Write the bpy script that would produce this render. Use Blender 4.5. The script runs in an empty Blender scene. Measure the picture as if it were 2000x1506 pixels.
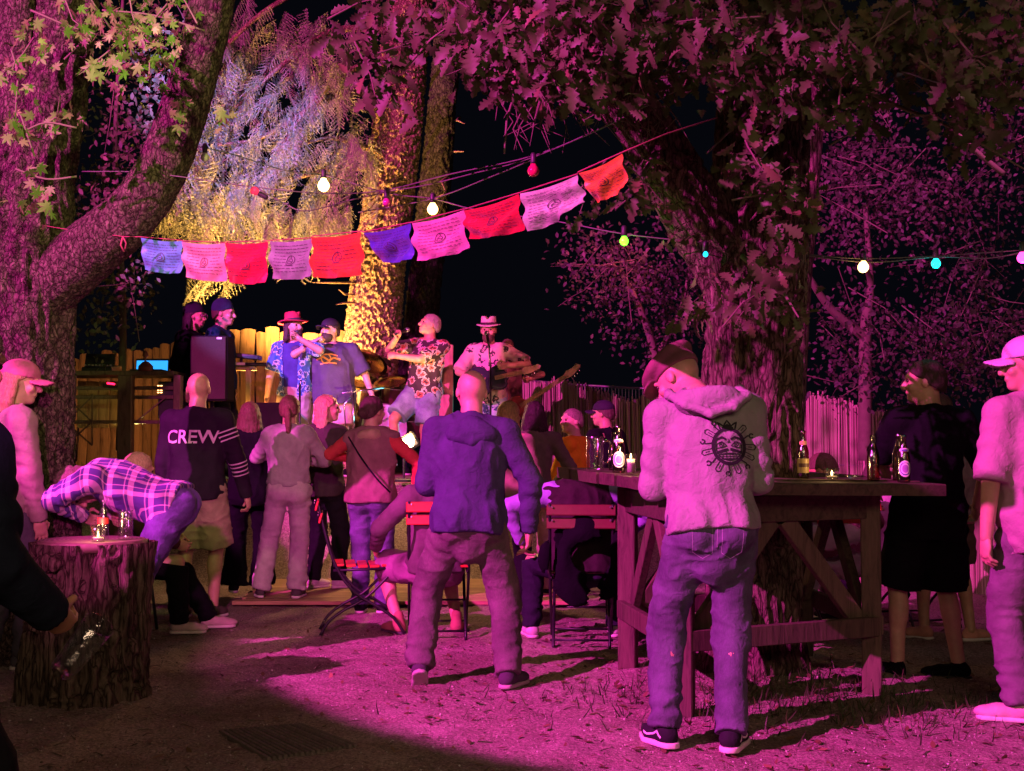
import bpy, math, random
import numpy as np
from mathutils import Vector, Matrix
from mathutils.bvhtree import BVHTree
random.seed(7); RNG = np.random.default_rng(7)
PI = math.pi; R = math.radians
SC = bpy.context.scene
COL = SC.collection

# ------------------------------------------------------------------ camera, world, lights, exposure
CAMZ = 1.32; F = 2600.0; PITCH = math.atan((862 - 753) / F)
cam = bpy.data.cameras.new('camera'); cam_o = bpy.data.objects.new('camera', cam); COL.objects.link(cam_o)
cam.sensor_width = 36; cam.lens = F / 2000 * 36; cam.clip_start = .1; cam.clip_end = 400
cam_o.location = (0, 0, CAMZ); cam_o.rotation_euler = (PI / 2 + PITCH, 0, 0)
SC.camera = cam_o
def P(px, py, d):
    u = (px - 1000) / F; v = (753 - py) / F; c, s = math.cos(PITCH), math.sin(PITCH)
    x, y, z = u, c - v * s, s + v * c
    return np.array([x / y * d, d, CAMZ + z / y * d])
def G(px, py, z=0.0):
    v = (753 - py) / F; c, s = math.cos(PITCH), math.sin(PITCH)
    y, zz = c - v * s, s + v * c
    t = (z - CAMZ) / zz
    return np.array([(px - 1000) / F * t, y * t, z])
def X(px, d): return P(px, 862, d)[0]

w = bpy.data.worlds.new('World'); SC.world = w; w.use_nodes = True
w.node_tree.nodes['Background'].inputs[0].default_value = (.35, .4, .75, 1)
w.node_tree.nodes['Background'].inputs[1].default_value = .0045
SC.view_settings.view_transform = 'Standard'; SC.view_settings.look = 'None'
SC.view_settings.exposure = 0; SC.view_settings.gamma = 1
SC.render.engine = 'CYCLES'
SC.cycles.max_bounces = 7; SC.cycles.diffuse_bounces = 2; SC.cycles.glossy_bounces = 2
SC.cycles.transmission_bounces = 7; SC.cycles.transparent_max_bounces = 14
SC.cycles.sample_clamp_indirect = 3; SC.cycles.caustics_reflective = False; SC.cycles.caustics_refractive = False

def aim(o, loc, to):
    o.location = loc; o.rotation_euler = (Vector(to) - Vector(loc)).to_track_quat('-Z', 'Y').to_euler()
def spot(name, loc, to, color, power, angle, blend=.3, size=.06):
    l = bpy.data.lights.new(name, 'SPOT'); l.color = color; l.energy = power; l.spot_size = R(angle); l.spot_blend = blend
    l.shadow_soft_size = size; o = bpy.data.objects.new(name, l); COL.objects.link(o); aim(o, loc, to); return o
def point(name, loc, color, power, size=.05):
    l = bpy.data.lights.new(name, 'POINT'); l.color = color; l.energy = power; l.shadow_soft_size = size
    o = bpy.data.objects.new(name, l); COL.objects.link(o); o.location = loc; return o
def area(name, loc, to, color, power, sx, sy):
    l = bpy.data.lights.new(name, 'AREA'); l.color = color; l.energy = power; l.shape = 'RECTANGLE'; l.size = sx; l.size_y = sy
    o = bpy.data.objects.new(name, l); COL.objects.link(o); aim(o, loc, to); return o
MAG = (1, .05, .62)
# big magenta spotlight high on the left, behind the camera's left shoulder
spot('magenta_spot', (-8.9, -1.2, 7.4), (1.75, 8.1, 6.9), MAG, 26000, 63.5, .02, .07)
# weaker magenta fill added behind the camera, lifting the middle of the crowd
spot('magenta_spot', (-.5, -3.0, 3.3), (-1.9, 11.2, .75), (1, .07, .55), 3800, 17, .5, .12)
# soft warm fill added behind the camera, standing in for unseen garden lamps
area('warm_fill', (1.5, -5.5, 4.6), (0, 9, .6), (1, .66, .42), 300, 7, 2)
# yellow floodlights on the stage floor for the spruce and the fence
spot('yellow_spot', (-3.0, 14.7, 1.15), (-1.85, 15.8, 4.5), (1, .50, .13), 5000, 92, .5, .05)
spot('yellow_spot', (-3.9, 13.6, 1.3), (-2.3, 7.2, 3.5), (.95, .80, .22), 900, 26, .6, .05)  # added back-light, glowing through the upper-left leaves
# added yellow-green light out of view, brightening the upper-left leaves
spot('leaf_fill', (-1.5, 5.0, 3.45), (-2.35, 7.0, 3.3), (.80, 1, .22), 230, 75, .6, .04)
spot('yellow_spot', (-1.0, 12.9, 1.32), (-1.75, 15.9, 2.9), (1, .58, .18), 420, 60, .5, .05)
spot('yellow_spot', (-2.75, 13.7, 1.25), (-3.0, 16.6, 1.5), (1, .38, .10), 150, 130, .6, .1)
spot('yellow_spot', (-4.7, 14.4, 1.4), (-5.2, 16.6, 1.6), (1, .45, .16), 70, 130, .6, .1)  # extra light added to brighten the planks behind the desk
# orange light added above the stage front to warm dance floor and crowd
spot('warm_floor_fill', (-1.1, 12.75, 2.15), (-1.2, 11.0, .3), (1, .48, .22), 170, 120, .7, .1)
# blue and violet stage lights
spot('violet_spotlight', (-4.9, 9.0, 4.4), (-2.15, 14.2, 2.1), (.33, .19, 1), 3600, 12, .5, .05)
spot('blue_spotlight', (-3.0, 7.4, 5.3), (-3.0, 15.5, 4.6), (.25, .24, 1), 9500, 18, .7, .05)
# red stage light for the right-hand players
spot('red_spotlight', (2.6, 10.2, 4.6), (-.6, 14.2, 1.8), (1, .13, .24), 900, 24, .5, .05)
spot('cyan_spotlight', (.4, 15.8, 1.5), (-.8, 14.1, 1.5), (.1, .75, 1), 120, 50, .5, .05)
# magenta light behind the oak for reed fence and shrubs
spot('purple_spotlight', (3.3, 8.5, 4.6), (3.0, 13.0, .9), (1, .10, .60), 260, 95, .7, .1)

# ------------------------------------------------------------------ object helpers
def tag(o, label=None, cat=None, group=None, kind=None):
    if label: o['label'] = label
    if cat: o['category'] = cat
    if group: o['group'] = group
    if kind: o['kind'] = kind
    return o
def empty(name, label, cat, loc=(0, 0, 0), rz=0, group=None):
    o = bpy.data.objects.new(name, None); COL.objects.link(o); o.location = loc; o.rotation_euler = (0, 0, rz)
    o.empty_display_size = .1
    return tag(o, label, cat, group)
def link_mesh(name, me, parent=None):
    o = bpy.data.objects.new(name, me); COL.objects.link(o)
    if parent is not None: o.parent = parent
    return o
def np_mesh(name, v, f, m, parent=None, smooth=True):
    """v Nx3, f Mx3 or Mx4 numpy arrays -> one mesh object"""
    v = np.asarray(v, dtype=np.float32); f = np.asarray(f, dtype=np.int32)
    me = bpy.data.meshes.new(name); k = f.shape[1]
    me.vertices.add(len(v)); me.vertices.foreach_set('co', v.ravel())
    me.loops.add(f.size); me.loops.foreach_set('vertex_index', f.ravel())
    me.polygons.add(len(f)); me.polygons.foreach_set('loop_start', np.arange(0, f.size, k, dtype=np.int32))
    if smooth: me.polygons.foreach_set('use_smooth', np.ones(len(f), dtype=bool))
    me.update(calc_edges=True)
    if m is not None: me.materials.append(m)
    return link_mesh(name, me, parent)
class MB:
    def __init__(s): s.v = []; s.f = []
    def add(s, v, f):
        n = len(s.v); s.v += [tuple(map(float, p)) for p in v]; s.f += [tuple(int(i) + n for i in q) for q in f]; return s
    def box(s, c, size, rot=None, b=0.0):
        hx, hy, hz = [q / 2 for q in size]
        if b <= 0:
            vs = [(x, y, z) for x in (-hx, hx) for y in (-hy, hy) for z in (-hz, hz)]
            fs = [(0, 1, 3, 2), (4, 6, 7, 5), (0, 4, 5, 1), (2, 3, 7, 6), (0, 2, 6, 4), (1, 5, 7, 3)]
        else:
            vs = []; fs = []
            def prof(z, k): return [(x, y, z) for x, y in ((-hx + b * k, -hy), (hx - b * k, -hy), (hx, -hy + b * k), (hx, hy - b * k), (hx - b * k, hy), (-hx + b * k, hy), (-hx, hy - b * k), (-hx, -hy + b * k))]
            def ins(z): return [(x, y, z) for x, y in ((-hx + b, -hy + b * .8), (hx - b, -hy + b * .8), (hx - b * .8, -hy + b), (hx - b * .8, hy - b), (hx - b, hy - b * .8), (-hx + b, hy - b * .8), (-hx + b * .8, hy - b), (-hx + b * .8, -hy + b))]
            vs = ins(-hz) + prof(-hz + b, 1) + prof(hz - b, 1) + ins(hz)
            for r in range(3):
                for i in range(8):
                    j = (i + 1) % 8; fs.append((r * 8 + i, r * 8 + j, r * 8 + 8 + j, r * 8 + 8 + i))
            fs.append(tuple(range(7, -1, -1))); fs.append(tuple(range(24, 32)))
        M = rot if rot is not None else Matrix.Identity(3)
        cc = Vector(c)
        return s.add([M @ Vector(p) + cc for p in vs], fs)
    def beam(s, a, b_, wd, th, bev=.004, up=(0, 0, 1)):
        a, b_ = Vector(a), Vector(b_); d = b_ - a; L = d.length; z = d.normalized(); x = z.cross(Vector(up))
        if x.length < 1e-3: x = Vector((1, 0, 0))
        x.normalize(); y = z.cross(x); M = Matrix((x, y, z)).transposed()
        return s.box((a + b_) / 2, (wd, th, L), M, bev)
    def tube(s, pts, r, n=8, cap=True):
        pts = [Vector(p) for p in pts]; m = len(pts)
        rr = r if hasattr(r, '__len__') else [r] * m
        vs = []; fs = []; ref = None
        for i, p in enumerate(pts):
            t = (pts[min(i + 1, m - 1)] - pts[max(i - 1, 0)]).normalized()
            if ref is None: ref = t.orthogonal().normalized()
            ref = (ref - t * ref.dot(t)).normalized(); q = t.cross(ref)
            for k in range(n):
                a = 2 * PI * k / n; vs.append(p + (ref * math.cos(a) + q * math.sin(a)) * rr[i])
        for i in range(m - 1):
            for k in range(n):
                l = (k + 1) % n; fs.append((i * n + k, i * n + l, (i + 1) * n + l, (i + 1) * n + k))
        if cap: fs.append(tuple(range(n - 1, -1, -1))); fs.append(tuple(range((m - 1) * n, m * n)))
        return s.add(vs, fs)
    def lathe(s, prof, n=20, c=(0, 0, 0), cap=True):
        vs = []; fs = []; m = len(prof)
        for r_, z in prof:
            for k in range(n):
                a = 2 * PI * k / n; vs.append((c[0] + r_ * math.cos(a), c[1] + r_ * math.sin(a), c[2] + z))
        for i in range(m - 1):
            for k in range(n):
                l = (k + 1) % n; fs.append((i * n + k, i * n + l, (i + 1) * n + l, (i + 1) * n + k))
        if cap: fs.append(tuple(range(n - 1, -1, -1))); fs.append(tuple(range((m - 1) * n, m * n)))
        return s.add(vs, fs)
    def build(s, name, m, parent=None, smooth=False):
        me = bpy.data.meshes.new(name); me.from_pydata(s.v, [], s.f)
        if smooth: me.polygons.foreach_set('use_smooth', [True] * len(me.polygons))
        me.materials.append(m); me.update()
        return link_mesh(name, me, parent)
def copy_tree(o, parent=None):
    c = o.copy(); COL.objects.link(c); c.parent = parent
    for ch in list(o.children): copy_tree(ch, c)
    return c

# ------------------------------------------------------------------ materials
_M = {}
def nodes(name):
    m = bpy.data.materials.new(name); m.use_nodes = True; nt = m.node_tree
    return m, nt, nt.nodes['Principled BSDF']
def ramp(nt, fac, stops):
    r = nt.nodes.new('ShaderNodeValToRGB'); nt.links.new(fac, r.inputs[0]); e = r.color_ramp.elements
    while len(e) < len(stops): e.new(.5)
    for i, (p, c) in enumerate(stops): e[i].position = p; e[i].color = (*c, 1)
    return r.outputs[0]
def noise(nt, scale, detail=4, vec=None, rough=.6, dist=0):
    n = nt.nodes.new('ShaderNodeTexNoise'); n.inputs['Scale'].default_value = scale; n.inputs['Detail'].default_value = detail
    n.inputs['Roughness'].default_value = rough; n.inputs['Distortion'].default_value = dist
    if vec is not None: nt.links.new(vec, n.inputs['Vector'])
    return n.outputs['Fac']
def objvec(nt, scale=(1, 1, 1), rot=(0, 0, 0)):
    t = nt.nodes.new('ShaderNodeTexCoord'); mp = nt.nodes.new('ShaderNodeMapping'); nt.links.new(t.outputs['Object'], mp.inputs[0])
    mp.inputs['Scale'].default_value = scale; mp.inputs['Rotation'].default_value = rot
    return mp.outputs[0]
def bump(nt, bs, h, strength, dist=.01, prev=None):
    b = nt.nodes.new('ShaderNodeBump'); b.inputs['Strength'].default_value = strength; b.inputs['Distance'].default_value = dist
    nt.links.new(h, b.inputs['Height'])
    if prev is not None: nt.links.new(prev, b.inputs['Normal'])
    nt.links.new(b.outputs[0], bs.inputs['Normal']); return b.outputs[0]
def mulc(c, k): return tuple(min(1, q * k) for q in c)
def fabric(c, rough=.92, var=.25, bs_=.4, scale=9, key=None, sheen=0):
    k = ('fab', c, rough, var, key)
    if k in _M: return _M[k]
    m, nt, bs = nodes('fabric'); v = objvec(nt)
    n1 = noise(nt, scale, 5, v); col = ramp(nt, n1, [(.3, mulc(c, 1 - var)), (.7, mulc(c, 1 + var * .6))])
    nt.links.new(col, bs.inputs['Base Color']); bs.inputs['Roughness'].default_value = rough
    bs.inputs['Specular IOR Level'].default_value = .08
    b0 = bump(nt, bs, noise(nt, 420, 2, v), .35, .0015); bump(nt, bs, noise(nt, 26, 4, v, .55, .6), bs_, .014, b0)
    _M[k] = m; return m
def denim(c):
    k = ('den', c)
    if k in _M: return _M[k]
    m, nt, bs = nodes('denim'); v = objvec(nt)
    col = ramp(nt, noise(nt, 5, 5, v), [(.35, mulc(c, .6)), (.7, mulc(c, 1.35))])
    mx = nt.nodes.new('ShaderNodeMixRGB'); mx.blend_type = 'MULTIPLY'; mx.inputs[0].default_value = .6
    nt.links.new(col, mx.inputs[1]); nt.links.new(ramp(nt, noise(nt, 260, 2, objvec(nt, (1, 1, .15))), [(.3, (.6, .6, .6)), (.7, (1, 1, 1))]), mx.inputs[2])
    nt.links.new(mx.outputs[0], bs.inputs['Base Color']); bs.inputs['Roughness'].default_value = .9; bs.inputs['Specular IOR Level'].default_value = .2
    b0 = bump(nt, bs, noise(nt, 350, 2, v), .4, .0015); bump(nt, bs, noise(nt, 22, 4, v, .5, .8), .5, .016, b0)
    _M[k] = m; return m
def skin(c=(.52, .30, .22)):
    k = ('skin', c)
    if k in _M: return _M[k]
    m, nt, bs = nodes('skin'); v = objvec(nt)
    nt.links.new(ramp(nt, noise(nt, 14, 4, v), [(.3, mulc(c, .82)), (.7, mulc(c, 1.12))]), bs.inputs['Base Color'])
    bs.inputs['Roughness'].default_value = .52; bs.inputs['Subsurface Weight'].default_value = .08; bs.inputs['Subsurface Radius'].default_value = (.02, .008, .004)
    bump(nt, bs, noise(nt, 220, 3, v), .25, .001); _M[k] = m; return m
def hairm(c):
    k = ('hair', c)
    if k in _M: return _M[k]
    m, nt, bs = nodes('hair'); v = objvec(nt, (1, 1, .12))
    n = noise(nt, 170, 4, v, .7, .3); nt.links.new(ramp(nt, n, [(.3, mulc(c, .5)), (.7, mulc(c, 1.5))]), bs.inputs['Base Color'])
    bs.inputs['Roughness'].default_value = .62; bs.inputs['Specular IOR Level'].default_value = .25; bump(nt, bs, n, .8, .006); _M[k] = m; return m
def plain(name, c, rough=.6, metal=0, emit=None, es=0, spec=.5, var=.12, bsc=60, bst=.15):
    k = ('pl', name, c, rough, metal, emit, es)
    if k in _M: return _M[k]
    m, nt, bs = nodes(name); v = objvec(nt)
    nt.links.new(ramp(nt, noise(nt, bsc * .3, 4, v), [(.3, mulc(c, 1 - var)), (.7, mulc(c, 1 + var))]), bs.inputs['Base Color'])
    bs.inputs['Roughness'].default_value = rough; bs.inputs['Metallic'].default_value = metal; bs.inputs['Specular IOR Level'].default_value = spec
    if bst: bump(nt, bs, noise(nt, bsc, 3, v), bst, .004)
    if emit: bs.inputs['Emission Color'].default_value = (*emit, 1); bs.inputs['Emission Strength'].default_value = es
    _M[k] = m; return m
def wood(c, dark=.45, scale=(14, 14, 1.2), rough=.8, key='w'):
    k = ('wood', c, dark, scale)
    if k in _M: return _M[k]
    m, nt, bs = nodes('weathered_wood'); v = objvec(nt, scale); n = noise(nt, 2.2, 6, v, .65, 1.2)
    inf = nt.nodes.new('ShaderNodeObjectInfo'); ad = nt.nodes.new('ShaderNodeVectorMath'); ad.operation = 'ADD'
    cmb = nt.nodes.new('ShaderNodeCombineXYZ'); mu = nt.nodes.new('ShaderNodeMath'); mu.operation = 'MULTIPLY'; mu.inputs[1].default_value = 37
    nt.links.new(inf.outputs['Random'], mu.inputs[0]); nt.links.new(mu.outputs[0], cmb.inputs[0]); nt.links.new(mu.outputs[0], cmb.inputs[2])
    nt.links.new(v, ad.inputs[0]); nt.links.new(cmb.outputs[0], ad.inputs[1]); nt.links.new(ad.outputs[0], n.node.inputs['Vector'])
    col = ramp(nt, n, [(.28, mulc(c, dark)), (.5, c), (.75, mulc(c, 1.35))])
    mx = nt.nodes.new('ShaderNodeMixRGB'); mx.blend_type = 'MULTIPLY'; mx.inputs[0].default_value = 1
    nt.links.new(col, mx.inputs[1]); nt.links.new(ramp(nt, inf.outputs['Random'], [(0, (.68, .68, .68)), (1, (1, 1, 1))]), mx.inputs[2])
    nt.links.new(mx.outputs[0], bs.inputs['Base Color']); bs.inputs['Roughness'].default_value = rough; bs.inputs['Specular IOR Level'].default_value = .3
    bump(nt, bs, n, .6, .006); _M[k] = m; return m
def glass(c=(1, 1, 1), rough=.02, name='glass'):
    # thin-walled glass: clear or tinted transmission plus fresnel gloss
    k = ('gl', c, rough)
    if k in _M: return _M[k]
    m, nt, bs = nodes(name); tr = nt.nodes.new('ShaderNodeBsdfTransparent'); tr.inputs[0].default_value = (*(q ** .5 if sum(c) < 1.5 else q for q in c), 1)
    gl = nt.nodes.new('ShaderNodeBsdfGlossy'); gl.inputs['Roughness'].default_value = .12; fr = nt.nodes.new('ShaderNodeFresnel'); fr.inputs[0].default_value = 1.6
    ad = nt.nodes.new('ShaderNodeMath'); ad.operation = 'MULTIPLY_ADD'; ad.inputs[2].default_value = .13; nt.links.new(fr.outputs[0], ad.inputs[0])
    g_ = nt.nodes.new('ShaderNodeNewGeometry'); iv = nt.nodes.new('ShaderNodeMath'); iv.operation = 'SUBTRACT'; iv.inputs[0].default_value = 1; nt.links.new(g_.outputs['Backfacing'], iv.inputs[1]); nt.links.new(iv.outputs[0], ad.inputs[1])
    mi = nt.nodes.new('ShaderNodeMixShader'); nt.links.new(ad.outputs[0], mi.inputs[0]); nt.links.new(tr.outputs[0], mi.inputs[1]); nt.links.new(gl.outputs[0], mi.inputs[2]); nt.links.new(mi.outputs[0], nt.nodes['Material Output'].inputs[0])
    b = nt.nodes.new('ShaderNodeBump'); b.inputs['Strength'].default_value = .5; b.inputs['Distance'].default_value = .004; nt.links.new(noise(nt, 60, 2, objvec(nt)), b.inputs['Height']); nt.links.new(b.outputs[0], gl.inputs['Normal'])
    _M[k] = m; return m
def leafm(c, c2, name='leaf_green', trans=.25):
    k = ('leaf', c, c2)
    if k in _M: return _M[k]
    m, nt, bs = nodes(name); g = nt.nodes.new('ShaderNodeNewGeometry'); 
    nt.links.new(ramp(nt, g.outputs['Random Per Island'], [(0, mulc(c, .6)), (.5, c), (.85, mulc(c, 1.25)), (1, c2)]), bs.inputs['Base Color'])
    bs.inputs['Roughness'].default_value = .55; bs.inputs['Specular IOR Level'].default_value = .35
    tr = nt.nodes.new('ShaderNodeBsdfTranslucent'); mix = nt.nodes.new('ShaderNodeMixShader'); mix.inputs[0].default_value = trans
    tr.inputs[0].default_value = (*mulc(c, 1.2), 1); out = nt.nodes['Material Output']
    nt.links.new(bs.outputs[0], mix.inputs[1]); nt.links.new(tr.outputs[0], mix.inputs[2]); nt.links.new(mix.outputs[0], out.inputs[0])
    _M[k] = m; return m

# ------------------------------------------------------------------ numpy noise
_H = RNG.random(65536).astype(np.float32)
def vnoise(p, seed=0):
    """value noise in [-1,1], p Nx3"""
    p = np.asarray(p, dtype=np.float32); i = np.floor(p).astype(np.int64); f = p - i; f = f * f * (3 - 2 * f)
    def h(a, b, c): return _H[((a * 73856093) ^ (b * 19349663) ^ (c * 83492791) ^ (seed * 2654435)) & 65535]
    x, y, z = i[:, 0], i[:, 1], i[:, 2]; fx, fy, fz = f[:, 0], f[:, 1], f[:, 2]
    def lx(b, c): return h(x, b, c) * (1 - fx) + h(x + 1, b, c) * fx
    def ly(c): return lx(y, c) * (1 - fy) + lx(y + 1, c) * fy
    return (ly(z) * (1 - fz) + ly(z + 1) * fz) * 2 - 1
def fbm(p, seed=0, o=3):
    r = 0; a = 1
    for k in range(o): r = r + a * vnoise(p * 2 ** k, seed + k); a *= .5
    return r

# ------------------------------------------------------------------ implicit surfaces
def sdf_mesh(fn, lo, hi, h, margin=.05, maxd=None):
    """surface nets over a block-sparse grid"""
    lo = np.array(lo, dtype=np.float64); hi = np.array(hi, dtype=np.float64); B = 6
    n = (np.ceil((hi - lo) / h / B).astype(int) * B); nb = n // B
    bi = np.stack(np.meshgrid(*[np.arange(k) for k in nb], indexing='ij'), -1).reshape(-1, 3)
    c = lo + (bi + .5) * B * h
    dc = fn(c.astype(np.float32)); rad = B * h * .87 + margin
    act = np.abs(dc) < rad
    Fg = np.repeat(np.repeat(np.repeat(np.where(dc.reshape(nb) > 0, 1., -1.).astype(np.float32), B, 0), B, 1), B, 2)
    off = np.stack(np.meshgrid(*[np.arange(B)] * 3, indexing='ij'), -1).reshape(-1, 3)
    idx = (bi[act][:, None, :] * B + off[None]).reshape(-1, 3)
    vals = fn((lo + idx * h).astype(np.float32)); Fg[idx[:, 0], idx[:, 1], idx[:, 2]] = vals
    # force outside border
    for ax in range(3):
        s = [slice(None)] * 3; s[ax] = 0; Fg[tuple(s)] = np.maximum(Fg[tuple(s)], .01); s[ax] = -1; Fg[tuple(s)] = np.maximum(Fg[tuple(s)], .01)
    S = Fg < 0
    cnt = np.zeros(tuple(np.array(Fg.shape) - 1), dtype=np.uint8)
    for dx in (0, 1):
        for dy in (0, 1):
            for dz in (0, 1):
                cnt += S[dx:S.shape[0] - 1 + dx, dy:S.shape[1] - 1 + dy, dz:S.shape[2] - 1 + dz]
    cell = np.argwhere((cnt > 0) & (cnt < 8))
    vid = np.full(cnt.shape, -1, dtype=np.int64); vid[cell[:, 0], cell[:, 1], cell[:, 2]] = np.arange(len(cell))
    acc = np.zeros((len(cell), 3)); num = np.zeros(len(cell))
    cor = [(a, b, c_) for a in (0, 1) for b in (0, 1) for c_ in (0, 1)]
    cv = {q: Fg[cell[:, 0] + q[0], cell[:, 1] + q[1], cell[:, 2] + q[2]].astype(np.float64) for q in cor}
    for a in cor:
        for ax in range(3):
            if a[ax] == 0:
                b = list(a); b[ax] = 1; b = tuple(b); fa, fb = cv[a], cv[b]; m = (fa < 0) != (fb < 0)
                t = np.where(m, fa / np.where(m, fa - fb, 1), 0); pt = np.tile(np.array(a, dtype=float), (len(cell), 1)); pt[:, ax] = t
                acc[m] += pt[m]; num[m] += 1
    V = lo + (cell + acc / num[:, None]) * h
    faces = []
    for ax in range(3):
        s0 = [slice(1, -1)] * 3; s1 = [slice(1, -1)] * 3; s0[ax] = slice(0, -1); s1[ax] = slice(1, None)
        A, Bb = S[tuple(s0)], S[tuple(s1)]; e = np.argwhere(A != Bb)
        if len(e) == 0: continue
        flip = A[e[:, 0], e[:, 1], e[:, 2]]
        st = np.array([1, 1, 1]); st[ax] = 0; e = e + st
        u, v_ = (ax + 1) % 3, (ax + 2) % 3
        def g(du, dv):
            q = e.copy(); q[:, u] -= du; q[:, v_] -= dv; return vid[q[:, 0], q[:, 1], q[:, 2]]
        q = np.stack([g(0, 0), g(1, 0), g(1, 1), g(0, 1)], -1); q[~flip] = q[~flip][:, ::-1]
        faces.append(q)
    Fa = np.concatenate(faces); Fa = Fa[(Fa >= 0).all(1)]
    return V, Fa
def smin(a, b, k):
    if k <= 0: return np.minimum(a, b)
    h = np.clip(.5 + .5 * (b - a) / k, 0, 1); return b * (1 - h) + a * h - k * h * (1 - h)
def nrm(v):
    v = np.asarray(v, dtype=float); return v / max(1e-9, np.linalg.norm(v))
class Cone:
    """tapered capsule a->b; sq squashes along direction sd; folds: amplitude of ring wrinkles"""
    def __init__(s, a, b, ra, rb, sd=None, sq=1., fold=0, ff=22, fc=.5, fw=.35, seed=0, cutb=None, cuta=None, nz=0, nzs=9):
        s.a, s.b = np.array(a, float), np.array(b, float); s.ra, s.rb = ra, rb; s.sd = None if sd is None else nrm(sd); s.sq = sq
        s.fold, s.ff, s.fc, s.fw, s.seed, s.cutb, s.cuta, s.nz, s.nzs = fold, ff, fc, fw, seed, cutb, cuta, nz, nzs
    def __call__(s, p):
        q = p - s.a
        ba = s.b - s.a
        if s.sd is not None:
            ax = nrm(ba); sd = nrm(s.sd - ax * np.dot(s.sd, ax)); q = q + np.outer(q @ sd, sd) * (1 / s.sq - 1)
        L2 = ba @ ba; t = np.clip((q @ ba) / L2, 0, 1)
        r = s.ra + (s.rb - s.ra) * t
        d = np.linalg.norm(q - t[:, None] * ba, axis=1) - r
        if s.sd is not None: d = d * (.5 + .5 * s.sq)
        if s.fold:
            L = math.sqrt(L2); wgt = np.exp(-((t - s.fc) / s.fw) ** 2) if s.fw < 5 else 1
            n = vnoise(p * 11, s.seed + 3); n2 = vnoise(p * 6 + 5, s.seed + 9)
            d = d - s.fold * wgt * (np.sin(t * L * 2 * PI * s.ff + 3.2 * n + 5 * n2) * (.6 + .6 * n2)) 
        if s.nz: d = d - s.nz * fbm(p * s.nzs, s.seed + 20, 2)
        if s.cutb is not None: d = np.maximum(d, (q - ba) @ nrm(ba) - s.cutb)
        if s.cuta is not None: d = np.maximum(d, -(q @ nrm(ba)) - s.cuta)
        return d
class Ell:
    def __init__(s, c, r, M=None): s.c, s.r, s.M = np.array(c, float), np.array(r, float), M
    def __call__(s, p):
        q = p - s.c
        if s.M is not None: q = q @ s.M          # columns of M = local axes
        k0 = np.linalg.norm(q / s.r, axis=1); k1 = np.linalg.norm(q / s.r ** 2, axis=1)
        return np.where(k1 > 1e-9, k0 * (k0 - 1) / np.maximum(k1, 1e-9), -s.r.min())
def union(prims, k):
    def fn(p):
        d = None
        for q in prims:
            kk = k
            if isinstance(q, tuple): q, kk = q
            e = q(p); d = e if d is None else smin(d, e, kk)
        return d
    return fn
def bounds(pts, pad): a = np.array(pts); return a.min(0) - pad, a.max(0) + pad
# ------------------------------------------------------------------ people
def ik(a, c, l1, l2, hint):
    a, c, hint = map(lambda q: np.array(q, float), (a, c, hint)); d = c - a; L = np.linalg.norm(d)
    mx = (l1 + l2) * .995
    if L > mx: c = a + d / L * mx; L = mx; d = c - a
    ax = d / L; x = (l1 * l1 - l2 * l2 + L * L) / (2 * L); h = math.sqrt(max(0, l1 * l1 - x * x))
    hp = hint - ax * (hint @ ax); hp = nrm(hp); return a + ax * x + hp * h, c
def rotz(v, a): c, s = math.cos(a), math.sin(a); return np.array([v[0] * c - v[1] * s, v[0] * s + v[1] * c, v[2]])
def head_prims(S, M, c, face=True, beard=0):
    """S scale=H, M columns right,fwd,up, c centre of head"""
    def T(x, y, z): return c + M @ np.array([x, y, z]) * S
    pr = [Ell(T(0, -.006, .012), np.array([.0445, .056, .052]) * S, M), (Ell(T(0, .014, -.022), np.array([.034, .040, .046]) * S, M), .02)]
    pr += [(Ell(T(0, .036, -.052), np.array([.018, .016, .014]) * S, M), .018)]
    pr += [(Cone(T(0, .050, .006), T(0, .062, -.016), .006 * S, .0095 * S), .008), (Cone(T(-.02, .047, .014), T(.02, .047, .014), .008 * S, .008 * S), .012)]
    pr += [(Cone(T(-.012, .051, -.034), T(.012, .051, -.034), .0055 * S, .0055 * S), .006)]
    for s in (-1, 1):
        pr += [(Ell(T(.044 * s, -.006, -.006), np.array([.0055, .012, .0165]) * S, M), .004), (Ell(T(.024 * s, .038, -.016), np.array([.013, .012, .012]) * S, M), .015)]
    base = union(pr, .01)
    eyes = [Ell(T(.019 * s, .0535, .003), np.array([.011, .008, .007]) * S, M) for s in (-1, 1)]
    mouth = Ell(T(0, .058, -.0345), np.array([.014, .004, .0022]) * S, M)
    def fn(p):
        d = base(p)
        for e in eyes: d = -smin(-d, e(p), .006)
        return -smin(-d, mouth(p), .003)
    return fn, T
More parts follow.
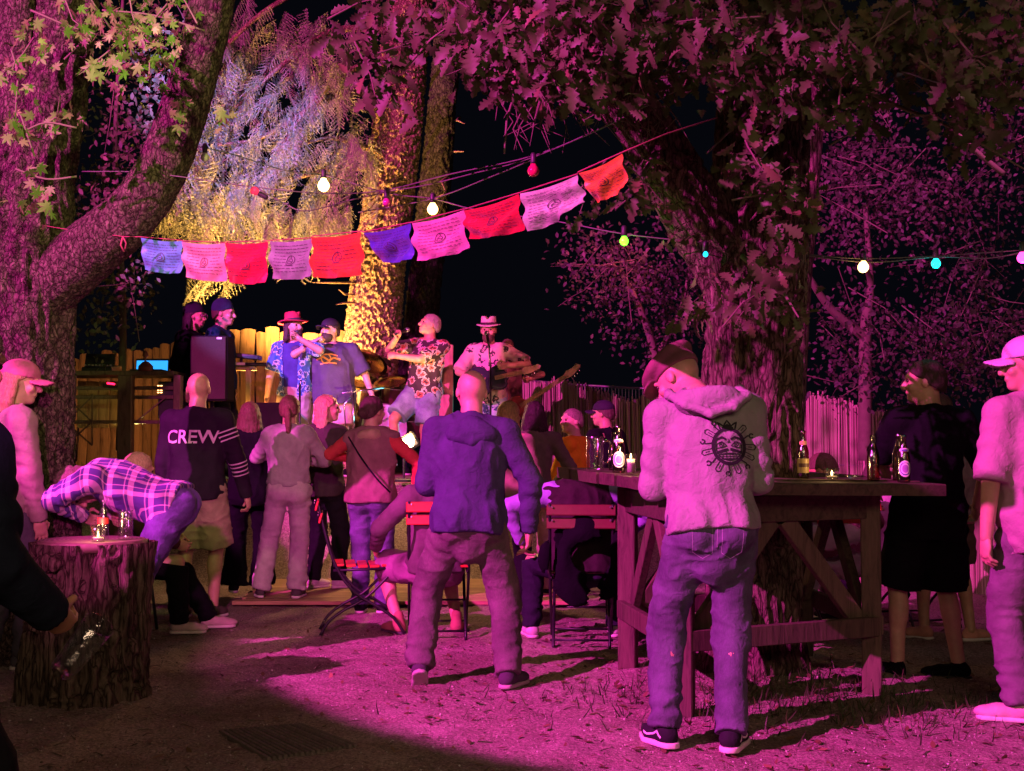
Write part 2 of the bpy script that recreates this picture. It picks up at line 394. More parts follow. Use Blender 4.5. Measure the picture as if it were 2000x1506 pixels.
def hand_mesh(wr, fdir, palm, S, curl, side, h=.0055):
    """wrist, pointing direction, palm normal, side=+1 right hand"""
    f = nrm(fdir); n = nrm(np.array(palm, float) - f * (np.array(palm) @ f)); t = np.cross(f, n) * side
    K = S / 1.76
    def T(a, b, c): return wr + (f * a + t * b + n * c) * K
    pr = [Ell(T(.048, 0, 0), np.array([.05, .040, .016]) * K, np.stack([f, t, n], 1)), (Cone(T(-.03, 0, 0), T(.03, 0, 0), .026 * K, .026 * K, n, .75), .015)]
    for i, (y, L, z) in enumerate(((.028, .072, 0), (.010, .08, .002), (-.009, .074, .001), (-.026, .058, -.001))):
        a = T(.082 - abs(i - 1) * .004, y, 0); c1 = curl * (1 + i * .07)
        d1 = f * math.cos(c1) + n * math.sin(c1); d2 = f * math.cos(c1 * 2.1) + n * math.sin(c1 * 2.1)
        sp = t * (.10 - .065 * i) * (1 - curl * .5)
        m = a + (d1 + sp) * L * .5 * K; e = m + (d2 + sp) * L * .5 * K
        pr += [(Cone(a, m, .0092 * K, .0085 * K), .003), (Cone(m, e, .0085 * K, .0068 * K), .001)]
    a = T(.018, .030, .004); m = T(.048, .056, .016 + .02 * curl); e = T(.078, .058 - .03 * curl, .02 + .045 * curl)
    pr += [(Cone(a, m, .0125 * K, .0105 * K), .008), (Cone(m, e, .0105 * K, .0085 * K), .002)]
    return sdf_mesh(union(pr, .006), *bounds([wr - .05, wr + .05, T(.19, .07, .08), T(.19, -.07, -.08), T(.05, .08, 0), T(.05, -.08, 0), T(.16, 0, .1)], .04), h, .02)
PEOPLE = 0
def person(label, loc, rot=0, H=1.76, g=1.0, lod=1.0, pelvis=None, lean=(0, 0), twist=0, shrug=0, feet=None, hands=(None, None), elb=((-.6, -.5, 0), (.6, -.5, 0)),
           kneeh=((-.1, 1, 0), (.1, 1, 0)), head=(0, 0, 0), headoff=(0, 0, 0), curl=(.5, .5), palm=((1, 0, 0), (-1, 0, 0)), toes=(8, -8), toepitch=(0, 0), skinc=(.52, .30, .22), top=None, bottom=None, shoes=None,
           hair=None, hat=None, group=None, footz=.045, over=None, female=False):
    """local frame: faces +Y, +X is the person's right; rot turns it about Z (degrees). index 0 = left, 1 = right"""
    global PEOPLE; PEOPLE += 1; sd = PEOPLE * 13; ps = random.Random(sd)
    root = empty('person', label, 'person', loc, R(rot), group)
    pel = np.array(pelvis if pelvis is not None else (0, 0, .53 * H), float)
    sp = nrm((lean[0], lean[1], 1) if len(lean) == 2 else lean)
    rt = rotz(np.array([1., 0, 0]), R(twist)); rt = nrm(rt - sp * (rt @ sp)); fw = np.cross(sp, rt)
    Mt = np.stack([rt, fw, sp], 1)
    def TT(x, y, z): return pel + Mt @ np.array([x, y, z]) * H          # torso frame, origin pelvis
    sw = .100 * (1 if not female else .90) * (.5 + .5 * g)
    sh = [TT(-sw, 0, .262 + shrug), TT(sw, 0, .262 + shrug)]
    chest = TT(0, 0, .19); neck0 = TT(0, -.005, .285); 
    hy, hp, hr = [R(q) for q in head]
    # head frame: follows torso partly
    upz = nrm(sp * .45 + np.array([0, 0, 1]) * .55)
    Ry = Matrix.Rotation(hy, 3, 'Z') @ Matrix.Rotation(hp, 3, 'X') @ Matrix.Rotation(hr, 3, 'Y')
    Mh0 = np.stack([nrm(rt - upz * (rt @ upz)), np.cross(upz, nrm(rt - upz * (rt @ upz))), upz], 1)
    Mh = Mh0 @ np.array(Ry)
    hc = TT(0, .008, .345) + Mh @ np.array([0, .012, .045]) * H + Mt @ (np.array(headoff) * H)
    L_ua, L_fa, L_th, L_sh = .168 * H, .150 * H, .245 * H, .240 * H
    hip = [pel + np.array([-.052, 0, -.012]) * H, pel + np.array([.052, 0, -.012]) * H]
    if feet is None: feet = ((-.10, 0), (.10, 0))
    ank = []
    for k in (0, 1):
        f_ = feet[k]; ank.append(np.array([f_[0], f_[1], f_[2] if len(f_) > 2 else footz * H]))
    knee = []
    for k in (0, 1):
        kn, a2 = ik(hip[k], ank[k], L_th, L_sh, kneeh[k]); knee.append(kn); ank[k] = a2
    wr = []; el = []
    for k in (0, 1):
        s = (-1, 1)[k]
        t = hands[k]
        if t is None: t = sh[k] + Mt @ (np.array([s * .035, .02, 0]) * H) + np.array([0, 0, -.300 * H])
        e, w_ = ik(sh[k], t, L_ua, L_fa, elb[k]); el.append(e); wr.append(w_)
    tk = top['kind'] if top else None
    longs = bool(top) and top.get('sleeve', 'long') == 'long'
    shorts = bool(bottom) and bottom.get('len', 'long') == 'short'
    # ---------------- body
    h = .0165 * lod if longs and not shorts else .0125 * lod
    G_ = g
    tr = [Ell(TT(0, 0, .19), np.array([.088, .058, .115]) * H * [G_, G_, 1], Mt), Ell(TT(0, .002 if g < 1.15 else .018, .075), np.array([.078, .056, .10]) * H * [G_, G_ * (1.0 if g < 1.15 else 1.15), 1], Mt),
          Ell(pel, np.array([.090 if not female else .096, .062, .065]) * H * [G_, G_, 1], Mt), Cone(sh[0], sh[1], .034 * H, .034 * H), Cone(sh[0] * .75 + neck0 * .25, sh[1] * .75 + neck0 * .25, .036 * H, .036 * H), Cone(neck0, hc - Mh @ np.array([0, .012, .03]) * H, .034 * H, .032 * H)]
    armr = (.029 * H, .023 * H, .0165 * H) if not female else (.025 * H, .020 * H, .0145 * H)
    arms = []
    for k in (0, 1):
        arms += [(Cone(sh[k], el[k], armr[0] * (.5 + .5 * g), armr[1]), .02), (Cone(el[k], wr[k], armr[1] * 1.05, armr[2]), .01)]
    legs = []
    for k in (0, 1):
        legs += [(Cone(hip[k], knee[k], .047 * H * (.5 + .5 * g), .032 * H), .02), (Cone(knee[k], ank[k], .030 * H, .0205 * H), .01)]
        dk = knee[k] - ank[k]; fk = np.array(kneeh[k], float); fk = nrm(fk - nrm(dk) * (fk @ nrm(dk)))
        legs += [(Ell(ank[k] + dk * .70 - fk * .012 * H, np.array([.028, .028, .062]) * H, np.stack([np.cross(fk, nrm(dk)), fk, nrm(dk)], 1)), .02)]
    allp = [pel, hc, *sh, *el, *wr, *knee, *ank, *hip]
    hide = .85 if longs else 1
    bodyfn = union(tr + arms + legs, .035)
    lo, hi = bounds(allp, .22)
    V, Fc = sdf_mesh(bodyfn, lo, hi, h)
    hfn, HT = head_prims(H, Mh, hc)
    hfull = union([hfn, (Cone(hc - Mh @ np.array([0, .012, .03]) * H, hc * .3 + neck0 * .7, .032 * H, .034 * H), .02)], .02)
    Vh, Fh = sdf_mesh(hfull, *bounds([hc - .17, hc + .17], 0), max(.0065, .0075 * lod))
    VV, FF = [V, Vh], [Fc, Fh + len(V)]
    nv = len(V) + len(Vh)
    for k in (0, 1):
        if curl[k] is None: continue
        fd = nrm(wr[k] - el[k])
        Vx, Fx = hand_mesh(wr[k], fd, palm[k], H, curl[k], (-1, 1)[k], .0055 * (1 if lod < 1.2 else 1.35))
        VV.append(Vx); FF.append(Fx + nv); nv += len(Vx)
    ob = np_mesh('body', np.concatenate(VV), np.concatenate(FF), skin(skinc), root)
    info = dict(root=root, sh=sh, el=el, wr=wr, knee=knee, ank=ank, hc=hc, Mh=Mh, Mt=Mt, TT=TT, HT=HT, pel=pel, H=H, hip=hip)
    # eyes
    for s in (-1, 1):
        c = HT(.019 * s, .0475, .003); eb = MB(); eb.lathe([(.001, -.010), (.0075, -.006), (.010, 0), (.0075, .006), (.001, .010)], 8, c)
        eb.build('eye', plain('eye', (.05, .035, .03), .15), root, True)
    # ---------------- top garment
    hg = .0118 * lod
    for top in (top, over):
        if not top: continue
        tk = top['kind']; longs = top.get('sleeve', 'long') == 'long'
        kk_ = 'top' if top is not over else 'over'
        lo_ = top.get('loose', .012) * .8; fold = top.get('fold', .0045); hem = top.get('hem', -.03); n_z = top.get('nz', .004)
        tt = [Ell(TT(0, 0, .19), (np.array([.088, .058, .118]) * H * [G_, G_, 1] + lo_), Mt),
              Cone(TT(0, .002 if g < 1.15 else .012, hem - .03), TT(0, 0, .16), (.083 * G_ * H + lo_ * (1.1 + top.get('flare', 0))), (.087 * G_ * H + lo_), fw, .74 if g < 1.15 else .86, fold=fold * 1.2, ff=9, fc=.15, fw=.5, seed=sd)]
        if hem < -.005:
            for s in (-1, 1): tt.append(Ell(pel + Mt @ np.array([.040 * s, -.028, -.020]) * H, np.array([.052, .051, .070]) * H + lo_ * .8 + .009, Mt))
            tt.append(Ell(pel, np.array([.093, .066, .075]) * H * [G_, G_, 1] + lo_ + .006, Mt))
        if top.get('rib'): tt.append(Cone(TT(0, .002, hem + .0), TT(0, .002, hem + .02), .084 * G_ * H + lo_ * 1.0, .084 * G_ * H + lo_, fw, .74))
        tt += [Cone(sh[0], sh[1], .034 * H + lo_ * .5, .034 * H + lo_ * .5), Cone(sh[0] * .6 + neck0 * .4, sh[1] * .6 + neck0 * .4, .033 * H + lo_ * .4, .033 * H + lo_ * .4), Ell(TT(0, -.004, .275), np.array([.055, .045, .032]) * H + lo_ * .4, Mt)]
        if top.get('collar'): tt += [Cone(TT(0, -.004, .285), TT(0, .0, .285 + top['collar']), .040 * H, .036 * H, cutb=0)]
        sleeves = []
        if tk != 'vest':
            for k in (0, 1):
                sl = lo_ * top.get('sl', 1.0)
                if longs:
                    sleeves += [(Cone(sh[k], el[k], armr[0] * (.5 + .5 * g) + sl, armr[1] + sl * .95, fold=fold, ff=13, fc=.8, fw=.45, seed=sd + k), .03),
                                (Cone(el[k], wr[k], armr[1] + sl * .95, armr[2] + sl * .75, fold=fold, ff=14, fc=.25, fw=.7, seed=sd + 5 + k, cutb=.012), .012)]
                else:
                    m = sh[k] + (el[k] - sh[k]) * top.get('slen', .72)
                    sleeves += [(Cone(sh[k], m, armr[0] * (.5 + .5 * g) + sl, armr[0] + sl * 1.35, fold=fold * .7, ff=10, fc=.6, fw=.6, seed=sd + k, cutb=0), .03)]
        tf = union(tt, .03)
        hemp = TT(0, 0, hem)
        def topfn(p, tf=tf, sleeves=sleeves):
            d = tf(p); q = p - hemp
            wv = .008 * np.sin(p[:, 0] * 17 + sd) + .006 * np.sin(p[:, 1] * 23 + p[:, 0] * 9)
            d = d - n_z * 2.2 * np.clip(fbm(np.stack([(q @ rt) * 14, (q @ fw) * 14, (q @ sp) * 4.5], 1), sd + 31, 2), -1, 1)
            cr = 1 - np.abs(vnoise(np.stack([(q @ rt) * 9 + (q @ sp) * 3, (q @ fw) * 9, (q @ sp) * 5 - (q @ rt) * 4], 1) + .8 * vnoise(p * 7, sd)[:, None], sd + 77)); d = d - .013 * np.clip(cr, 0, 1) ** 5 * top.get('cr', 1)
            if top.get('drape'): d = d - top['drape'] * np.sin((q @ rt) * 55 + 2.5 * vnoise(p * 5, sd)) * np.clip(.5 - (q @ sp) * 2.0, 0, 1)
            d = np.maximum(d, -(q @ sp) + wv)
            if tk == 'tank': pass
            for s_, k_ in sleeves: d = smin(d, s_(p), k_)
            nk = Ell(neck0 + Mt @ np.array([0, .02, .035]) * H, np.array([.040, .045, .035]) * H, Mt)(p)
            return -smin(-d, nk, .008)
        pts = [pel, hc, *sh, *el] + (list(wr) if longs else [])
        V, Fc = sdf_mesh(topfn, *bounds(pts, .24), top.get('h', hg))
        o = np_mesh(top.get('name', 'jacket'), V, Fc, top['mat'], root); info[kk_] = o; info[kk_ + 'VF'] = (V, Fc)
    # ---------------- bottom garment
    if bottom:
        lo_ = bottom.get('loose', .010) * .9; fold = bottom.get('fold', .006); wz = .045
        pr = [Ell(pel, (np.array([.090 if not female else .097, .064, .068]) * H * [G_, G_, 1] + lo_ * .6), Mt), Cone(TT(0, 0, .01), TT(0, 0, wz + .03), .080 * G_ * H + lo_ * .5, .076 * G_ * H + lo_ * .5, fw, .76)]
        for s in (-1, 1): pr.append((Ell(pel + Mt @ np.array([.042 * s, -.030, -.022]) * H, np.array([.050, .048, .055]) * H + lo_ * .4, Mt), .03))
        for k in (0, 1):
            if shorts:
                m = hip[k] + (knee[k] - hip[k]) * bottom.get('sl', .86)
                pr += [(Cone(hip[k], m, .049 * H * (.5 + .5 * g) + lo_, .044 * H + lo_ * 1.6, fold=fold, ff=9, fc=.3, fw=.5, seed=sd + 40 + k, cutb=0), .03)]
            else:
                fl = bottom.get('flare', 0)
                kn2 = knee[k]; an = ank[k] + nrm(knee[k] - ank[k]) * .012
                pr += [(Cone(hip[k], kn2, .049 * H * (.5 + .5 * g) + lo_, .034 * H + lo_ * 1.2, fold=fold, ff=11, fc=.15, fw=.35, seed=sd + 40 + k, nz=.003), .03),
                       (Cone(kn2, an, .034 * H + lo_ * 1.2, (.025 + fl) * H + lo_ * 1.25, fold=fold * 1.25, ff=12, fc=bottom.get('fc', .9), fw=.42, seed=sd + 50 + k, cutb=.02, nz=.003), .012),
                       (Cone(kn2 + (hip[k] - kn2) * .15, kn2 + (an - kn2) * .15, .034 * H + lo_ * 1.15, .034 * H + lo_ * 1.15, fold=fold, ff=19, fc=.5, fw=.8, seed=sd + 60 + k), .02)]
        if bottom.get('crotch'): pr.append((Ell(pel + np.array([0, -.012, -bottom['crotch']]) * H, np.array([.055, .050, .060]) * H, None), .04))
        bf = union(pr, .03)
        def botfn(p):
            cr = 1 - np.abs(vnoise(p * np.array([6, 6, 13]) + .9 * vnoise(p * 8, sd + 2)[:, None], sd + 78)); return np.maximum(bf(p) - .011 * np.clip(cr, 0, 1) ** 5, (p - TT(0, 0, wz)) @ sp)
        V, Fc = sdf_mesh(botfn, *bounds([pel + .05, *hip, *knee] + ([] if shorts else [*ank]), .2), bottom.get('h', hg))
        o = np_mesh(bottom.get('name', 'shorts' if shorts else 'trousers'), V, Fc, bottom['mat'], root); info['bot'] = o; info['botVF'] = (V, Fc)
        if bottom.get('belt'):
            pass
    # ---------------- shoes
    if shoes:
        for k in (0, 1):
            td = R(toes[k]); tp = R(toepitch[k]); f = np.array([math.sin(-td) * math.cos(tp), math.cos(td) * math.cos(tp), -math.sin(tp)]); r_ = np.array([math.cos(td), math.sin(td), 0]); u_ = np.cross(r_, f)
            Ms = np.stack([r_, f, u_], 1); A = ank[k]; K = H / 1.76
            def TS(x, y, z): return A + Ms @ np.array([x, y, z]) * K
            zb = -.045 * H / K + .022
            pr = [Ell(TS(0, .125, zb + .012), np.array([.045, .075, .034]) * K, Ms), Cone(TS(0, -.025, zb + .025), TS(0, .09, zb + .018), .037 * K, .038 * K, r_, 1.0), Cone(TS(0, -.01, -.03), TS(0, .0, .0 if not shoes.get('high') else .05), .040 * K, .036 * K, nz=.001)]
            base = union(pr, .03); z0 = A + u_ * (zb) * K
            def shf(p): return np.maximum(base(p), -((p - z0) @ u_))
            VS = V, Fc = sdf_mesh(shf, *bounds([TS(-.05, -.08, -.1), TS(.05, .22, .12), TS(.05, .22, -.1), TS(-.05, -.08, .12)], .03), .0075 * lod, .03)
            so = np_mesh('shoe', V, Fc, shoes['mat'], root)
            def slf(p):
                q = (p - A) @ Ms / K; fl = np.stack([q[:, 0], q[:, 1] - .055], 1)
                wdt = .043 + .006 * np.clip(q[:, 1] * 8, -1, 1)
                e = np.linalg.norm(np.stack([q[:, 0], np.maximum(np.abs(q[:, 1] - .055) - .085, 0) * 1.0], 1), axis=1) - wdt
                return np.maximum(e, np.abs(q[:, 2] - (zb - .010)) - .0115) * K
            V, Fc = sdf_mesh(slf, *bounds([TS(-.06, -.1, zb), TS(.06, .22, zb)], .05), .0085 * lod, .03)
            np_mesh('sole', V, Fc, shoes.get('sole', plain('sole_rubber', (.6, .58, .55), .7)), so)
            if shoes.get('stripe'):
                V2, F2 = shoe_stripe(TS, zb, shoes.get('sside', (-1, 1)[k]) if True else 1); dec(info, V2, F2, 'side_stripe', shoes['stripe'], VS, so)
    # ---------------- hair
    if hair and hair['style'] != 'bald':
        st = hair['style']; hm = hairm(hair['c'])
        th = .0485 if st == 'short' else .0505; cap = Ell(HT(0, -.009, .015), np.array([th, .0600, th + .0055]) * H, Mh)
        back = Ell(HT(0, -.026, -.012), np.array([.047, .044, .055]) * H, Mh)
        fr = nrm(Mh @ np.array([0, .93, -.36])); fp = HT(0, .036, .02)
        lowp = HT(0, 0, hair.get('low', -.048) - (.018 if st == 'short' else 0))
        prims = []
        if st in ('long', 'loose'):
            tips = hair.get('tip', -.20)
            for i in range(9):
                a = PI * (1.08 + .84 * i / 8); x, y = math.cos(a) * .043, math.sin(a) * .050
                p0 = HT(x, y, .0); p1 = HT(x * 1.25, y * 1.0 - .004, -.07); p2 = HT(x * (1.2 + .5 * ps.random()), y * .9 - .012, tips * (.8 + .3 * ps.random()))
                prims += [(Cone(p0, p1, .017 * H, .017 * H), .012), (Cone(p1, p2, .017 * H, .007 * H, nz=.005, nzs=30, seed=sd + i), .01)]
        if st == 'pony':
            p0 = HT(0, -.066, .01); pts = [p0, HT(.004, -.088, -.02), HT(.006, -.082, -.075), HT(.0, -.075, hair.get('tip', -.15))]
            rs = [.011, .017, .016, .006]
            for i in range(3): prims.append((Cone(pts[i], pts[i + 1], rs[i] * H, rs[i + 1] * H, nz=.003, nzs=30), .006))
        if st == 'bun': prims.append((Ell(HT(0, -.070, -.01), np.array([.026, .020, .024]) * H, Mh), .006))
        if st == 'curly':
            for i in range(34):
                a = ps.uniform(0, 2 * PI); b_ = ps.uniform(-.2, 1.4); q = HT(.047 * math.cos(a) * math.cos(b_), -.010 + .056 * math.sin(a) * math.cos(b_), .015 + .055 * math.sin(b_))
                prims.append((Ell(q, np.array([.013, .013, .013]) * H), .005))
        if st == 'mess':
            for i in range(22):
                a = ps.uniform(0, 2 * PI); b_ = ps.uniform(.1, 1.4); q = np.array([.047 * math.cos(a) * math.cos(b_), -.010 + .056 * math.sin(a) * math.cos(b_), .015 + .055 * math.sin(b_)])
                prims.append((Cone(HT(*q), HT(*(q * 1.12 + np.array([0, .006, -.004]))), .012 * H, .005 * H), .006))
        pf = union(prims, .01) if prims else None
        amp = hair.get('amp', .0035)
        def hf(p):
            d = smin(cap(p), back(p), .02); jag = .004 * vnoise(p * 75, sd + 4)
            d = np.maximum(d, np.minimum((p - fp) @ fr + jag, .02)); d = np.maximum(d, -((p - lowp) @ Mh[:, 2]) + jag)
            # keep clear of face: in front of ears only above brow
            q = (p - hc) @ Mh / H
            d = np.maximum(d, -((-q[:, 1]) + (q[:, 2] - .02) * 1.4 + .028) * H) if st != 'bald' else d
            if st in ('short', 'mess', 'bun', 'pony'): d = d + np.clip(-.020 - q[:, 2], 0, .1) * .24 * H
            if pf is not None: d = smin(d, pf(p), .01)
            return d - amp * vnoise(p * 60, sd) - amp * vnoise(p * np.array([90, 90, 18]), sd + 3)
        e = abs(hair.get('tip', -.12)) * H + .12
        V, Fc = sdf_mesh(hf, hc - [.2, .2, e], hc + .2, .0075 * max(1, lod * .9))
        np_mesh('hair', V, Fc, hm, root)
    if hair and hair.get('beard'):
        bd = Ell(HT(0, .022, -.045), np.array([.036, .040, .036]) * H, Mh)
        def bfn(p):
            q = (p - hc) @ Mh / H
            return np.maximum(np.maximum(bd(p), (q[:, 2] + .022) * H), -(q[:, 1] - .0) * H) - .002 * vnoise(p * 80)
        V, Fc = sdf_mesh(bfn, hc - .15, hc + .15, .008); np_mesh('beard', V, Fc, hairm(hair['c']), root)
    # ---------------- hats
    if hat:
        k_ = hat['kind']; hm = hat['mat']
        def ell_fn(c, r, cut=None):
            E = Ell(HT(*c), np.array(r) * H, Mh); return E
        if k_ == 'cap':
            dome = Ell(HT(0, -.006, .026), np.array([.052, .063, .050]) * H, Mh); s_ = hat.get('dir', 1)
            def cf(p):
                q = (p - hc) @ Mh / H; d = np.maximum(dome(p), -(q[:, 2] - .018) * H)
                yy = q[:, 1] * s_; bz = .020 + .018 * np.clip(q[:, 0] / .04, -1, 1) ** 2 * -1 - .10 * (np.clip(yy - .05, 0, 1))
                br = np.sqrt((q[:, 0] / .043) ** 2 + ((yy - .052) / .052) ** 2) - 1; br = np.maximum(br * .04, np.abs(q[:, 2] - bz) - .0032) * H
                br = np.maximum(br, -(yy - .03) * H)
                return smin(d, br, .004)
            V, Fc = sdf_mesh(cf, hc - .22, hc + .22, .006 * max(1, lod * .9)); ho = np_mesh('cap', V, Fc, hm, root)
        elif k_ == 'beret':
            E1 = Ell(HT(0, .008, .046), np.array([.060, .082, .026]) * H, Mh @ np.array(Matrix.Rotation(R(-12), 3, 'X'))); E2 = Ell(HT(0, -.008, .024), np.array([.051, .062, .040]) * H, Mh)
            def cf(p):
                q = (p - hc) @ Mh / H; d = smin(E1(p), np.maximum(E2(p), -(q[:, 2] - .014) * H), .012)
                bz = .022 - .25 * np.clip(q[:, 1] - .05, 0, 1)
                br = np.sqrt((q[:, 0] / .040) ** 2 + ((q[:, 1] - .060) / .036) ** 2) - 1; br = np.maximum(br * .03, np.abs(q[:, 2] - bz) - .003) * H
                return smin(d, br, .006) - .0015 * fbm(p * 22, sd)
            V, Fc = sdf_mesh(cf, hc - .22, hc + .22, .0055); ho = np_mesh('flat_cap', V, Fc, hm, root)
        elif k_ == 'beanie':
            E1 = Ell(HT(0, -.010, .028), np.array([.052, .062, .060]) * H, Mh); ridge = lambda p: .0015 * np.sin(np.arctan2((p - hc) @ Mh[:, 0], (p - hc) @ Mh[:, 1]) * 30)
            def cf(p):
                q = (p - hc) @ Mh / H; d = np.maximum(E1(p) - ridge(p), -(q[:, 2] + .25 * np.clip(-q[:, 1], -.05, .1) - .012) * H); return d
            V, Fc = sdf_mesh(cf, hc - .2, hc + .2, .0065); ho = np_mesh('beanie', V, Fc, hm, root)
        elif k_ == 'hat':
            W_, c_h = hat.get('brim', .088), hat.get('crown', .062)
            def cf(p):
                q = (p - hc) @ Mh / H; z = q[:, 2] - .030
                rr = np.sqrt((q[:, 0] / .049) ** 2 + ((q[:, 1] + .006) / .060) ** 2) - 1
                cr = np.maximum(rr * .05 + z * .10, np.abs(z - c_h * .5) - c_h * .5 + .02 * np.exp(-(q[:, 0] / .012) ** 2) * (z > c_h * .4)) 
                br = np.sqrt(q[:, 0] ** 2 + ((q[:, 1] + .004) / 1.12) ** 2) - W_; bz = .16 * np.abs(q[:, 0]) ** 1.5 - .12 * np.clip(q[:, 1] - .03, 0, 1)
                br = np.maximum(br, np.abs(z - bz) - .0035)
                return smin(cr, br, .006) * H
            V, Fc = sdf_mesh(cf, hc - .25, hc + .27, .0065); ho = np_mesh('hat', V, Fc, hm, root)
            b = MB(); n = 28; vs = []
            for z, o_ in ((.034, 1.09), (.048, 1.05)):
                for i in range(n): a = 2 * PI * i / n; vs.append(HT(.049 * o_ * math.cos(a), -.006 + .060 * o_ * math.sin(a), z))
            b.add(vs, [(i, (i + 1) % n, n + (i + 1) % n, n + i) for i in range(n)]); b.build('hat_band', plain('hat_band', (.03, .015, .02), .8), ho, True)
    return info
def dec(info, V2, F2, name, m, VF, parent, off=.0025, axis=None):
    """push a thin sheet (numpy verts, already near the surface) onto a garment; axis = viewing direction of the projection (local)"""
    bv = BVHTree.FromPolygons([tuple(v) for v in VF[0]], [tuple(f) for f in VF[1]])
    out = []
    for p in V2:
        if axis is not None:
            hit, nn, _, _ = bv.ray_cast(Vector(p), Vector(axis))
            if hit is None: hit, nn, _, _ = bv.find_nearest(Vector(p))
            if nn.dot(Vector(axis)) > 0: nn = -nn
        else: hit, nn, _, _ = bv.find_nearest(Vector(p)); 
        if axis is None and (Vector(p) - hit).dot(nn) < 0: nn = nn if nn.dot(Vector(p) - Vector(VF[0].mean(0))) > 0 else -nn
        out.append(hit + nn * off)
    me = bpy.data.meshes.new(name); me.from_pydata([tuple(v) for v in out], [], [tuple(int(i) for i in f) for f in F2]); me.materials.append(m)
    return link_mesh(name, me, parent)
def ribbon(pts, w, closed=False, step=.008):
    """2D polyline -> (verts2d, quads)"""
    pts = [np.array(p, float) for p in pts]
    if closed: pts = pts + [pts[0]]
    dense = [pts[0]]
    for a, b in zip(pts[:-1], pts[1:]):
        n = max(1, int(np.linalg.norm(b - a) / step))
        for i in range(1, n + 1): dense.append(a + (b - a) * i / n)
    V, Fq = [], []
    for i, p in enumerate(dense):
        t = dense[min(i + 1, len(dense) - 1)] - dense[max(i - 1, 0)]; t = t / max(1e-9, np.linalg.norm(t)); n = np.array([-t[1], t[0]])
        ww = w if np.isscalar(w) else w[0] + (w[1] - w[0]) * i / max(1, len(dense) - 1)
        V += [p + n * ww / 2, p - n * ww / 2]
        if i: Fq.append((2 * i - 2, 2 * i - 1, 2 * i + 1, 2 * i))
    return V, Fq
def join2(parts):
    V, Fq = [], []
    for v, f in parts:
        n = len(V); V += list(v); Fq += [tuple(i + n for i in q) for q in f]
    return V, Fq
def arc2(cx, cy, rx, ry, a0, a1, n=16): return [(cx + rx * math.cos(R(a0 + (a1 - a0) * i / n)), cy + ry * math.sin(R(a0 + (a1 - a0) * i / n))) for i in range(n + 1)]
def shoe_stripe(TS, zb, side):
    pts = [(-.03, zb + .02), (.0, zb + .045), (.03, zb + .03), (.07, zb + .02), (.10, zb + .03)]
    v, f = ribbon(pts, .010, step=.01); return np.array([TS(side * .05, y, z) for y, z in v]), f
def text2d(s, size, bold=False):
    c = bpy.data.curves.new('t', 'FONT'); c.body = s; c.size = size; c.align_x = 'CENTER'; c.align_y = 'CENTER'; c.resolution_u = 3; c.offset = size * .015 if bold else 0
    o = bpy.data.objects.new('t', c); COL.objects.link(o); dg = bpy.context.evaluated_depsgraph_get(); me = bpy.data.meshes.new_from_object(o.evaluated_get(dg))
    V = [tuple(v.co)[:2] for v in me.vertices]; Fq = [tuple(p.vertices) for p in me.polygons]
    bpy.data.objects.remove(o); bpy.data.curves.remove(c); bpy.data.meshes.remove(me); return V, Fq
# ------------------------------------------------------------------ ground
def sstep(x, a, b): t = np.clip((x - a) / (b - a), 0, 1); return t * t * (3 - 2 * t)
STZ = .9
def gz(x, y):
    x = np.asarray(x, float); y = np.asarray(y, float)
    bank = STZ * sstep(y, 12.3, 13.2) * (1 - sstep(x, .9, 2.0))
    mound = .07 * np.exp(-((x - 1.35) ** 2 + (y - 7.4) ** 2) / .5)
    p = np.stack([x.ravel() * 1.1, y.ravel() * 1.1, 0 * x.ravel()], 1)
    n = .012 * vnoise(p, 5) + .010 * vnoise(p * 4.3, 6) + .006 * vnoise(p * 13, 7)
    flat = 1 - np.exp(-((x + .95) ** 2 + (y - 5.75) ** 2) / .35)
    return bank + mound + n.reshape(x.shape) * flat
def grid_ground():
    xs = np.concatenate([np.arange(-40, -4, 2.), np.arange(-4, 4.2, .035), np.arange(4.5, 41, 2.)])
    ys = np.concatenate([np.arange(-20, 4.6, 1.2), np.arange(4.7, 9.5, .035), np.arange(9.5, 15, .09), np.arange(15.5, 70, 2.)])
    Xg, Yg = np.meshgrid(xs, ys, indexing='ij'); Z = gz(Xg, Yg)
    near = (np.abs(Xg) < 4.2) & (Yg > 4.6) & (Yg < 15)
    p = np.stack([Xg.ravel() * 22, Yg.ravel() * 22, 0 * Xg.ravel()], 1)
    Z = Z + np.where(near, (.0095 * fbm(p, 11, 2)).reshape(Z.shape), 0)
    V = np.stack([Xg.ravel(), Yg.ravel(), Z.ravel()], 1); a, b = Xg.shape
    i = np.arange(a * b).reshape(a, b); Fq = np.stack([i[:-1, :-1].ravel(), i[1:, :-1].ravel(), i[1:, 1:].ravel(), i[:-1, 1:].ravel()], 1)
    m, nt, bs = nodes('gravel_soil'); v = objvec(nt)
    c1 = ramp(nt, noise(nt, 1.1, 7, v, .7), [(.3, (.26, .185, .145)), (.7, (.50, .42, .37))])
    c2 = ramp(nt, noise(nt, 70, 3, v, .7), [(.3, (.3, .27, .25)), (.55, (.85, .85, .85)), (.75, (1.35, 1.35, 1.35))])
    mx = nt.nodes.new('ShaderNodeMixRGB'); mx.blend_type = 'MULTIPLY'; mx.inputs[0].default_value = 1
    nt.links.new(c1, mx.inputs[1]); nt.links.new(c2, mx.inputs[2]); nt.links.new(mx.outputs[0], bs.inputs['Base Color'])
    bs.inputs['Roughness'].default_value = .95; bs.inputs['Specular IOR Level'].default_value = .2
    b0 = bump(nt, bs, noise(nt, 130, 3, v, .75), .9, .006); bump(nt, bs, noise(nt, 38, 4, v, .7), .8, .018, b0)
    tag(np_mesh('ground', V, Fq, m, None, True), kind='structure')
grid_ground()
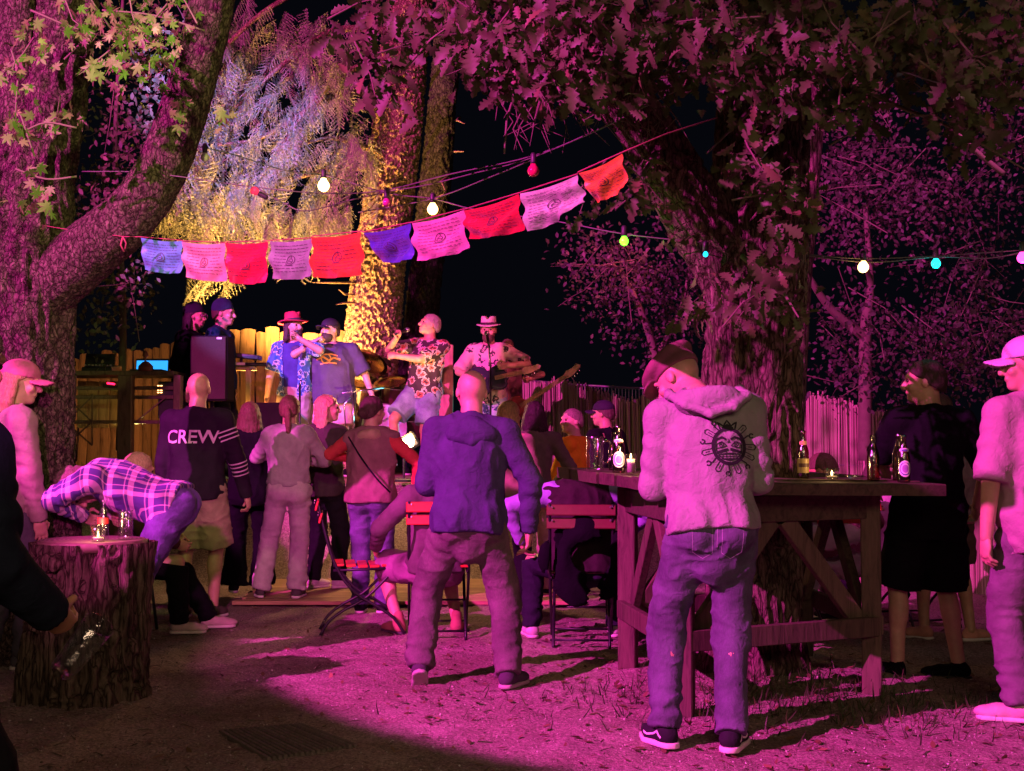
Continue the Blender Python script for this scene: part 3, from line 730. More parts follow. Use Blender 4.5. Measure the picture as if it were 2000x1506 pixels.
def tmpl_scatter(name, T, Fc, pos, rot, scl, m, parent=None, smooth=False):
    """T kx3, rot Nx3x3 (columns axes), scl N or Nx3"""
    N = len(pos); scl = np.asarray(scl, float); scl = np.repeat(scl[:, None], 3, 1) if scl.ndim == 1 else scl
    V = np.einsum('nij,nkj->nki', rot, T[None] * scl[:, None, :]) + pos[:, None, :]
    Fq = (np.array(Fc)[None] + (np.arange(N) * len(T))[:, None, None]).reshape(-1, len(Fc[0]))
    return np_mesh(name, V.reshape(-1, 3), Fq, m, parent, smooth)
def rand_rot(N, rng):
    q = rng.normal(size=(N, 4)); q /= np.linalg.norm(q, axis=1)[:, None]; w_, x, y, z = q.T
    return np.stack([np.stack([1 - 2 * (y * y + z * z), 2 * (x * y - z * w_), 2 * (x * z + y * w_)], -1), np.stack([2 * (x * y + z * w_), 1 - 2 * (x * x + z * z), 2 * (y * z - x * w_)], -1), np.stack([2 * (x * z - y * w_), 2 * (y * z + x * w_), 1 - 2 * (x * x + y * y)], -1)], 1)
OCT = np.array([(1, 0, 0), (-1, 0, 0), (0, 1, 0), (0, -1, 0), (0, 0, 1), (0, 0, -1)], float); OCTF = [(0, 2, 4), (2, 1, 4), (1, 3, 4), (3, 0, 4), (2, 0, 5), (1, 2, 5), (3, 1, 5), (0, 3, 5)]
def pebbles():
    rng = np.random.default_rng(3); N = 15000; y = 5 + 9 * rng.random(N) ** 1.5; x = (rng.random(N) * 2 - 1) * (.42 * y)
    s = .0032 + .0055 * rng.random(N) ** 4; pos = np.stack([x, y, gz(x, y) + s * .2], 1)
    m, nt, bs = nodes('pebble'); g = nt.nodes.new('ShaderNodeNewGeometry'); nt.links.new(ramp(nt, g.outputs['Random Per Island'], [(0, (.12, .09, .07)), (.6, (.32, .27, .24)), (1, (.6, .56, .53))]), bs.inputs['Base Color']); bs.inputs['Roughness'].default_value = .8
    o = tmpl_scatter('gravel', OCT, OCTF, pos, rand_rot(N, rng), np.stack([s, s * (.6 + .4 * rng.random(N)), s * .6], 1), m)
    tag(o, 'loose gravel and small stones strewn over the beer garden ground', 'gravel', kind='stuff')
    # dead leaves and bark chips
    N = 1700; y = 5 + 8.5 * rng.random(N); x = (rng.random(N) * 2 - 1) * (.42 * y); s = .012 + .018 * rng.random(N)
    k = rng.random(N) < .55; x = np.where(k, 1.3 + rng.normal(size=N) * 1.1, x); y = np.where(k, 7.0 + rng.normal(size=N) * .9, y)
    pos = np.stack([x, y, gz(x, y) + .006], 1); a = rng.random(N) * 2 * PI; tz = rng.normal(size=(N, 2)) * .3
    ux = np.stack([np.cos(a), np.sin(a), tz[:, 0]], 1); ux /= np.linalg.norm(ux, axis=1)[:, None]; up = np.stack([tz[:, 1], 0 * a, 1 + 0 * a], 1); uy = np.cross(up, ux); uy /= np.linalg.norm(uy, axis=1)[:, None]; uz = np.cross(ux, uy)
    T = np.array([(-1, 0, 0), (-.3, .42, .15), (.5, .35, .1), (1, 0, .25), (.5, -.35, .1), (-.3, -.42, .15)]); 
    o = tmpl_scatter('leaf_litter', T, [(0, 1, 4, 5), (1, 2, 3, 4)], pos, np.stack([ux, uy, uz], 2), s, leafm((.13, .08, .04), (.25, .16, .08), 'dry_leaf', .05))
    tag(o, 'dry fallen leaves scattered on the ground round the oak table', 'leaf litter', kind='stuff')
    # grass tufts by the oak foot
    N = 1300; x = 1.35 + rng.normal(size=N) * .55; y = 6.75 + rng.normal(size=N) * .32; a = rng.random(N) * 2 * PI; h = .03 + .06 * rng.random(N)
    pos = np.stack([x, y, gz(x, y)], 1); ux = np.stack([np.cos(a), np.sin(a), 0 * a], 1); uz = np.stack([rng.normal(size=N) * .5, rng.normal(size=N) * .5, 1 + 0 * a], 1); uz /= np.linalg.norm(uz, axis=1)[:, None]; uy = np.cross(uz, ux)
    T = np.array([(-.05, 0, 0), (.05, 0, 0), (.035, .1, .6), (.006, .35, 1), (-.035, .1, .6), (-.006, .35, 1)])
    o = tmpl_scatter('grass', T, [(0, 1, 2, 4), (4, 2, 3, 5)], pos, np.stack([ux, uy, uz], 2), h, leafm((.05, .07, .025), (.12, .12, .04), 'grass_blade', .2))
    tag(o, 'sparse short grass growing at the foot of the oak', 'grass', kind='stuff')
pebbles()

# ------------------------------------------------------------------ trunks
def spline(pts, n):
    pts = np.array(pts, float); m = len(pts); out = []
    Pp = np.vstack([2 * pts[0] - pts[1], pts, 2 * pts[-1] - pts[-2]])
    L = np.linalg.norm(np.diff(pts[:, :3], axis=0), axis=1)
    for i in range(m - 1):
        k = max(2, int(round(n * L[i] / L.sum())))
        for j in range(k):
            t = j / k; a, b, c, d = Pp[i:i + 4]
            out.append(.5 * ((2 * b) + (-a + c) * t + (2 * a - 5 * b + 4 * c - d) * t * t + (-a + 3 * b - 3 * c + d) * t ** 3))
    out.append(pts[-1]); return np.array(out)
def bark(name, pts, style, m, parent, nseg=90, nrings=200, root=0):
    """pts: rows x,y,z,r"""
    q = spline(pts, nrings); c = q[:, :3]; r = q[:, 3]; n = len(c)
    t = np.gradient(c, axis=0); t /= np.linalg.norm(t, axis=1)[:, None]; ref = nrm(np.cross(t[0], [0, 1, 0.01])); A = np.zeros((n, 3)); B = np.zeros((n, 3))
    for i in range(n):
        ref = nrm(ref - t[i] * (ref @ t[i])); A[i] = ref; B[i] = np.cross(t[i], ref)
    th = np.linspace(0, 2 * PI, nseg, endpoint=False); C, S_ = np.cos(th), np.sin(th)
    s = np.concatenate([[0], np.cumsum(np.linalg.norm(np.diff(c, axis=0), axis=1))])
    rad = np.repeat(r[:, None], nseg, 1); px = rad * C; py = rad * S_; ss = np.repeat(s[:, None], nseg, 1)
    flat = lambda a, b, z: np.stack([a.ravel(), b.ravel(), z.ravel()], 1)
    big = vnoise(flat(px * 3, py * 3, ss * 1.2), 41).reshape(rad.shape) * .06 + vnoise(flat(px * 8, py * 8, ss * 2.6), 42).reshape(rad.shape) * .025
    if style == 'oak':
        w1 = vnoise(flat(px * 9, py * 9, ss * 7), 44).reshape(rad.shape) * .35
        u = vnoise(flat(px * 23 + w1, py * 23 + w1, ss * 6.5 + w1 * 3), 43).reshape(rad.shape); rid = 1 - np.abs(u) * 2.2
        v2 = vnoise(flat(px * 40, py * 40, ss * 22), 46).reshape(rad.shape); d = .034 * np.clip(rid, -1, .75) + .010 * v2
    elif style == 'spruce':
        u = vnoise(flat(px * 44, py * 44, ss * 30), 53).reshape(rad.shape); v2 = vnoise(flat(px * 60, py * 60, ss * 40), 56).reshape(rad.shape); d = .024 * np.sign(u) * np.abs(u) ** .4 + .012 * v2
    else:
        u = vnoise(flat(px * 20, py * 20, ss * 14), 63).reshape(rad.shape); v2 = vnoise(flat(px * 45, py * 45, ss * 30), 66).reshape(rad.shape); d = .006 * u + .004 * v2
    k = np.clip(r / .2, .25, 1)[:, None]
    flare = root * np.exp(-ss / .18) * (1 + .5 * np.sin(th * 5)[None, :])
    R_ = rad * (1 + big) + d * k + flare
    V = c[:, None, :] + A[:, None, :] * (R_ * C)[:, :, None] + B[:, None, :] * (R_ * S_)[:, :, None]
    i = np.arange(n * nseg).reshape(n, nseg); j = np.roll(i, -1, 1)
    Fq = np.stack([i[:-1].ravel(), j[:-1].ravel(), j[1:].ravel(), i[1:].ravel()], 1)
    return np_mesh(name, V.reshape(-1, 3), Fq, m, parent)
def barkm(c, dark, light, sc=(22, 22, 7), key=''):
    m, nt, bs = nodes('bark'); v = objvec(nt, sc); n = noise(nt, 1.6, 6, v, .72, .5)
    vo = nt.nodes.new('ShaderNodeTexVoronoi'); vo.feature = 'DISTANCE_TO_EDGE'; vo.inputs['Scale'].default_value = 1.5; dv = nt.nodes.new('ShaderNodeVectorMath'); dv.operation = 'MULTIPLY_ADD'; dv.inputs[1].default_value = (1.6, 1.6, 1.6)
    nn = nt.nodes.new('ShaderNodeTexNoise'); nn.inputs['Scale'].default_value = .9; nn.inputs['Detail'].default_value = 4; nt.links.new(v, nn.inputs['Vector']); nt.links.new(nn.outputs['Color'], dv.inputs[0]); nt.links.new(v, dv.inputs[2]); nt.links.new(dv.outputs[0], vo.inputs['Vector'])
    ck = ramp(nt, vo.outputs['Distance'], [(0, (.25, .22, .2)), (.10, (.8, .8, .8)), (.3, (1, 1, 1))]); mx = nt.nodes.new('ShaderNodeMixRGB'); mx.blend_type = 'MULTIPLY'; mx.inputs[0].default_value = 1
    nt.links.new(ramp(nt, n, [(.3, dark), (.5, c), (.72, light)]), mx.inputs[1]); nt.links.new(ck, mx.inputs[2]); nt.links.new(mx.outputs[0], bs.inputs['Base Color']); bs.inputs['Roughness'].default_value = .95; bs.inputs['Specular IOR Level'].default_value = .15
    b0 = bump(nt, bs, ck, .9, .012, bump(nt, bs, n, 1, .02)); bump(nt, bs, noise(nt, 90, 3, objvec(nt)), .6, .006, b0); return m
def PR(px, py, d, hw): p = P(px, py, d); return (*p, hw / F * d)
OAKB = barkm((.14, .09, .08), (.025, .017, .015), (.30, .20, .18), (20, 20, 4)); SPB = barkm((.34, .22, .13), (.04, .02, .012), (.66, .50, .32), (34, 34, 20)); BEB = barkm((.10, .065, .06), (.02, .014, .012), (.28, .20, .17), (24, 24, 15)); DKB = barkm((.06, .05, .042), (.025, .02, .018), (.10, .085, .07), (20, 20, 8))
TWIG = plain('twig_bark', (.13, .10, .075), .9)

# left tree with two stems and a curved limb
left_tree = empty('beech_tree', 'thick old tree at the left edge whose curved limb leans over the stage', 'tree', tuple(P(75, 1280, 8.2) * [1, 1, 0]))
def loc_child(o, root): o.parent = root; o.matrix_parent_inverse = Matrix.Translation(-Vector(root.location)); return o
def B_(name, pts, style, m, rt_, **k): return loc_child(bark(name, pts, style, m, None, **k), rt_)
B_('trunk', [PR(60, 1300, 8.2, 90), PR(66, 1100, 8.2, 78), PR(62, 900, 8.2, 76), PR(62, 700, 8.2, 76), PR(58, 560, 8.2, 84), PR(62, 450, 8.2, 74), PR(82, 330, 8.25, 56), PR(112, 180, 8.3, 52), PR(130, 40, 8.3, 52), PR(150, -120, 8.3, 52)], 'oak', BEB, left_tree, nseg=110, nrings=260, root=.08)
B_('stem', [PR(55, 480, 8.3, 54), PR(42, 330, 8.35, 46), PR(36, 180, 8.4, 42), PR(34, 30, 8.4, 42), PR(45, -120, 8.4, 48)], 'beech', BEB, left_tree, nseg=70, nrings=150)
B_('limb', [PR(40, 640, 8.2, 50), PR(100, 560, 8.15, 60), PR(175, 488, 8.05, 58), PR(250, 425, 7.95, 53), PR(312, 340, 7.9, 49), PR(353, 235, 7.85, 46), PR(388, 115, 7.8, 44), PR(414, 0, 7.75, 43), PR(434, -130, 7.7, 41)], 'beech', BEB, left_tree, nseg=100, nrings=240)
# the oak that grows through the table
oak = empty('oak_tree', 'large rough-barked oak growing up through the high wooden table', 'tree', (1.33, 7.4, 0))
B_('trunk', [PR(1468, 1350, 7.45, 92), PR(1470, 1240, 7.45, 82), PR(1474, 1080, 7.45, 80), PR(1474, 900, 7.45, 84), PR(1472, 700, 7.45, 88), PR(1478, 500, 7.45, 92), PR(1484, 320, 7.45, 84), PR(1496, 150, 7.45, 78), PR(1510, -40, 7.45, 72), PR(1520, -160, 7.45, 70)], 'oak', OAKB, oak, nseg=200, nrings=480, root=.10)
B_('limb', [PR(1460, 590, 7.45, 62), PR(1400, 480, 7.35, 62), PR(1335, 375, 7.2, 56), PR(1270, 270, 7.05, 52), PR(1205, 165, 6.9, 46), PR(1165, 60, 6.8, 40), PR(1140, -80, 6.7, 36)], 'oak', OAKB, oak, nseg=100, nrings=240)
B_('limb', [PR(1510, 60, 7.3, 40), PR(1620, -30, 7.0, 34), PR(1760, -110, 6.6, 28)], 'oak', OAKB, oak, nseg=50, nrings=60)
# slim trunk just behind the oak
slim = empty('slim_tree', 'slim straight young tree standing just behind the oak', 'tree', tuple(P(1555, 862, 9.2) * [1, 1, 0]))
B_('trunk', [PR(1545, 1200, 9.2, 17), PR(1552, 900, 9.2, 17), PR(1560, 700, 9.2, 16), PR(1575, 450, 9.2, 17), PR(1590, 250, 9.2, 18), PR(1603, 60, 9.2, 18), PR(1612, -100, 9.2, 18)], 'beech', OAKB, slim, nseg=40, nrings=240)
# spruce behind the stage
spruce = empty('spruce_tree', 'tall spruce behind the stage lit golden by a floodlight', 'tree', (-1.6, 15.9, STZ))
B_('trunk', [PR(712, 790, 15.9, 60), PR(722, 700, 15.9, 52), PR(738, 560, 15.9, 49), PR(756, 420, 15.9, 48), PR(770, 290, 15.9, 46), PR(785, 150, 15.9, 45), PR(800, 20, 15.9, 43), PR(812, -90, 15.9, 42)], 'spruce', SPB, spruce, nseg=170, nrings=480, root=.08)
for a in (([PR(748, 195, 15.7, 9), PR(690, 180, 15.4, 7.5), PR(640, 190, 15.2, 6.5), PR(570, 235, 15.0, 5), PR(500, 272, 14.8, 4), PR(425, 283, 14.7, 2.5)]), ([PR(745, 300, 15.7, 6), PR(690, 280, 15.4, 5), PR(640, 270, 15.2, 4), PR(560, 290, 15, 2.5)]), ([PR(770, 130, 15.7, 7), PR(700, 130, 15.3, 6), PR(620, 190, 15, 5), PR(540, 300, 14.8, 3)]),
          ([PR(760, 60, 15.7, 8), PR(650, 60, 15.3, 6), PR(560, 120, 15, 5), PR(460, 210, 14.8, 3)]), ([PR(745, 330, 15.8, 6), PR(650, 330, 15.6, 5), PR(540, 360, 15.4, 3), PR(400, 400, 15.2, 2)]), ([PR(780, -40, 15.7, 8), PR(650, -40, 15.3, 6), PR(520, 20, 15, 5), PR(400, 130, 14.8, 3)])):
    o = MB().tube([p[:3] for p in spline(a, 30)], [p[3] for p in spline(a, 30)], 7).build('branch', SPB, None, True); loc_child(o, spruce)
for i, (px, py, dx, dy) in enumerate(((690, 580, -28, -14), (690, 590, -34, 5), (860, 296, 46, 0), (850, 340, 20, 34), (868, 230, 40, 12), (812, 400, 55, -22), (690, 552, -80, 0))):
    o = MB().tube([P(px + 30, py, 15.8), P(px + dx * .6, py + dy * .4, 15.6), P(px + dx, py + dy, 15.4)], [.02, .013, .005], 5).build('broken_twig', SPB, None, True); loc_child(o, spruce)
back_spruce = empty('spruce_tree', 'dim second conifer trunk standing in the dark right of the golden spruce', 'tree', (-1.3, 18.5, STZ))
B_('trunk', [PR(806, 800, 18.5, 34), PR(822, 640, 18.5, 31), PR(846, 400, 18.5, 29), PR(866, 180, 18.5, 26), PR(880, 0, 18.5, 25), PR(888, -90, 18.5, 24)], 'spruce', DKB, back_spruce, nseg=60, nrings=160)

# ------------------------------------------------------------------ leaves
def leaf_frames(N, rng, down=.6, face=None, fw_=.5):
    d = rng.normal(size=(N, 3)); d[:, 2] -= down * 1.5; d /= np.linalg.norm(d, axis=1)[:, None]
    n = rng.normal(size=(N, 3)); n[:, 2] += .6
    if face is not None: n = n * (1 - fw_) + np.array(face) * fw_ * 2
    n -= d * (n * d).sum(1)[:, None]; n /= np.linalg.norm(n, axis=1)[:, None]; s = np.cross(d, n)
    return np.stack([s, d, n], 2)
def oak_tmpl():
    prof = [(0, .015), (.10, .03), (.17, .11), (.24, .055), (.34, .19), (.42, .09), (.54, .27), (.62, .13), (.73, .25), (.81, .12), (.91, .15), (1, .02)]
    V = []; Fc = []
    for i, (y, w_) in enumerate(prof):
        z = -.22 * (y - .4) ** 2; V += [(-w_, y, z + .35 * w_), (0, y, z), (w_, y, z + .35 * w_)]
        if i: a = 3 * (i - 1); b = 3 * i; Fc += [(a, a + 1, b + 1, b), (a + 1, a + 2, b + 2, b + 1)]
    return np.array(V), Fc
def maple_tmpl():
    V = [(0, .38, 0)]; pol = []
    tips = [(-150, .42), (-100, .62), (-50, .85), (0, 1.0), (50, .85), (100, .62), (150, .42)]
    for i, (a, r) in enumerate(tips):
        for da, k in ((-17, .62), (-7, .80), (0, 1.), (7, .80), (17, .62)):
            pol.append((a + da, r * k * .62))
        pol.append((a + 25, .24 * .9))
    for a, r in pol: V.append((r * math.sin(R(a)), .38 + r * math.cos(R(a)), -.10 * abs(math.sin(R(a * 3.6))) * r))
    n = len(pol); Fc = [(0, 1 + i, 1 + i + 1, 1 + i + 1) if False else (0, 1 + i, 1 + i + 1) for i in range(n - 1)]
    return np.array(V), Fc
SM = (np.array([(0, 0, 0), (-.27, .45, .08), (0, .5, 0), (.27, .45, .08), (0, 1, -.08), (-.2, .78, .03), (.2, .78, .03)]), [(0, 2, 5, 1), (0, 3, 6, 2), (2, 6, 4, 5)])
OAKT, OAKF = oak_tmpl(); MAPT, MAPF = maple_tmpl()
def leaf_parts(name, T, Fc, pos, rot, scl, m, root, n_parts=300):
    mes = []; Ts = []
    """nearest n_parts leaves as single objects that share meshes, the rest as one joined part"""
    for kx, kc, kw in ((1, 0, 0), (.85, -.5, .25), (1.15, .35, -.2), (.95, -.9, -.1)):
        Q = T * np.array([kx, 1, 1]); Q = Q + np.stack([kw * .3 * Q[:, 1] ** 2, 0 * Q[:, 0], kc * Q[:, 1] ** 2 * .5 + kc * .8 * Q[:, 0] ** 2 + kw * Q[:, 0] * Q[:, 1]], 1); Ts.append(Q)
        me = bpy.data.meshes.new(name); me.from_pydata([tuple(v) for v in Q], [], Fc); me.materials.append(m); mes.append(me)
        for p in me.polygons: p.use_smooth = True
    pr = np.abs(pos[:, 0] / pos[:, 1]) < .40; v_ok = ((pos[:, 2] - CAMZ) / pos[:, 1]) < .35
    score = np.where(pr & v_ok, pos[:, 1] / scl, 1e9); order = np.argsort(score); a = order[:n_parts]; b = order[n_parts:]
    inv = Matrix.Translation(-Vector(root.location))
    for i in a:
        o = bpy.data.objects.new(name, mes[i % 4]); COL.objects.link(o); M = Matrix(rot[i].tolist()).to_4x4(); M.translation = Vector(pos[i]); o.matrix_basis = M @ Matrix.Diagonal((*([float(scl[i])] * 3), 1)); o.parent = root; o.matrix_parent_inverse = inv
    for j in range(4):
        k = b[b % 4 == j]
        if len(k): o = tmpl_scatter('foliage', Ts[j], Fc, pos[k], rot[k], scl[k], m); tag(o, kind='stuff'); loc_child(o, root)
def clusters(rng, cs, per, spread, ls, twig_mb=None, face=None, down=.5, tp_=.35):
    """leaf tufts round centres cs"""
    pos, rot, scl = [], [], []
    for c in cs:
        k = rng.integers(per[0], per[1]); base = c + rng.normal(size=3) * .05; ax = rng.normal(size=3); ax[2] -= .4; ax = nrm(ax) * spread
        for i in range(k):
            t = rng.random(); p = c + ax * t + rng.normal(size=3) * spread * .28; pos.append(p); scl.append(ls * (.65 + .6 * rng.random()))
        rot.append(leaf_frames(k, rng, down, face))
        if twig_mb is not None and rng.random() < tp_:
            s = c - nrm(ax + rng.normal(size=3) * .02) * spread * 1.2; twig_mb.tube([s, c + rng.normal(size=3) * .02, c + ax * .6, c + ax * 1.1], [.006, .0045, .003, .0015], 4, False)
    return np.array(pos), np.concatenate(rot), np.array(scl)
def region_pts(rng, polys, n, dlo, dhi):
    """random points inside pixel ellipses (cx,cy,rx,ry,weight), each at its own real distance"""
    w_ = np.array([p[4] for p in polys], float); w_ /= w_.sum(); out = []
    for _ in range(n):
        p = polys[rng.choice(len(polys), p=w_)]; a = rng.random() * 2 * PI; r = math.sqrt(rng.random())
        out.append(P(p[0] + p[2] * r * math.cos(a), p[1] + p[3] * r * math.sin(a), dlo + (dhi - dlo) * rng.random()))
    return np.array(out)
rng = np.random.default_rng(21)
LEAF_OAK = leafm((.075, .09, .035), (.15, .11, .05), 'oak_leaf')
tw = MB()
cs = region_pts(rng, [(880, 20, 200, 90, 2.2), (1080, 60, 210, 95, 3.2), (1280, 40, 220, 110, 3.2), (1420, 75, 180, 65, 1.6), (1640, 90, 200, 80, 2.2), (1880, 60, 180, 90, 2.2), (740, 60, 80, 110, .8), (1070, 190, 60, 60, .4), (1570, 140, 150, 50, 1.0), (1180, 20, 300, 60, 2), (1250, -140, 420, 100, 5), (1350, -330, 420, 120, 3), (1500, 40, 130, 90, 1.4), (1080, 105, 110, 65, 1.8), (1650, -150, 350, 100, 3), (1900, 130, 130, 100, 1)], 520, 5.3, 7.4)
blockers = []
while len(blockers) < 230:      # unseen leaf tufts added near the magenta lamp, shading the upper oak
    az, el, r_ = rng.uniform(23, 41.5), rng.uniform(-20.5, -7), rng.uniform(4.5, 5.5)
    if az > 37.5 and el < -18.3: continue
    blockers.append([-8.9 + r_ * math.cos(R(az)), -1.2 + r_ * math.sin(R(az)), 7.4 + r_ * math.tan(R(el))])
cs = np.concatenate([cs, np.array(blockers)])
p1, r1, s1 = clusters(rng, cs, (8, 13), .16, .108, tw, face=(-.3, -1, -.1))
cs2 = region_pts(rng, [(1215, 365, 70, 42, 1.4), (1420, 560, 70, 45, 1), (1500, 560, 60, 60, 1), (1440, 290, 50, 30, .4), (1530, 340, 70, 50, .8), (1720, 220, 130, 40, .7), (1810, 250, 80, 40, .4), (1300, 470, 40, 30, .4), (1490, 430, 50, 40, .4)], 36, 5.6, 6.9)
p2, r2, s2 = clusters(rng, cs2, (7, 12), .13, .108, tw, face=(-.3, -1, -.1))
for a in ([(1300, -60), (1180, 40), (1080, 110), (1000, 200), (985, 300)], [(1180, -20), (1000, 60), (860, 70), (720, 110)], [(1300, 60), (1200, 180), (1250, 260)], [(1560, 60), (1700, 180), (1860, 250), (2000, 330)], [(1500, 180), (1450, 230), (1380, 300)], [(1450, 500), (1520, 560), (1560, 620)], [(1280, 300), (1240, 360), (1170, 420)], [(1080, 110), (1060, 180), (1040, 250)], [(1100, 120), (1130, 200), (1180, 235)]):
    d0 = 6.9; pts = [P(x, y, d0 - .25 * i) for i, (x, y) in enumerate(a)]; tw.tube(spline(pts, 14), list(np.linspace(.016, .004, len(spline(pts, 14)))), 5)
for i in range(26):     # bare dead twigs hanging at the crown's lower edge
    x, y = rng.uniform(940, 1300), rng.uniform(150, 210); p0 = P(x, y, 6.3); q = p0 + [rng.normal() * .06, 0, -.12]; e = q + [rng.normal() * .08, rng.normal() * .05, -.12]
    tw.tube([p0, q, e], [.004, .003, .0012], 4, False); tw.tube([q, q + [rng.normal() * .08, 0, -.07]], [.003, .001], 4, False)
loc_child(tag(tw.build('twigs', TWIG, None, True), kind='stuff'), oak)
leaf_parts('leaf', OAKT, OAKF, np.concatenate([p1, p2]), np.concatenate([r1, r2]), np.concatenate([s1, s2]), LEAF_OAK, oak)
# leaves of the left tree
LEAF_MAP = leafm((.13, .19, .05), (.30, .33, .10), 'maple_leaf')
tw = MB()
cs = region_pts(rng, [(205, 45, 60, 50, 1.6), (290, 60, 60, 60, 1.8), (250, 105, 60, 40, 1), (60, 105, 90, 50, .8), (90, 240, 80, 28, .8), (70, 330, 80, 30, .5), (60, 380, 80, 40, .5), (345, 190, 20, 30, .3), (450, 190, 25, 20, .3), (20, 20, 30, 60, .3), (335, 20, 40, 40, .8)], 52, 6.6, 7.5)
cs = np.concatenate([cs, np.array([-4.6, 5.2, 4.2]) + rng.normal(size=(38, 3)) * [.6, .5, .75]])  # unseen tufts added beyond the left edge to dapple the magenta light
p3, r3, s3 = clusters(rng, cs, (6, 10), .14, .082, tw, face=(-.2, -1, .1))
for a in ([(60, 20), (160, 60), (300, 90)], [(40, 260), (90, 240), (150, 250)], [(30, 330), (90, 350), (150, 345)], [(400, 60), (300, 30), (200, 20)]): tw.tube(spline([P(x, y, 7.2) for x, y in a], 8), .006, 5)
loc_child(tag(tw.build('twigs', TWIG, None, True), kind='stuff'), left_tree)
leaf_parts('leaf', MAPT, MAPF, p3, r3, s3, LEAF_MAP, left_tree)
# spruce fronds
def frond(rng):
    V, Fq = [], []
    def ndl(p, d, w_, L):
        n = len(V); s = nrm(np.cross(d, [0.3, .2, 1])) * w_; V.extend([p - s, p + s, p + d * L + s * .3, p + d * L - s * .3]); Fq.append((n, n + 1, n + 2, n + 3))
    L = .62; pts = [np.array([0, L * t, -.30 * t * t]) for t in np.linspace(0, 1, 9)]
    for a, b in zip(pts[:-1], pts[1:]): ndl(a, nrm(b - a), .007, np.linalg.norm(b - a) * 1.05)
    for k in range(18):
        t = .05 + .93 * k / 18; b = np.array([0, L * t, -.30 * t * t]); sd = (-1) ** k; ll = .20 * (1 - t * .65) * rng.uniform(.7, 1.2)
        d = nrm([sd * .75, .55, -.55 - .4 * rng.random()]); m_ = 8
        prev = b
        for j in range(m_):
            u = (j + 1) / m_; q = b + d * ll * u + np.array([0, 0, -.10 * u * u]); ndl(prev, nrm(q - prev), .0058, np.linalg.norm(q - prev))
            for _ in range(3): ndl(q, nrm(d + rng.normal(size=3) * .9 + [0, 0, -.25]), .0048, .036)
            prev = q
    return np.array(V), np.array(Fq)
tp = [frond(rng) for _ in range(3)]
cs = region_pts(rng, [(520, 330, 130, 110, 3), (640, 260, 90, 90, 2.2), (560, 150, 120, 80, 1.6), (420, 400, 80, 60, 1.4), (650, 130, 60, 60, .8), (540, 430, 120, 40, 1.6), (470, 240, 80, 70, 1.2), (480, 40, 100, 50, .8), (230, 560, 40, 60, .0), (650, 400, 40, 35, .5), (430, 520, 60, 20, .2), (385, 340, 50, 110, 1.3), (430, 110, 70, 80, 1.3), (690, 330, 50, 90, 1), (600, 60, 100, 50, .8)], 440, 14.3, 16.4)
a = rng.random(len(cs)) * 2 * PI; d = np.stack([-.5 + .8 * np.cos(a), -.35 + .6 * np.sin(a), -.2 - 1.1 * rng.random(len(cs))], 1); d /= np.linalg.norm(d, axis=1)[:, None]
up = np.array([0, 0, 1.]) + rng.normal(size=(len(cs), 3)) * .3; s_ = np.cross(d, up); s_ /= np.linalg.norm(s_, axis=1)[:, None]; RR = np.stack([s_, d, np.cross(s_, d)], 2)
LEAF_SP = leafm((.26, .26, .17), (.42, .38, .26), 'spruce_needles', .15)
for i in range(3):
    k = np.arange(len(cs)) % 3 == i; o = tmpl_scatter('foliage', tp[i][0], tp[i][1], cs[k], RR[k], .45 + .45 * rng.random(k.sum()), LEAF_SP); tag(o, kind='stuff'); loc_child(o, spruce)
# broadleaf trees and shrubs behind: each with its own stem and crown
def shrub(label, base, stem_px, polys, n, dlo, dhi, ls, m, per=(10, 18), spread=.3, name='broadleaf_tree', group=None, face=(-.2, -1, .2)):
    root = empty(name, label, 'tree', tuple(np.array(base)), 0, group); tw = MB()
    cs = region_pts(rng, polys, n, dlo, dhi); p_, r_, s_ = clusters(rng, cs, per, spread, ls, tw, face=face, down=.3, tp_=.10)
    keep = p_[:, 2] > gz(p_[:, 0], p_[:, 1]) + .05; p_, r_, s_ = p_[keep], r_[keep], s_[keep]
    o = tmpl_scatter('crown', SM[0], SM[1], p_, r_, s_, m); tag(o, kind='stuff'); loc_child(o, root)
    for a in stem_px:
        q = spline([PR(*z) for z in a], 26); tw.tube(q[:, :3], list(q[:, 3]), 7)
    loc_child(tag(tw.build('branches', TWIG, None, True), kind='stuff'), root)
DG = leafm((.10, .115, .055), (.20, .20, .09), 'beech_leaf'); DP = leafm((.055, .05, .04), (.15, .11, .09), 'shrub_leaf')
shrub('leafy green tree filling the dark behind the curved limb on the left', P(240, 862, 13.5) * [1, 1, 0] + [0, 0, .9], [[(235, 880, 13.5, 9), (240, 600, 13.5, 7), (225, 300, 13.5, 5), (240, 0, 13.5, 3)], [(238, 480, 13.5, 7), (300, 380, 13.2, 4), (330, 300, 13, 2)]],
      [(230, 170, 90, 130, 2), (250, 300, 90, 110, 2), (190, 430, 70, 100, 1.6), (210, 560, 70, 70, 1.3), (300, 240, 60, 80, 1), (330, 80, 90, 70, .8), (160, 640, 60, 40, .4)], 185, 12.2, 14.4, .065, DG)
shrub('purple-lit leafy tree to the right of the oak trunk', P(1700, 862, 12) * [1, 1, 0], [[(1690, 900, 12, 14), (1690, 650, 12, 12), (1700, 560, 12, 7), (1690, 400, 12, 5)], [(1690, 660, 12, 10), (1620, 600, 11.8, 8), (1572, 530, 11.6, 6)], [(1690, 660, 12, 8), (1700, 560, 12, 7), (1690, 520, 11.8, 4)], [(1960, 340, 9.5, 6), (1900, 290, 9.5, 5), (1860, 250, 9.5, 3)]],
      [(1700, 300, 110, 130, 2), (1850, 420, 130, 130, 2.4), (1750, 700, 140, 90, 2), (1650, 420, 60, 80, .8), (1900, 650, 110, 110, 2), (1950, 250, 80, 120, 1.6), (1650, 640, 60, 60, .6)], 560, 10.6, 13.4, .052, DP)
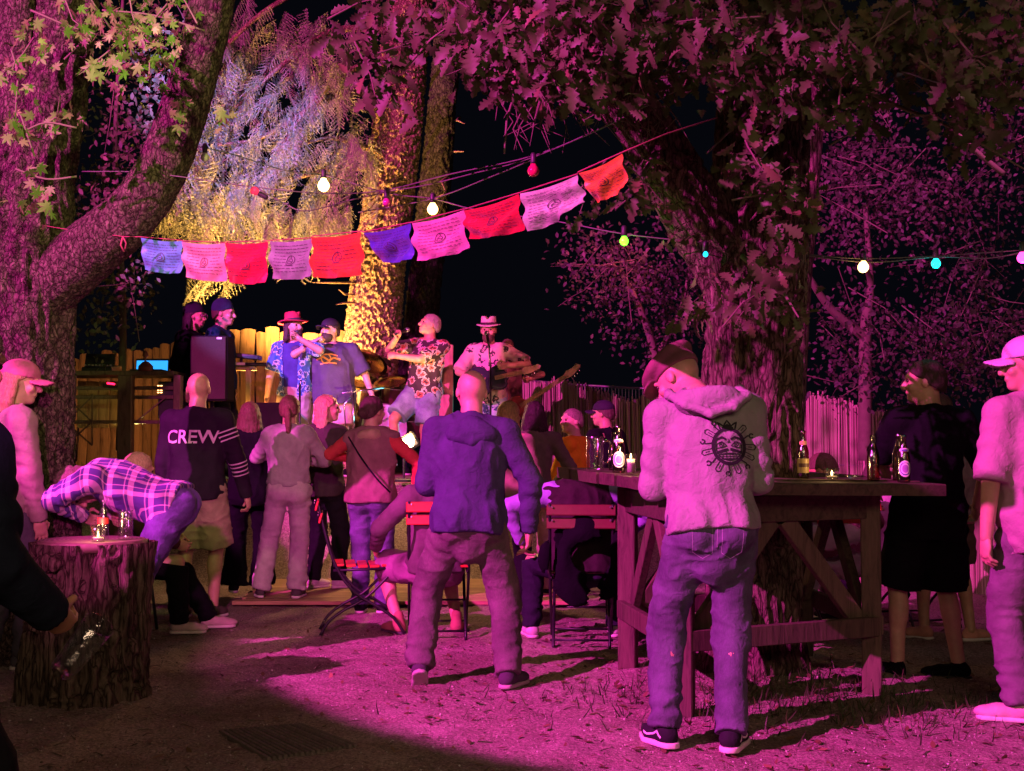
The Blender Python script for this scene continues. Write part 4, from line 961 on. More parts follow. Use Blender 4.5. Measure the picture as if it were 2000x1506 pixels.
shrub('dim shrub hanging between the guitar neck and the oak trunk', P(1290, 862, 12.5) * [1, 1, 0], [[(1300, 900, 12.5, 10), (1280, 700, 12.5, 8), (1230, 560, 12.3, 5), (1180, 500, 12, 3)], [(1280, 700, 12.5, 6), (1330, 600, 12.3, 4), (1360, 450, 12.2, 3)]],
      [(1240, 540, 120, 60, 2), (1300, 620, 90, 90, 2), (1180, 490, 80, 40, 1), (1350, 480, 60, 90, 1)], 200, 11.8, 13.2, .050, DP)

# ------------------------------------------------------------------ fences
fence = empty('plank_fence', 'fence of upright split timber slabs with an uneven top along the stage rear', 'fence', (-4, 16.6, STZ))
rngf = random.Random(5)
WD = wood((.29, .17, .09), .4, (10, 10, 1.1))
def slab(x, y, w_, z0, z1, name='plank', root=None, m=None):
    mb = MB(); n = 6; vs = []
    for i in range(n + 1):
        z = z0 + (z1 - z0) * i / n; j = rngf.uniform(-.012, .012); k = rngf.uniform(-.01, .01); dd = .035
        vs += [(-w_ / 2 + j, -dd * .5 + k, z), (-w_ * .2 + j, -dd * .95 + k, z + (.015 if i == n else 0)), (w_ * .25 + j, -dd * .9 + k, z + (.02 * rngf.random() if i == n else 0)), (w_ / 2 + j, -dd * .4 + k, z), (w_ / 2 + j, dd * .5, z), (-w_ / 2 + j, dd * .5, z)]
    fs = [(a * 6 + b, a * 6 + (b + 1) % 6, a * 6 + 6 + (b + 1) % 6, a * 6 + 6 + b) for a in range(n) for b in range(6)] + [tuple(range(5, -1, -1)), tuple(n * 6 + q for q in range(6))]
    mb.add(vs, fs); o = mb.build(name, m or WD, None); o.location = (x, y, 0); o.parent = root; o.matrix_parent_inverse = Matrix.Translation(-Vector(root.location)); return o
px = 95; 
while px < 700:
    if px < 345: ytop = np.interp(px, [95, 200, 280, 345], [700, 688, 680, 662])
    else: ytop = np.interp(px, [345, 450, 600, 700], [655, 645, 650, 655])
    d_ = 16.6; wpx = rngf.uniform(20, 33) if px > 400 else rngf.uniform(15, 26); ztop = P(px, ytop + rngf.uniform(-7, 7), d_)[2]
    slab(X(px + wpx / 2, d_), d_ + rngf.uniform(-.03, .03), (wpx - 1.5) / F * d_, STZ - .1, ztop, 'plank', fence); px += wpx
tall = empty('wooden_post', 'pale rough timber post standing beside the floral-shirted singer', 'post', (X(872, 14.9), 14.9, STZ))
slab(X(872, 14.9), 14.9, 27 / F * 14.9, STZ, P(872, 674, 14.9)[2], 'post_timber', tall, wood((.62, .47, .26), .7, (8, 8, 1.5)))
reed = empty('reed_fence', 'pink-lit reed screen fence with a wavy top behind the guests', 'fence', (3, 13, 0))
N = 1500; t = np.linspace(0, 1, N) + RNG.normal(size=N) * .0004; ctrl = np.array([P(1015, 862, 16.5), P(1290, 862, 14.6), P(1600, 862, 12.6), P(1960, 862, 11.4), P(2300, 862, 10.6)])[:, :2]
tt = t * 4; i = np.clip(tt.astype(int), 0, 3); fr = np.clip(tt - i, 0, 1)[:, None]; xy = ctrl[i] * (1 - fr) + ctrl[i + 1] * fr
ppx = 1000 + xy[:, 0] / xy[:, 1] * F
topy = np.interp(ppx, [1015, 1060, 1100, 1130, 1180, 1215, 1245, 1275, 1330, 1540, 1575, 1610, 1660, 1700, 1745, 1850, 1960, 2300], [742, 752, 745, 752, 770, 782, 785, 765, 745, 752, 772, 778, 788, 800, 818, 832, 850, 850])
zt = CAMZ + (862 - topy) / F * xy[:, 1] + RNG.normal(size=N) * .022 + .02 * np.sign(RNG.random(N) - .5) * (RNG.random(N) < .25)
hexa = np.array([(math.cos(a), math.sin(a)) for a in np.arange(5) * 2 * PI / 5]); T = np.concatenate([np.c_[hexa, np.zeros(5)], np.c_[hexa, np.ones(5)]]); Fq = [(a, (a + 1) % 5, 5 + (a + 1) % 5, 5 + a) for a in range(5)]
rr = .0065 + .004 * RNG.random(N); pos = np.c_[xy + RNG.normal(size=(N, 2)) * .008, np.zeros(N)]; lx, ly = RNG.normal(size=N) * .012, RNG.normal(size=N) * .008
rot = np.tile(np.eye(3), (N, 1, 1)); rot[:, 0, 2] = lx; rot[:, 1, 2] = ly
m, nt, bs = nodes('reed'); g_ = nt.nodes.new('ShaderNodeNewGeometry'); nt.links.new(ramp(nt, g_.outputs['Random Per Island'], [(0, (.16, .12, .08)), (.5, (.34, .27, .19)), (1, (.50, .42, .32))]), bs.inputs['Base Color']); bs.inputs['Roughness'].default_value = .8
o = tmpl_scatter('reeds', T, Fq, pos, rot, np.stack([rr, rr, zt], 1), m, None, True); tag(o, kind='stuff'); loc_child(o, reed)
mb = MB()
for z in (.4, 1.1): mb.tube([(*ctrl[k], z) + np.array([0, -.02, 0]) for k in range(5)], .004, 5)
loc_child(mb.build('wire', plain('wire', (.3, .3, .3), .4, .8)), reed)
rail = empty('railing', 'thin metal handrail running above the reed fence', 'railing', (.6, 17, 0))
mb = MB(); mb.tube([P(1015, 742, 17), P(1130, 752, 16.4), P(1320, 762, 15.4)], .014, 8); loc_child(mb.build('handrail', plain('rail_metal', (.5, .5, .52), .35, .8), None, True), rail)
mb = MB()
for q in np.linspace(0, 1, 46): a = P(1015 + 300 * q, 742 + 20 * q, 17 - 1.6 * q); mb.tube([a, a - [0, 0, .45]], .004, 4)
loc_child(tag(mb.build('mesh_wires', plain('wire', (.3, .3, .3), .4, .8)), kind='stuff'), rail)
# stage deck and dance floor
stage = empty('stage', 'low wooden stage behind the crowd', 'stage', (-2, 14, 0))
for k in range(15):
    y = 13.35 + k * .2; mb = MB(); mb.box((-2.2, y, STZ + .02), (7.2, .19, .04), None, .004); loc_child(mb.build('plank', wood((.30, .20, .12), .45, (1.2, 12, 12))), stage)
dance = empty('dance_floor', 'low orange-lit board floor lying on the ground before the stage', 'floor', (-.9, 11.2, 0))
for k in range(16):
    y = 10.75 + k * .125; x0, x1 = X(470 + k * 4, y), X(1130, y); mb = MB(); mb.box(((x0 + x1) / 2, y, .03), (x1 - x0 + rngf.uniform(-.1, .1), .118, .03), None, .003); loc_child(mb.build('plank', wood((.42, .27, .15), .5, (1.2, 12, 12))), dance)
# small dead twigs lying about
mb = MB(); rg = random.Random(11)
for _ in range(260):
    y = rg.uniform(5.3, 10); x = rg.uniform(-.4, .4) * y; a = rg.uniform(0, PI); L = rg.uniform(.03, .11); z = float(gz(x, y)) + .006
    mb.tube([(x, y, z), (x + L * .5 * math.cos(a), y + L * .5 * math.sin(a), z + rg.uniform(0, .008)), (x + L * math.cos(a + rg.uniform(-.4, .4)), y + L * math.sin(a), z)], [.003, .0026, .0016], 4, False)
tag(mb.build('fallen_twigs', TWIG, None), 'short dead twigs lying scattered over the gravel', 'twigs', kind='stuff')
# foot grate sunk in the gravel
gr = empty('floor_grate', 'flat slatted wooden grate lying in the gravel at the bottom left', 'grate', tuple(G(560, 1452)))
c0, c1, c2, c3 = [Vector(G(x, y)) for x, y in ((425, 1432), (590, 1418), (700, 1460), (520, 1488))]
WG = wood((.17, .14, .12), .6, (20, 3, 20))
for k in range(17):
    t = (k + .5) / 17; a = c0.lerp(c1, t); b = c3.lerp(c2, t); a.z = b.z = .006; mb = MB(); mb.beam(a, b, .017, .022, .003); loc_child(mb.build('slat', WG), gr)
for t in (.04, .96): a = c0.lerp(c3, t); b = c1.lerp(c2, t); a.z = b.z = -.004; mb = MB(); mb.beam(a, b, .03, .02, .003); loc_child(mb.build('rail', WG), gr)
# ------------------------------------------------------------------ high table round the oak
WT = wood((.08, .054, .04), .4, (9, 9, 9)); WTL = wood((.115, .08, .058), .4, (14, 14, 2))
TA, TB, TC, TD = (Vector((.28, 8.05, 1.165)), Vector((.74, 6.15, 1.135)), Vector((2.20, 6.75, 1.105)), Vector((1.9, 8.75, 1.13)))
table = empty('high_table', 'high rustic wooden table on braced posts built round the oak trunk', 'table', (1.3, 7.4, 0))
def on(o, root): return loc_child(o, root)
NP = 7
for k in range(NP):
    t0, t1 = k / NP + .004, (k + 1) / NP - .004; th = .062
    a, b, c, d = TB.lerp(TA, t0), TC.lerp(TD, t0), TC.lerp(TD, t1), TB.lerp(TA, t1); j = random.uniform(-.02, .02); dirx = (b - a).normalized() * j
    a, d = a - dirx, d - dirx; zz = random.uniform(-.004, .004); n = 14; vs = []; fs = []
    for i in range(n + 1):
        u = i / n; e1 = a.lerp(b, u); e2 = d.lerp(c, u); w1 = random.uniform(-.004, .004) if k == 0 else 0
        for p, s in ((e1, 1), (e2, -1)):
            q = (e2 - e1).normalized() * .006 * s
            vs += [p + Vector((0, 0, -th)) + q * w1, p + Vector((0, w1, -.008)), p + q + Vector((0, w1, zz + random.uniform(-.002, .002)))]
    for i in range(n):
        m0, m1 = i * 6, i * 6 + 6
        fs += [(m0, m1, m1 + 1, m0 + 1), (m0 + 1, m1 + 1, m1 + 2, m0 + 2), (m0 + 2, m1 + 2, m1 + 5, m0 + 5), (m0 + 5, m1 + 5, m1 + 4, m0 + 4), (m0 + 4, m1 + 4, m1 + 3, m0 + 3), (m0 + 3, m1 + 3, m1, m0)]
    fs += [(0, 1, 2, 5, 4, 3), (n * 6 + 3, n * 6 + 4, n * 6 + 5, n * 6 + 2, n * 6 + 1, n * 6)]
    on(MB().add(vs, fs).build('plank', WT), table)
LG = [Vector((.66, 7.62, 0)), Vector((.82, 6.42, 0)), Vector((1.86, 6.93, 0)), Vector((1.78, 8.15, 0))]
for p in LG: on(MB().beam(p - Vector((0, 0, .03)), p + Vector((0, 0, 1.06)), .10, .10, .006, (.3, 1, 0)).build('leg', WTL), table)
for i in range(4):
    a, b = LG[i], LG[(i + 1) % 4]; dr = (b - a).normalized(); out = Vector((dr.y, -dr.x, 0)) * .075
    on(MB().beam(a + Vector((0, 0, .37)) + out * .6 , b + Vector((0, 0, .37)) + out * .6, .04, .10, .004).build('rail', WTL), table)
    on(MB().beam(a + Vector((0, 0, .985)), b + Vector((0, 0, .985)), .05, .13, .004).build('apron', WT), table)
    mid = (a + b) / 2
    on(MB().beam(a + dr * .08 + Vector((0, 0, .40)) - out * .25, mid - dr * .04 + Vector((0, 0, .93)) - out * .25, .045, .09, .004, (0, 0, 1)).build('brace', WTL), table)
    on(MB().beam(b - dr * .08 + Vector((0, 0, .40)) - out * .25, mid + dr * .04 + Vector((0, 0, .93)) - out * .25, .045, .09, .004, (0, 0, 1)).build('brace', WTL), table)
def ztab(x, y):  # table top height at x,y (plane fit)
    n = (TB - TA).cross(TD - TA); return TA.z - (n.x * (x - TA.x) + n.y * (y - TA.y)) / n.z
# ------------------------------------------------------------------ glassware
GL = glass(); BRN = glass((.16, .055, .02), .03, 'brown_glass'); WAX = plain('wax', (.8, .75, .65), .5)
LAB = plain('label_paper', (.78, .74, .74), .5, bst=0); BLU = plain('label_print', (.10, .08, .35), .5, bst=0); GOLD = plain('gold_print', (.45, .33, .12), .4, bst=0)
FLAME = plain('flame', (1, .6, .2), .5, emit=(1, .62, .28), es=26, bst=0)
def on_table(px, y): x = X(px, y); return (x, y, ztab(x, y) + .002)
def mug(label, loc, rz=0, s=1.0):
    r = empty('beer_mug', label, 'mug', loc, rz)
    n = 30; prof = [(.0, 0), (.040, 0), (.047, .006), (.047, .02), (.045, .03), (.047, .05), (.045, .065), (.0475, .085), (.045, .10), (.047, .12), (.0455, .135), (.044, .145), (.047, .17), (.048, .188), (.0455, .190), (.0425, .17), (.0405, .02), (.0, .016)]
    vs = []; fs = []
    for i, (a, z) in enumerate(prof):
        for k in range(n):
            th = 2 * PI * k / n; dim = 1 + (.05 * math.cos(th * 10) * math.cos(z * 170) if 1 < i < 11 else 0); vs.append((a * dim * s * math.cos(th), a * dim * s * math.sin(th), z * s))
    for i in range(len(prof) - 1):
        for k in range(n): l = (k + 1) % n; fs.append((i * n + k, i * n + l, (i + 1) * n + l, (i + 1) * n + k))
    MB().add(vs, fs).build('glass', GL, r, True)
    hp = [(.043, .155), (.065, .165), (.085, .15), (.090, .11), (.082, .07), (.062, .045), (.043, .045)]
    MB().tube(spline([(a * s, 0, z * s) for a, z in hp], 18), .0085 * s, 8).build('handle', GL, r, True); return r
def bottle(label, loc, kind='beer', rz=0, s=1.0, m=None, lab=None):
    r = empty('bottle', label, 'bottle', loc, rz)
    if kind == 'long': prof = [(0, 0), (.026, 0), (.030, .004), (.0305, .012), (.0305, .135), (.029, .150), (.020, .178), (.0145, .200), (.013, .235), (.0142, .238), (.0142, .250), (.012, .252), (0, .252)]
    elif kind == 'cola': prof = [(0, 0), (.024, 0), (.027, .005), (.027, .03), (.0245, .055), (.027, .085), (.0275, .105), (.024, .130), (.014, .165), (.012, .185), (.014, .187), (.014, .198), (0, .199)]
    else: prof = [(0, 0), (.031, 0), (.035, .004), (.0352, .012), (.0352, .130), (.033, .150), (.024, .180), (.016, .205), (.0145, .238), (.0165, .240), (.0165, .254), (.013, .258), (0, .258)]
    MB().lathe([(a * s, z * s) for a, z in prof], 28, cap=False).build('glass_body', m or BRN, r, True)
    def band(nm, z0, z1, rad, a0, a1, mm, par, ell=False):
        vs = []; fs = []; n = 20
        for i in range(n + 1):
            a = R(a0 + (a1 - a0) * i / n); u = (2 * i / n - 1); hh = math.sqrt(max(0, 1 - u * u)) if ell else 1
            zc, hz = (z0 + z1) / 2, (z1 - z0) / 2 * hh
            for z in (zc - hz, zc + hz): vs.append((rad * s * math.cos(a), rad * s * math.sin(a), z * s))
            if i: fs.append((2 * i - 2, 2 * i, 2 * i + 1, 2 * i - 1))
        return MB().add(vs, fs).build(nm, mm, par, True)
    if lab == 'oval':
        l = band('label', .03, .118, .0358, -150, -30, LAB, r, True); band('ring', .038, .110, .0361, -140, -40, BLU, l, True); band('disc', .045, .103, .0364, -131, -49, LAB, l, True)
        band('print', .052, .096, .0367, -118, -62, plain('label_art', (.35, .16, .5), .5, bst=0), l, True); band('letters', .1035, .1075, .0369, -112, -68, LAB, l)
        l = band('neck_label', .162, .186, .0275, -160, -20, LAB, r, True); band('print', .168, .180, .0285, -130, -50, BLU, l, True)
    if lab == 'gold':
        l = band('label', .03, .105, .0311, -175, -5, GOLD, r); band('print', .06, .08, .0314, -150, -30, plain('dark_print', (.1, .04, .03), .5), l); band('neck_label', .175, .198, .0205, -175, -5, GOLD, r, True)
    if lab == 'red':
        RD = plain('red_label', (.62, .03, .03), .5); l = band('label', .082, .112, .0282, -179, 0, RD, r); V, Fq = text2d('COLA', .016, True)
        vs = [((.0286) * math.cos(-PI / 2 + x / .0286), .0286 * math.sin(-PI / 2 + x / .0286), .097 + y) for x, y in V]; MB().add(vs, Fq).build('letters', LAB, l)
    return r
def tealight(label, loc, r0=.034, h=.058, wax=.02, flame=True, power=1.2):
    r = empty('candle_glass', label, 'candle', loc)
    MB().lathe([(0, 0), (r0 * .8, 0), (r0, h), (r0 - .0025, h), (r0 * .8 - .003, .008), (0, .008)], 24, cap=False).build('glass_cup', GL, r, True)
    MB().lathe([(0, .009), (r0 * .62, .009), (r0 * .64, .009 + wax), (0, .009 + wax)], 18, cap=False).build('wax', WAX, r, True)
    if flame:
        f = MB().lathe([(.0005, .012 + wax), (.0045, .018 + wax), (.0038, .026 + wax), (.0004, .038 + wax)], 10).build('flame', FLAME, r, True)
        l = point('candle_light', (loc[0], loc[1], loc[2] + .07 + wax), (1, .55, .22), power, .015)
    return r
mug('empty dimpled glass beer mug at the left end of the high table', on_table(1162, 7.35), R(5), 1.02)
bottle('tall brown beer bottle with purple-lit oval label beside the glass mug', on_table(1208, 7.15), 'beer', 0, .98, None, 'oval')
bottle('second brown bottle half hidden behind the oval-labelled one left of the hoodie man', on_table(1199, 7.6), 'beer', 0, .85)
tealight('bright candle glass on the table by the elbow of the hoodie man', on_table(1232, 7.0), .032, .105, .07, True, 4)
bottle('slim long-necked bottle with gold label right of the hoodie man', on_table(1568, 7.0), 'long', 0, 1.0, None, 'gold')
tealight('small tumbler with a burning tealight in the middle of the table', on_table(1624, 6.88), .040, .062, .012, True, 1.0)
bottle('plain dark beer bottle without label between ashtray and labelled bottle', on_table(1705, 6.95), 'beer', 0, .92)
bottle('brown beer bottle with pink-lit oval label at the right end of the table', on_table(1764, 6.82), 'beer', 0, .94, None, 'oval')
bottle('bottle hidden behind the labelled one at the right end of the table', on_table(1755, 7.05), 'beer', 0, .96)
at = empty('ashtray', 'low cut-glass ashtray beside the tealight tumbler', 'ashtray', on_table(1667, 6.9))
mb = MB(); n = 24; vs = []; prof = [(.0, 0), (.040, 0), (.052, .028), (.046, .030), (.036, .010), (0, .009)]
for i, (a, z) in enumerate(prof):
    for k in range(n): th = 2 * PI * k / n; vs.append((a * (1 + (.05 * math.cos(8 * th) if 0 < i < 4 else 0)) * math.cos(th), a * math.sin(th), z))
mb.add(vs, [(i * n + k, i * n + (k + 1) % n, (i + 1) * n + (k + 1) % n, (i + 1) * n + k) for i in range(5) for k in range(n)]).build('dish', GL, at, True)
# ------------------------------------------------------------------ stump table
sx, sy = X(184, 6.95), 6.95
stump = empty('tree_stump', 'large upright tree stump used as a table at the left front', 'stump', (sx, sy, 0))
STB = barkm((.13, .095, .07), (.04, .028, .022), (.26, .20, .15), (16, 16, 2.5))
pts = [(sx - .03, sy, -.03, .335), (sx - .035, sy, .12, .315), (sx - .01, sy, .4, .285), (sx + .0, sy, .65, .275), (sx, sy, .80, .278)]
on(bark('bark', pts, 'oak', STB, None, nseg=170, nrings=110, root=.0), stump)
mb = MB(); mb.lathe([(0, .812), (.262, .812), (.276, .805), (.270, .76), (0, .76)], 40, (sx, sy, 0), False)
m, nt, bs = nodes('cut_wood'); tc = nt.nodes.new('ShaderNodeTexCoord'); wv = nt.nodes.new('ShaderNodeTexWave'); wv.wave_type = 'RINGS'; wv.rings_direction = 'Z'; wv.inputs['Scale'].default_value = 14; wv.inputs['Distortion'].default_value = 2.5
mp = nt.nodes.new('ShaderNodeMapping'); mp.inputs['Location'].default_value = (-sx, -sy, 0); nt.links.new(tc.outputs['Object'], mp.inputs[0]); nt.links.new(mp.outputs[0], wv.inputs[0]); nt.links.new(ramp(nt, wv.outputs['Fac'], [(0, (.13, .09, .06)), (1, (.24, .18, .12))]), bs.inputs['Base Color']); bs.inputs['Roughness'].default_value = .7; bump(nt, bs, wv.outputs['Fac'], .3, .004)
on(mb.build('cut_top', m, None, True), stump)
kn = Ell((sx - .165, sy - .235, .50), (.115, .055, .13)); kf = lambda p: np.abs(kn(p) + .004) - .012 - .012 * fbm(p * np.array([14, 14, 14]), 4) - .007 * np.sin(np.linalg.norm(p - kn.c, axis=1) * 150)
V, Fc = sdf_mesh(kf, kn.c - .2, kn.c + .2, .0075); on(np_mesh('knot', V, Fc, STB), stump)
kn2 = Ell((sx - .12, sy - .265, .71), (.12, .05, .045)); kf2 = lambda p: kn2(p) - .016 * fbm(p * np.array([22, 22, 10]), 8)
V, Fc = sdf_mesh(kf2, kn2.c - .2, kn2.c + .2, .0085); on(np_mesh('burl', V, Fc, STB), stump)
bottle('clear glass cola bottle with red label on the stump table', (X(204, 6.85), 6.85, .814), 'cola', 0, 1.03, glass((.9, .95, .92)), 'red')
tealight('short tumbler with tealight standing in front of the cola bottle', (X(194, 6.76), 6.76, .814), .040, .085, .012, True, 1.4)
mug('second dimpled glass mug standing on the tree stump', (X(247, 6.9), 6.9, .814), R(100), .80)
# ------------------------------------------------------------------ folding chairs
BLKM = plain('black_metal', (.018, .018, .022), .4, .3); REDW = plain('red_slat', (.50, .045, .03), .35, bst=.05)
def chair(label, loc, rz, slat=REDW, group='folding garden chairs with red slats', nseat=6):
    r = empty('folding_chair', label, 'chair', loc, rz, group)
    Wd = .20
    for s in (-1, 1):
        fr = MB(); fr.tube(spline([(s * Wd, -.30, .92), (s * Wd, -.235, .66), (s * Wd, -.17, .47), (s * Wd, -.05, .30), (s * Wd, .10, .205), (s * Wd, .22, .12), (s * Wd, .30, 0)], 20), .0105, 7); fr.build('back_frame', BLKM, r, True)
        fr = MB(); fr.tube(spline([(s * (Wd - .022), .23, .455), (s * (Wd - .022), .14, .36), (s * (Wd - .022), .02, .25), (s * (Wd - .022), -.12, .175), (s * (Wd - .022), -.22, .10), (s * (Wd - .022), -.28, 0)], 20), .0105, 7); fr.build('leg', BLKM, r, True)
        MB().tube([(s * (Wd - .01), -.19, .445), (s * (Wd - .01), .24, .458)], .009, 6).build('seat_bar', BLKM, r, True)
    for y, z in ((.26, .06), (-.25, .06), (.05, .232)): MB().tube([(-Wd, y, z), (Wd, y, z)], .008, 6).build('stretcher', BLKM, r, True)
    for k in range(nseat): y = -.15 + k * .40 / (nseat - 1); MB().box((0, y, .467 + .006 * abs(k - 2.5)), (.40, .066, .016), Matrix.Rotation(R(2), 3, 'X'), .004).build('seat_slat', slat, r)
    for k, (y, z) in enumerate(((-.302, .885), (-.277, .80))): MB().box((0, y, z), (.44, .015, .07), Matrix.Rotation(R(-15), 3, 'X'), .005).build('back_slat', slat, r)
    sc = MB()
    for s in (-1, 1):
        for z, y in ((.905, -.308), (.865, -.298), (.82, -.284), (.78, -.272)): sc.box((s * .185, y - .012, z), (.012, .006, .012), None, .002)
    tag(sc.build('screws', plain('screw', (.7, .7, .7), .3, .9), r), kind='stuff'); return r
g0 = G(690, 1235); chair('empty black folding chair with red slats seen side-on in mid crowd', (g0[0] + .05, g0[1], 0), R(-82))
g0 = G(862, 1225); chair('red-slatted folding chair just behind the man in the violet jacket', (g0[0], 9.15, 0), R(4))
DRKW = plain('dark_slat', (.12, .035, .025), .4)
chair('dark-slatted folding chair carrying the hunched guest under the high table', (X(1135, 8.75), 8.75, 0), R(-3), DRKW)
chair('red-slatted folding chair hung with a magenta garment behind the right table leg', (X(1628, 9.3), 9.3, 0), R(6))
chair('red-slatted folding chair half hidden behind the man in black shorts', (X(1790, 9.7), 9.7, 0), R(10))
# ------------------------------------------------------------------ sound desk at the left
WDK = wood((.21, .15, .11), .5, (9, 9, 2)); D = 12.9
desk = empty('sound_desk', 'rough timber mixing desk with posts and cross rails at the left of the stage', 'desk', (X(220, D), D, STZ))
def pz(py, d): return P(0, py, d)[2]
for p0, p1 in (((112, 726), (338, 728)),):
    on(MB().box(((X(p0[0], D) + X(p1[0], D)) / 2, D + .28, pz(729, D)), (X(p1[0], D) - X(p0[0], D), .62, .045), None, .005).build('desk_top', WDK), desk)
for px_, w_ in ((243, 27), (120, 22), (345, 14)): on(MB().box((X(px_, D), D + .04, (pz(733, D) + gz(X(px_, D), D)) / 2), (w_ / F * D, .12, pz(733, D) - float(gz(X(px_, D), D))), None, .006).build('post', WDK), desk)
for y0 in (757, 775, 824): on(MB().box((X(225, D), D + .12, pz(y0, D)), (X(335, D) - X(112, D), .05, .035), None, .004).build('rail', WDK), desk)
for px_ in (128, 150, 172, 195, 216): on(MB().box((X(px_, D), D + .5, (pz(835, D) + pz(740, D)) / 2), (20 / F * D, .03, pz(740, D) - pz(835, D)), None, .004).build('panel', wood((.42, .28, .16), .5, (9, 9, 1.2))), desk)
for a, b in (((128, 775), (180, 824)), ((180, 775), (128, 824)), ((128, 824), (180, 870)), ((180, 824), (128, 870)), ((180, 770), (180, 870)), ((265, 824), (325, 775))):
    on(MB().beam(P(a[0], a[1], D + .08), P(b[0], b[1], D + .08), .02, .012, .002).build('wire_brace', WDK), desk)
lap = empty('laptop', 'open laptop with glowing blue screen on the sound desk', 'laptop', (X(285, D), D + .1, pz(722, D)))
DKP = plain('dark_plastic', (.02, .02, .022), .5)
zt_ = pz(725, D); x0, x1 = X(252, D), X(314, D)
on(MB().box(((x0 + x1) / 2, D + .24, (pz(698, D) + zt_) / 2), (x1 - x0 + .02, .012, pz(697, D) - zt_), Matrix.Rotation(R(-8), 3, 'X'), .003).build('lid', DKP), lap)
on(MB().box(((x0 + x1) / 2, D + .228, (pz(699, D) + zt_) / 2), (x1 - x0, .004, pz(700, D) - zt_ - .02), Matrix.Rotation(R(-8), 3, 'X')).build('screen', plain('screen', (.0, .01, .02), .95, spec=0, emit=(.03, .33, .95), es=1.6, bst=0)), lap)
on(MB().box(((x0 + x1) / 2, D + .1, zt_ + .01), (x1 - x0, .22, .018), None, .003).build('keyboard', DKP), lap)
fan = empty('desk_lamp', 'small dark desk lamp standing before the laptop screen', 'lamp', (X(283, D), D - .0, zt_))
on(MB().lathe([(0, 0), (.05, 0), (.048, .012), (.008, .02), (.008, .13), (.03, .15), (.012, .2), (0, .2)], 14, (X(283, D), D - .02, zt_)).lathe([(.075, .0), (.07, .05), (.03, .09), (.0, .1)], 14, (X(283, D), D - .0, zt_)).build('shade', plain('dark_red_metal', (.16, .04, .03), .5), None, True), fan)
mx_ = empty('mixing_console', 'black mixer on the sound desk with a raised lid at its left end', 'mixer', (X(170, D), D, zt_))
on(MB().box((X(185, D), D + .2, zt_ + .03), (X(215, D) - X(155, D), .35, .06), Matrix.Rotation(R(6), 3, 'X'), .01).build('console', DKP), mx_)
on(MB().box((X(167, D), D + .42, zt_ + .10), (.30, .02, .2), Matrix.Rotation(R(-18), 3, 'X'), .004).build('lid', DKP), mx_)
for k in range(8): on(MB().box((X(160 + k * 7, D), D + .08, zt_ + .062), (.012, .03, .012)).build('fader', plain('grey_plastic', (.3, .3, .3), .5)), mx_)
rack = empty('amplifier_rack', 'dark equipment rack with glowing warm indicator lights under the desk', 'amplifier', (X(315, D), D + .2, STZ))
on(MB().box((X(318, D), D + .35, pz(780, D)), (X(338, D) - X(298, D), .35, pz(742, D) - pz(815, D)), None, .01).build('case', DKP), rack)
LED = plain('indicator', (1, .5, .2), .5, emit=(1, .45, .15), es=7, bst=0)
for i in range(4):
    for j in range(2): on(MB().box((X(299 + j * 6, D), D + .168, pz(752 + i * 4.5, D)), (.018, .006, .009)).build('indicator_light', LED), rack)
rl = empty('stage_effect_unit', 'small dark unit with a red glowing strip on the desk shelf', 'effect unit', (X(215, D), D, pz(760, D)))
on(MB().box((X(218, D), D + .12, pz(752, D)), (.22, .15, .03), None, .005).build('case', DKP), rl)
on(MB().box((X(213, D), D + .035, pz(749, D)), (.075, .01, .018), Matrix.Rotation(R(8), 3, 'Y')).build('red_light', plain('red_led', (1, .02, .03), .5, emit=(1, .01, .06), es=6, bst=0)), rl)
# tall PA speaker cabinet
D2 = 13.1; spk = empty('speaker_cabinet', 'tall dark loudspeaker cabinet beside the left end of the stage', 'speaker', (X(405, D2), D2, STZ))
m = plain('grille_cloth', (.045, .042, .030), .95, spec=.05, bsc=240, bst=.6)
on(MB().box((X(407, D2), D2 + .15, (pz(656, D2) + pz(783, D2)) / 2), (X(444, D2) - X(371, D2), .34, pz(656, D2) - pz(783, D2)), None, .015).build('cabinet', plain('cabinet_black', (.012, .011, .010), .9, spec=.1)), spk)
on(MB().box((X(407, D2), D2 - .026, (pz(658, D2) + pz(780, D2)) / 2), (X(441, D2) - X(374, D2), .014, pz(659, D2) - pz(780, D2)), None, .004).build('grille', m), spk)
on(MB().tube([(X(407, D2), D2 + .15, pz(783, D2)), (X(407, D2), D2 + .15, STZ + .04)], .02, 10).build('pole', BLKM, None, True), spk)
for a in range(3): th = R(90 + 120 * a); on(MB().tube([(X(407, D2), D2 + .15, STZ + .38), (X(407, D2) + .38 * math.cos(th), D2 + .15 + .38 * math.sin(th), STZ + .05)], .011, 8).build('leg', BLKM, None, True), spk)
on(MB().box((X(428, D2), D2 - .035, pz(661, D2)), (.05, .004, .018)).build('badge', plain('badge', (.7, .7, .65), .4)), spk)
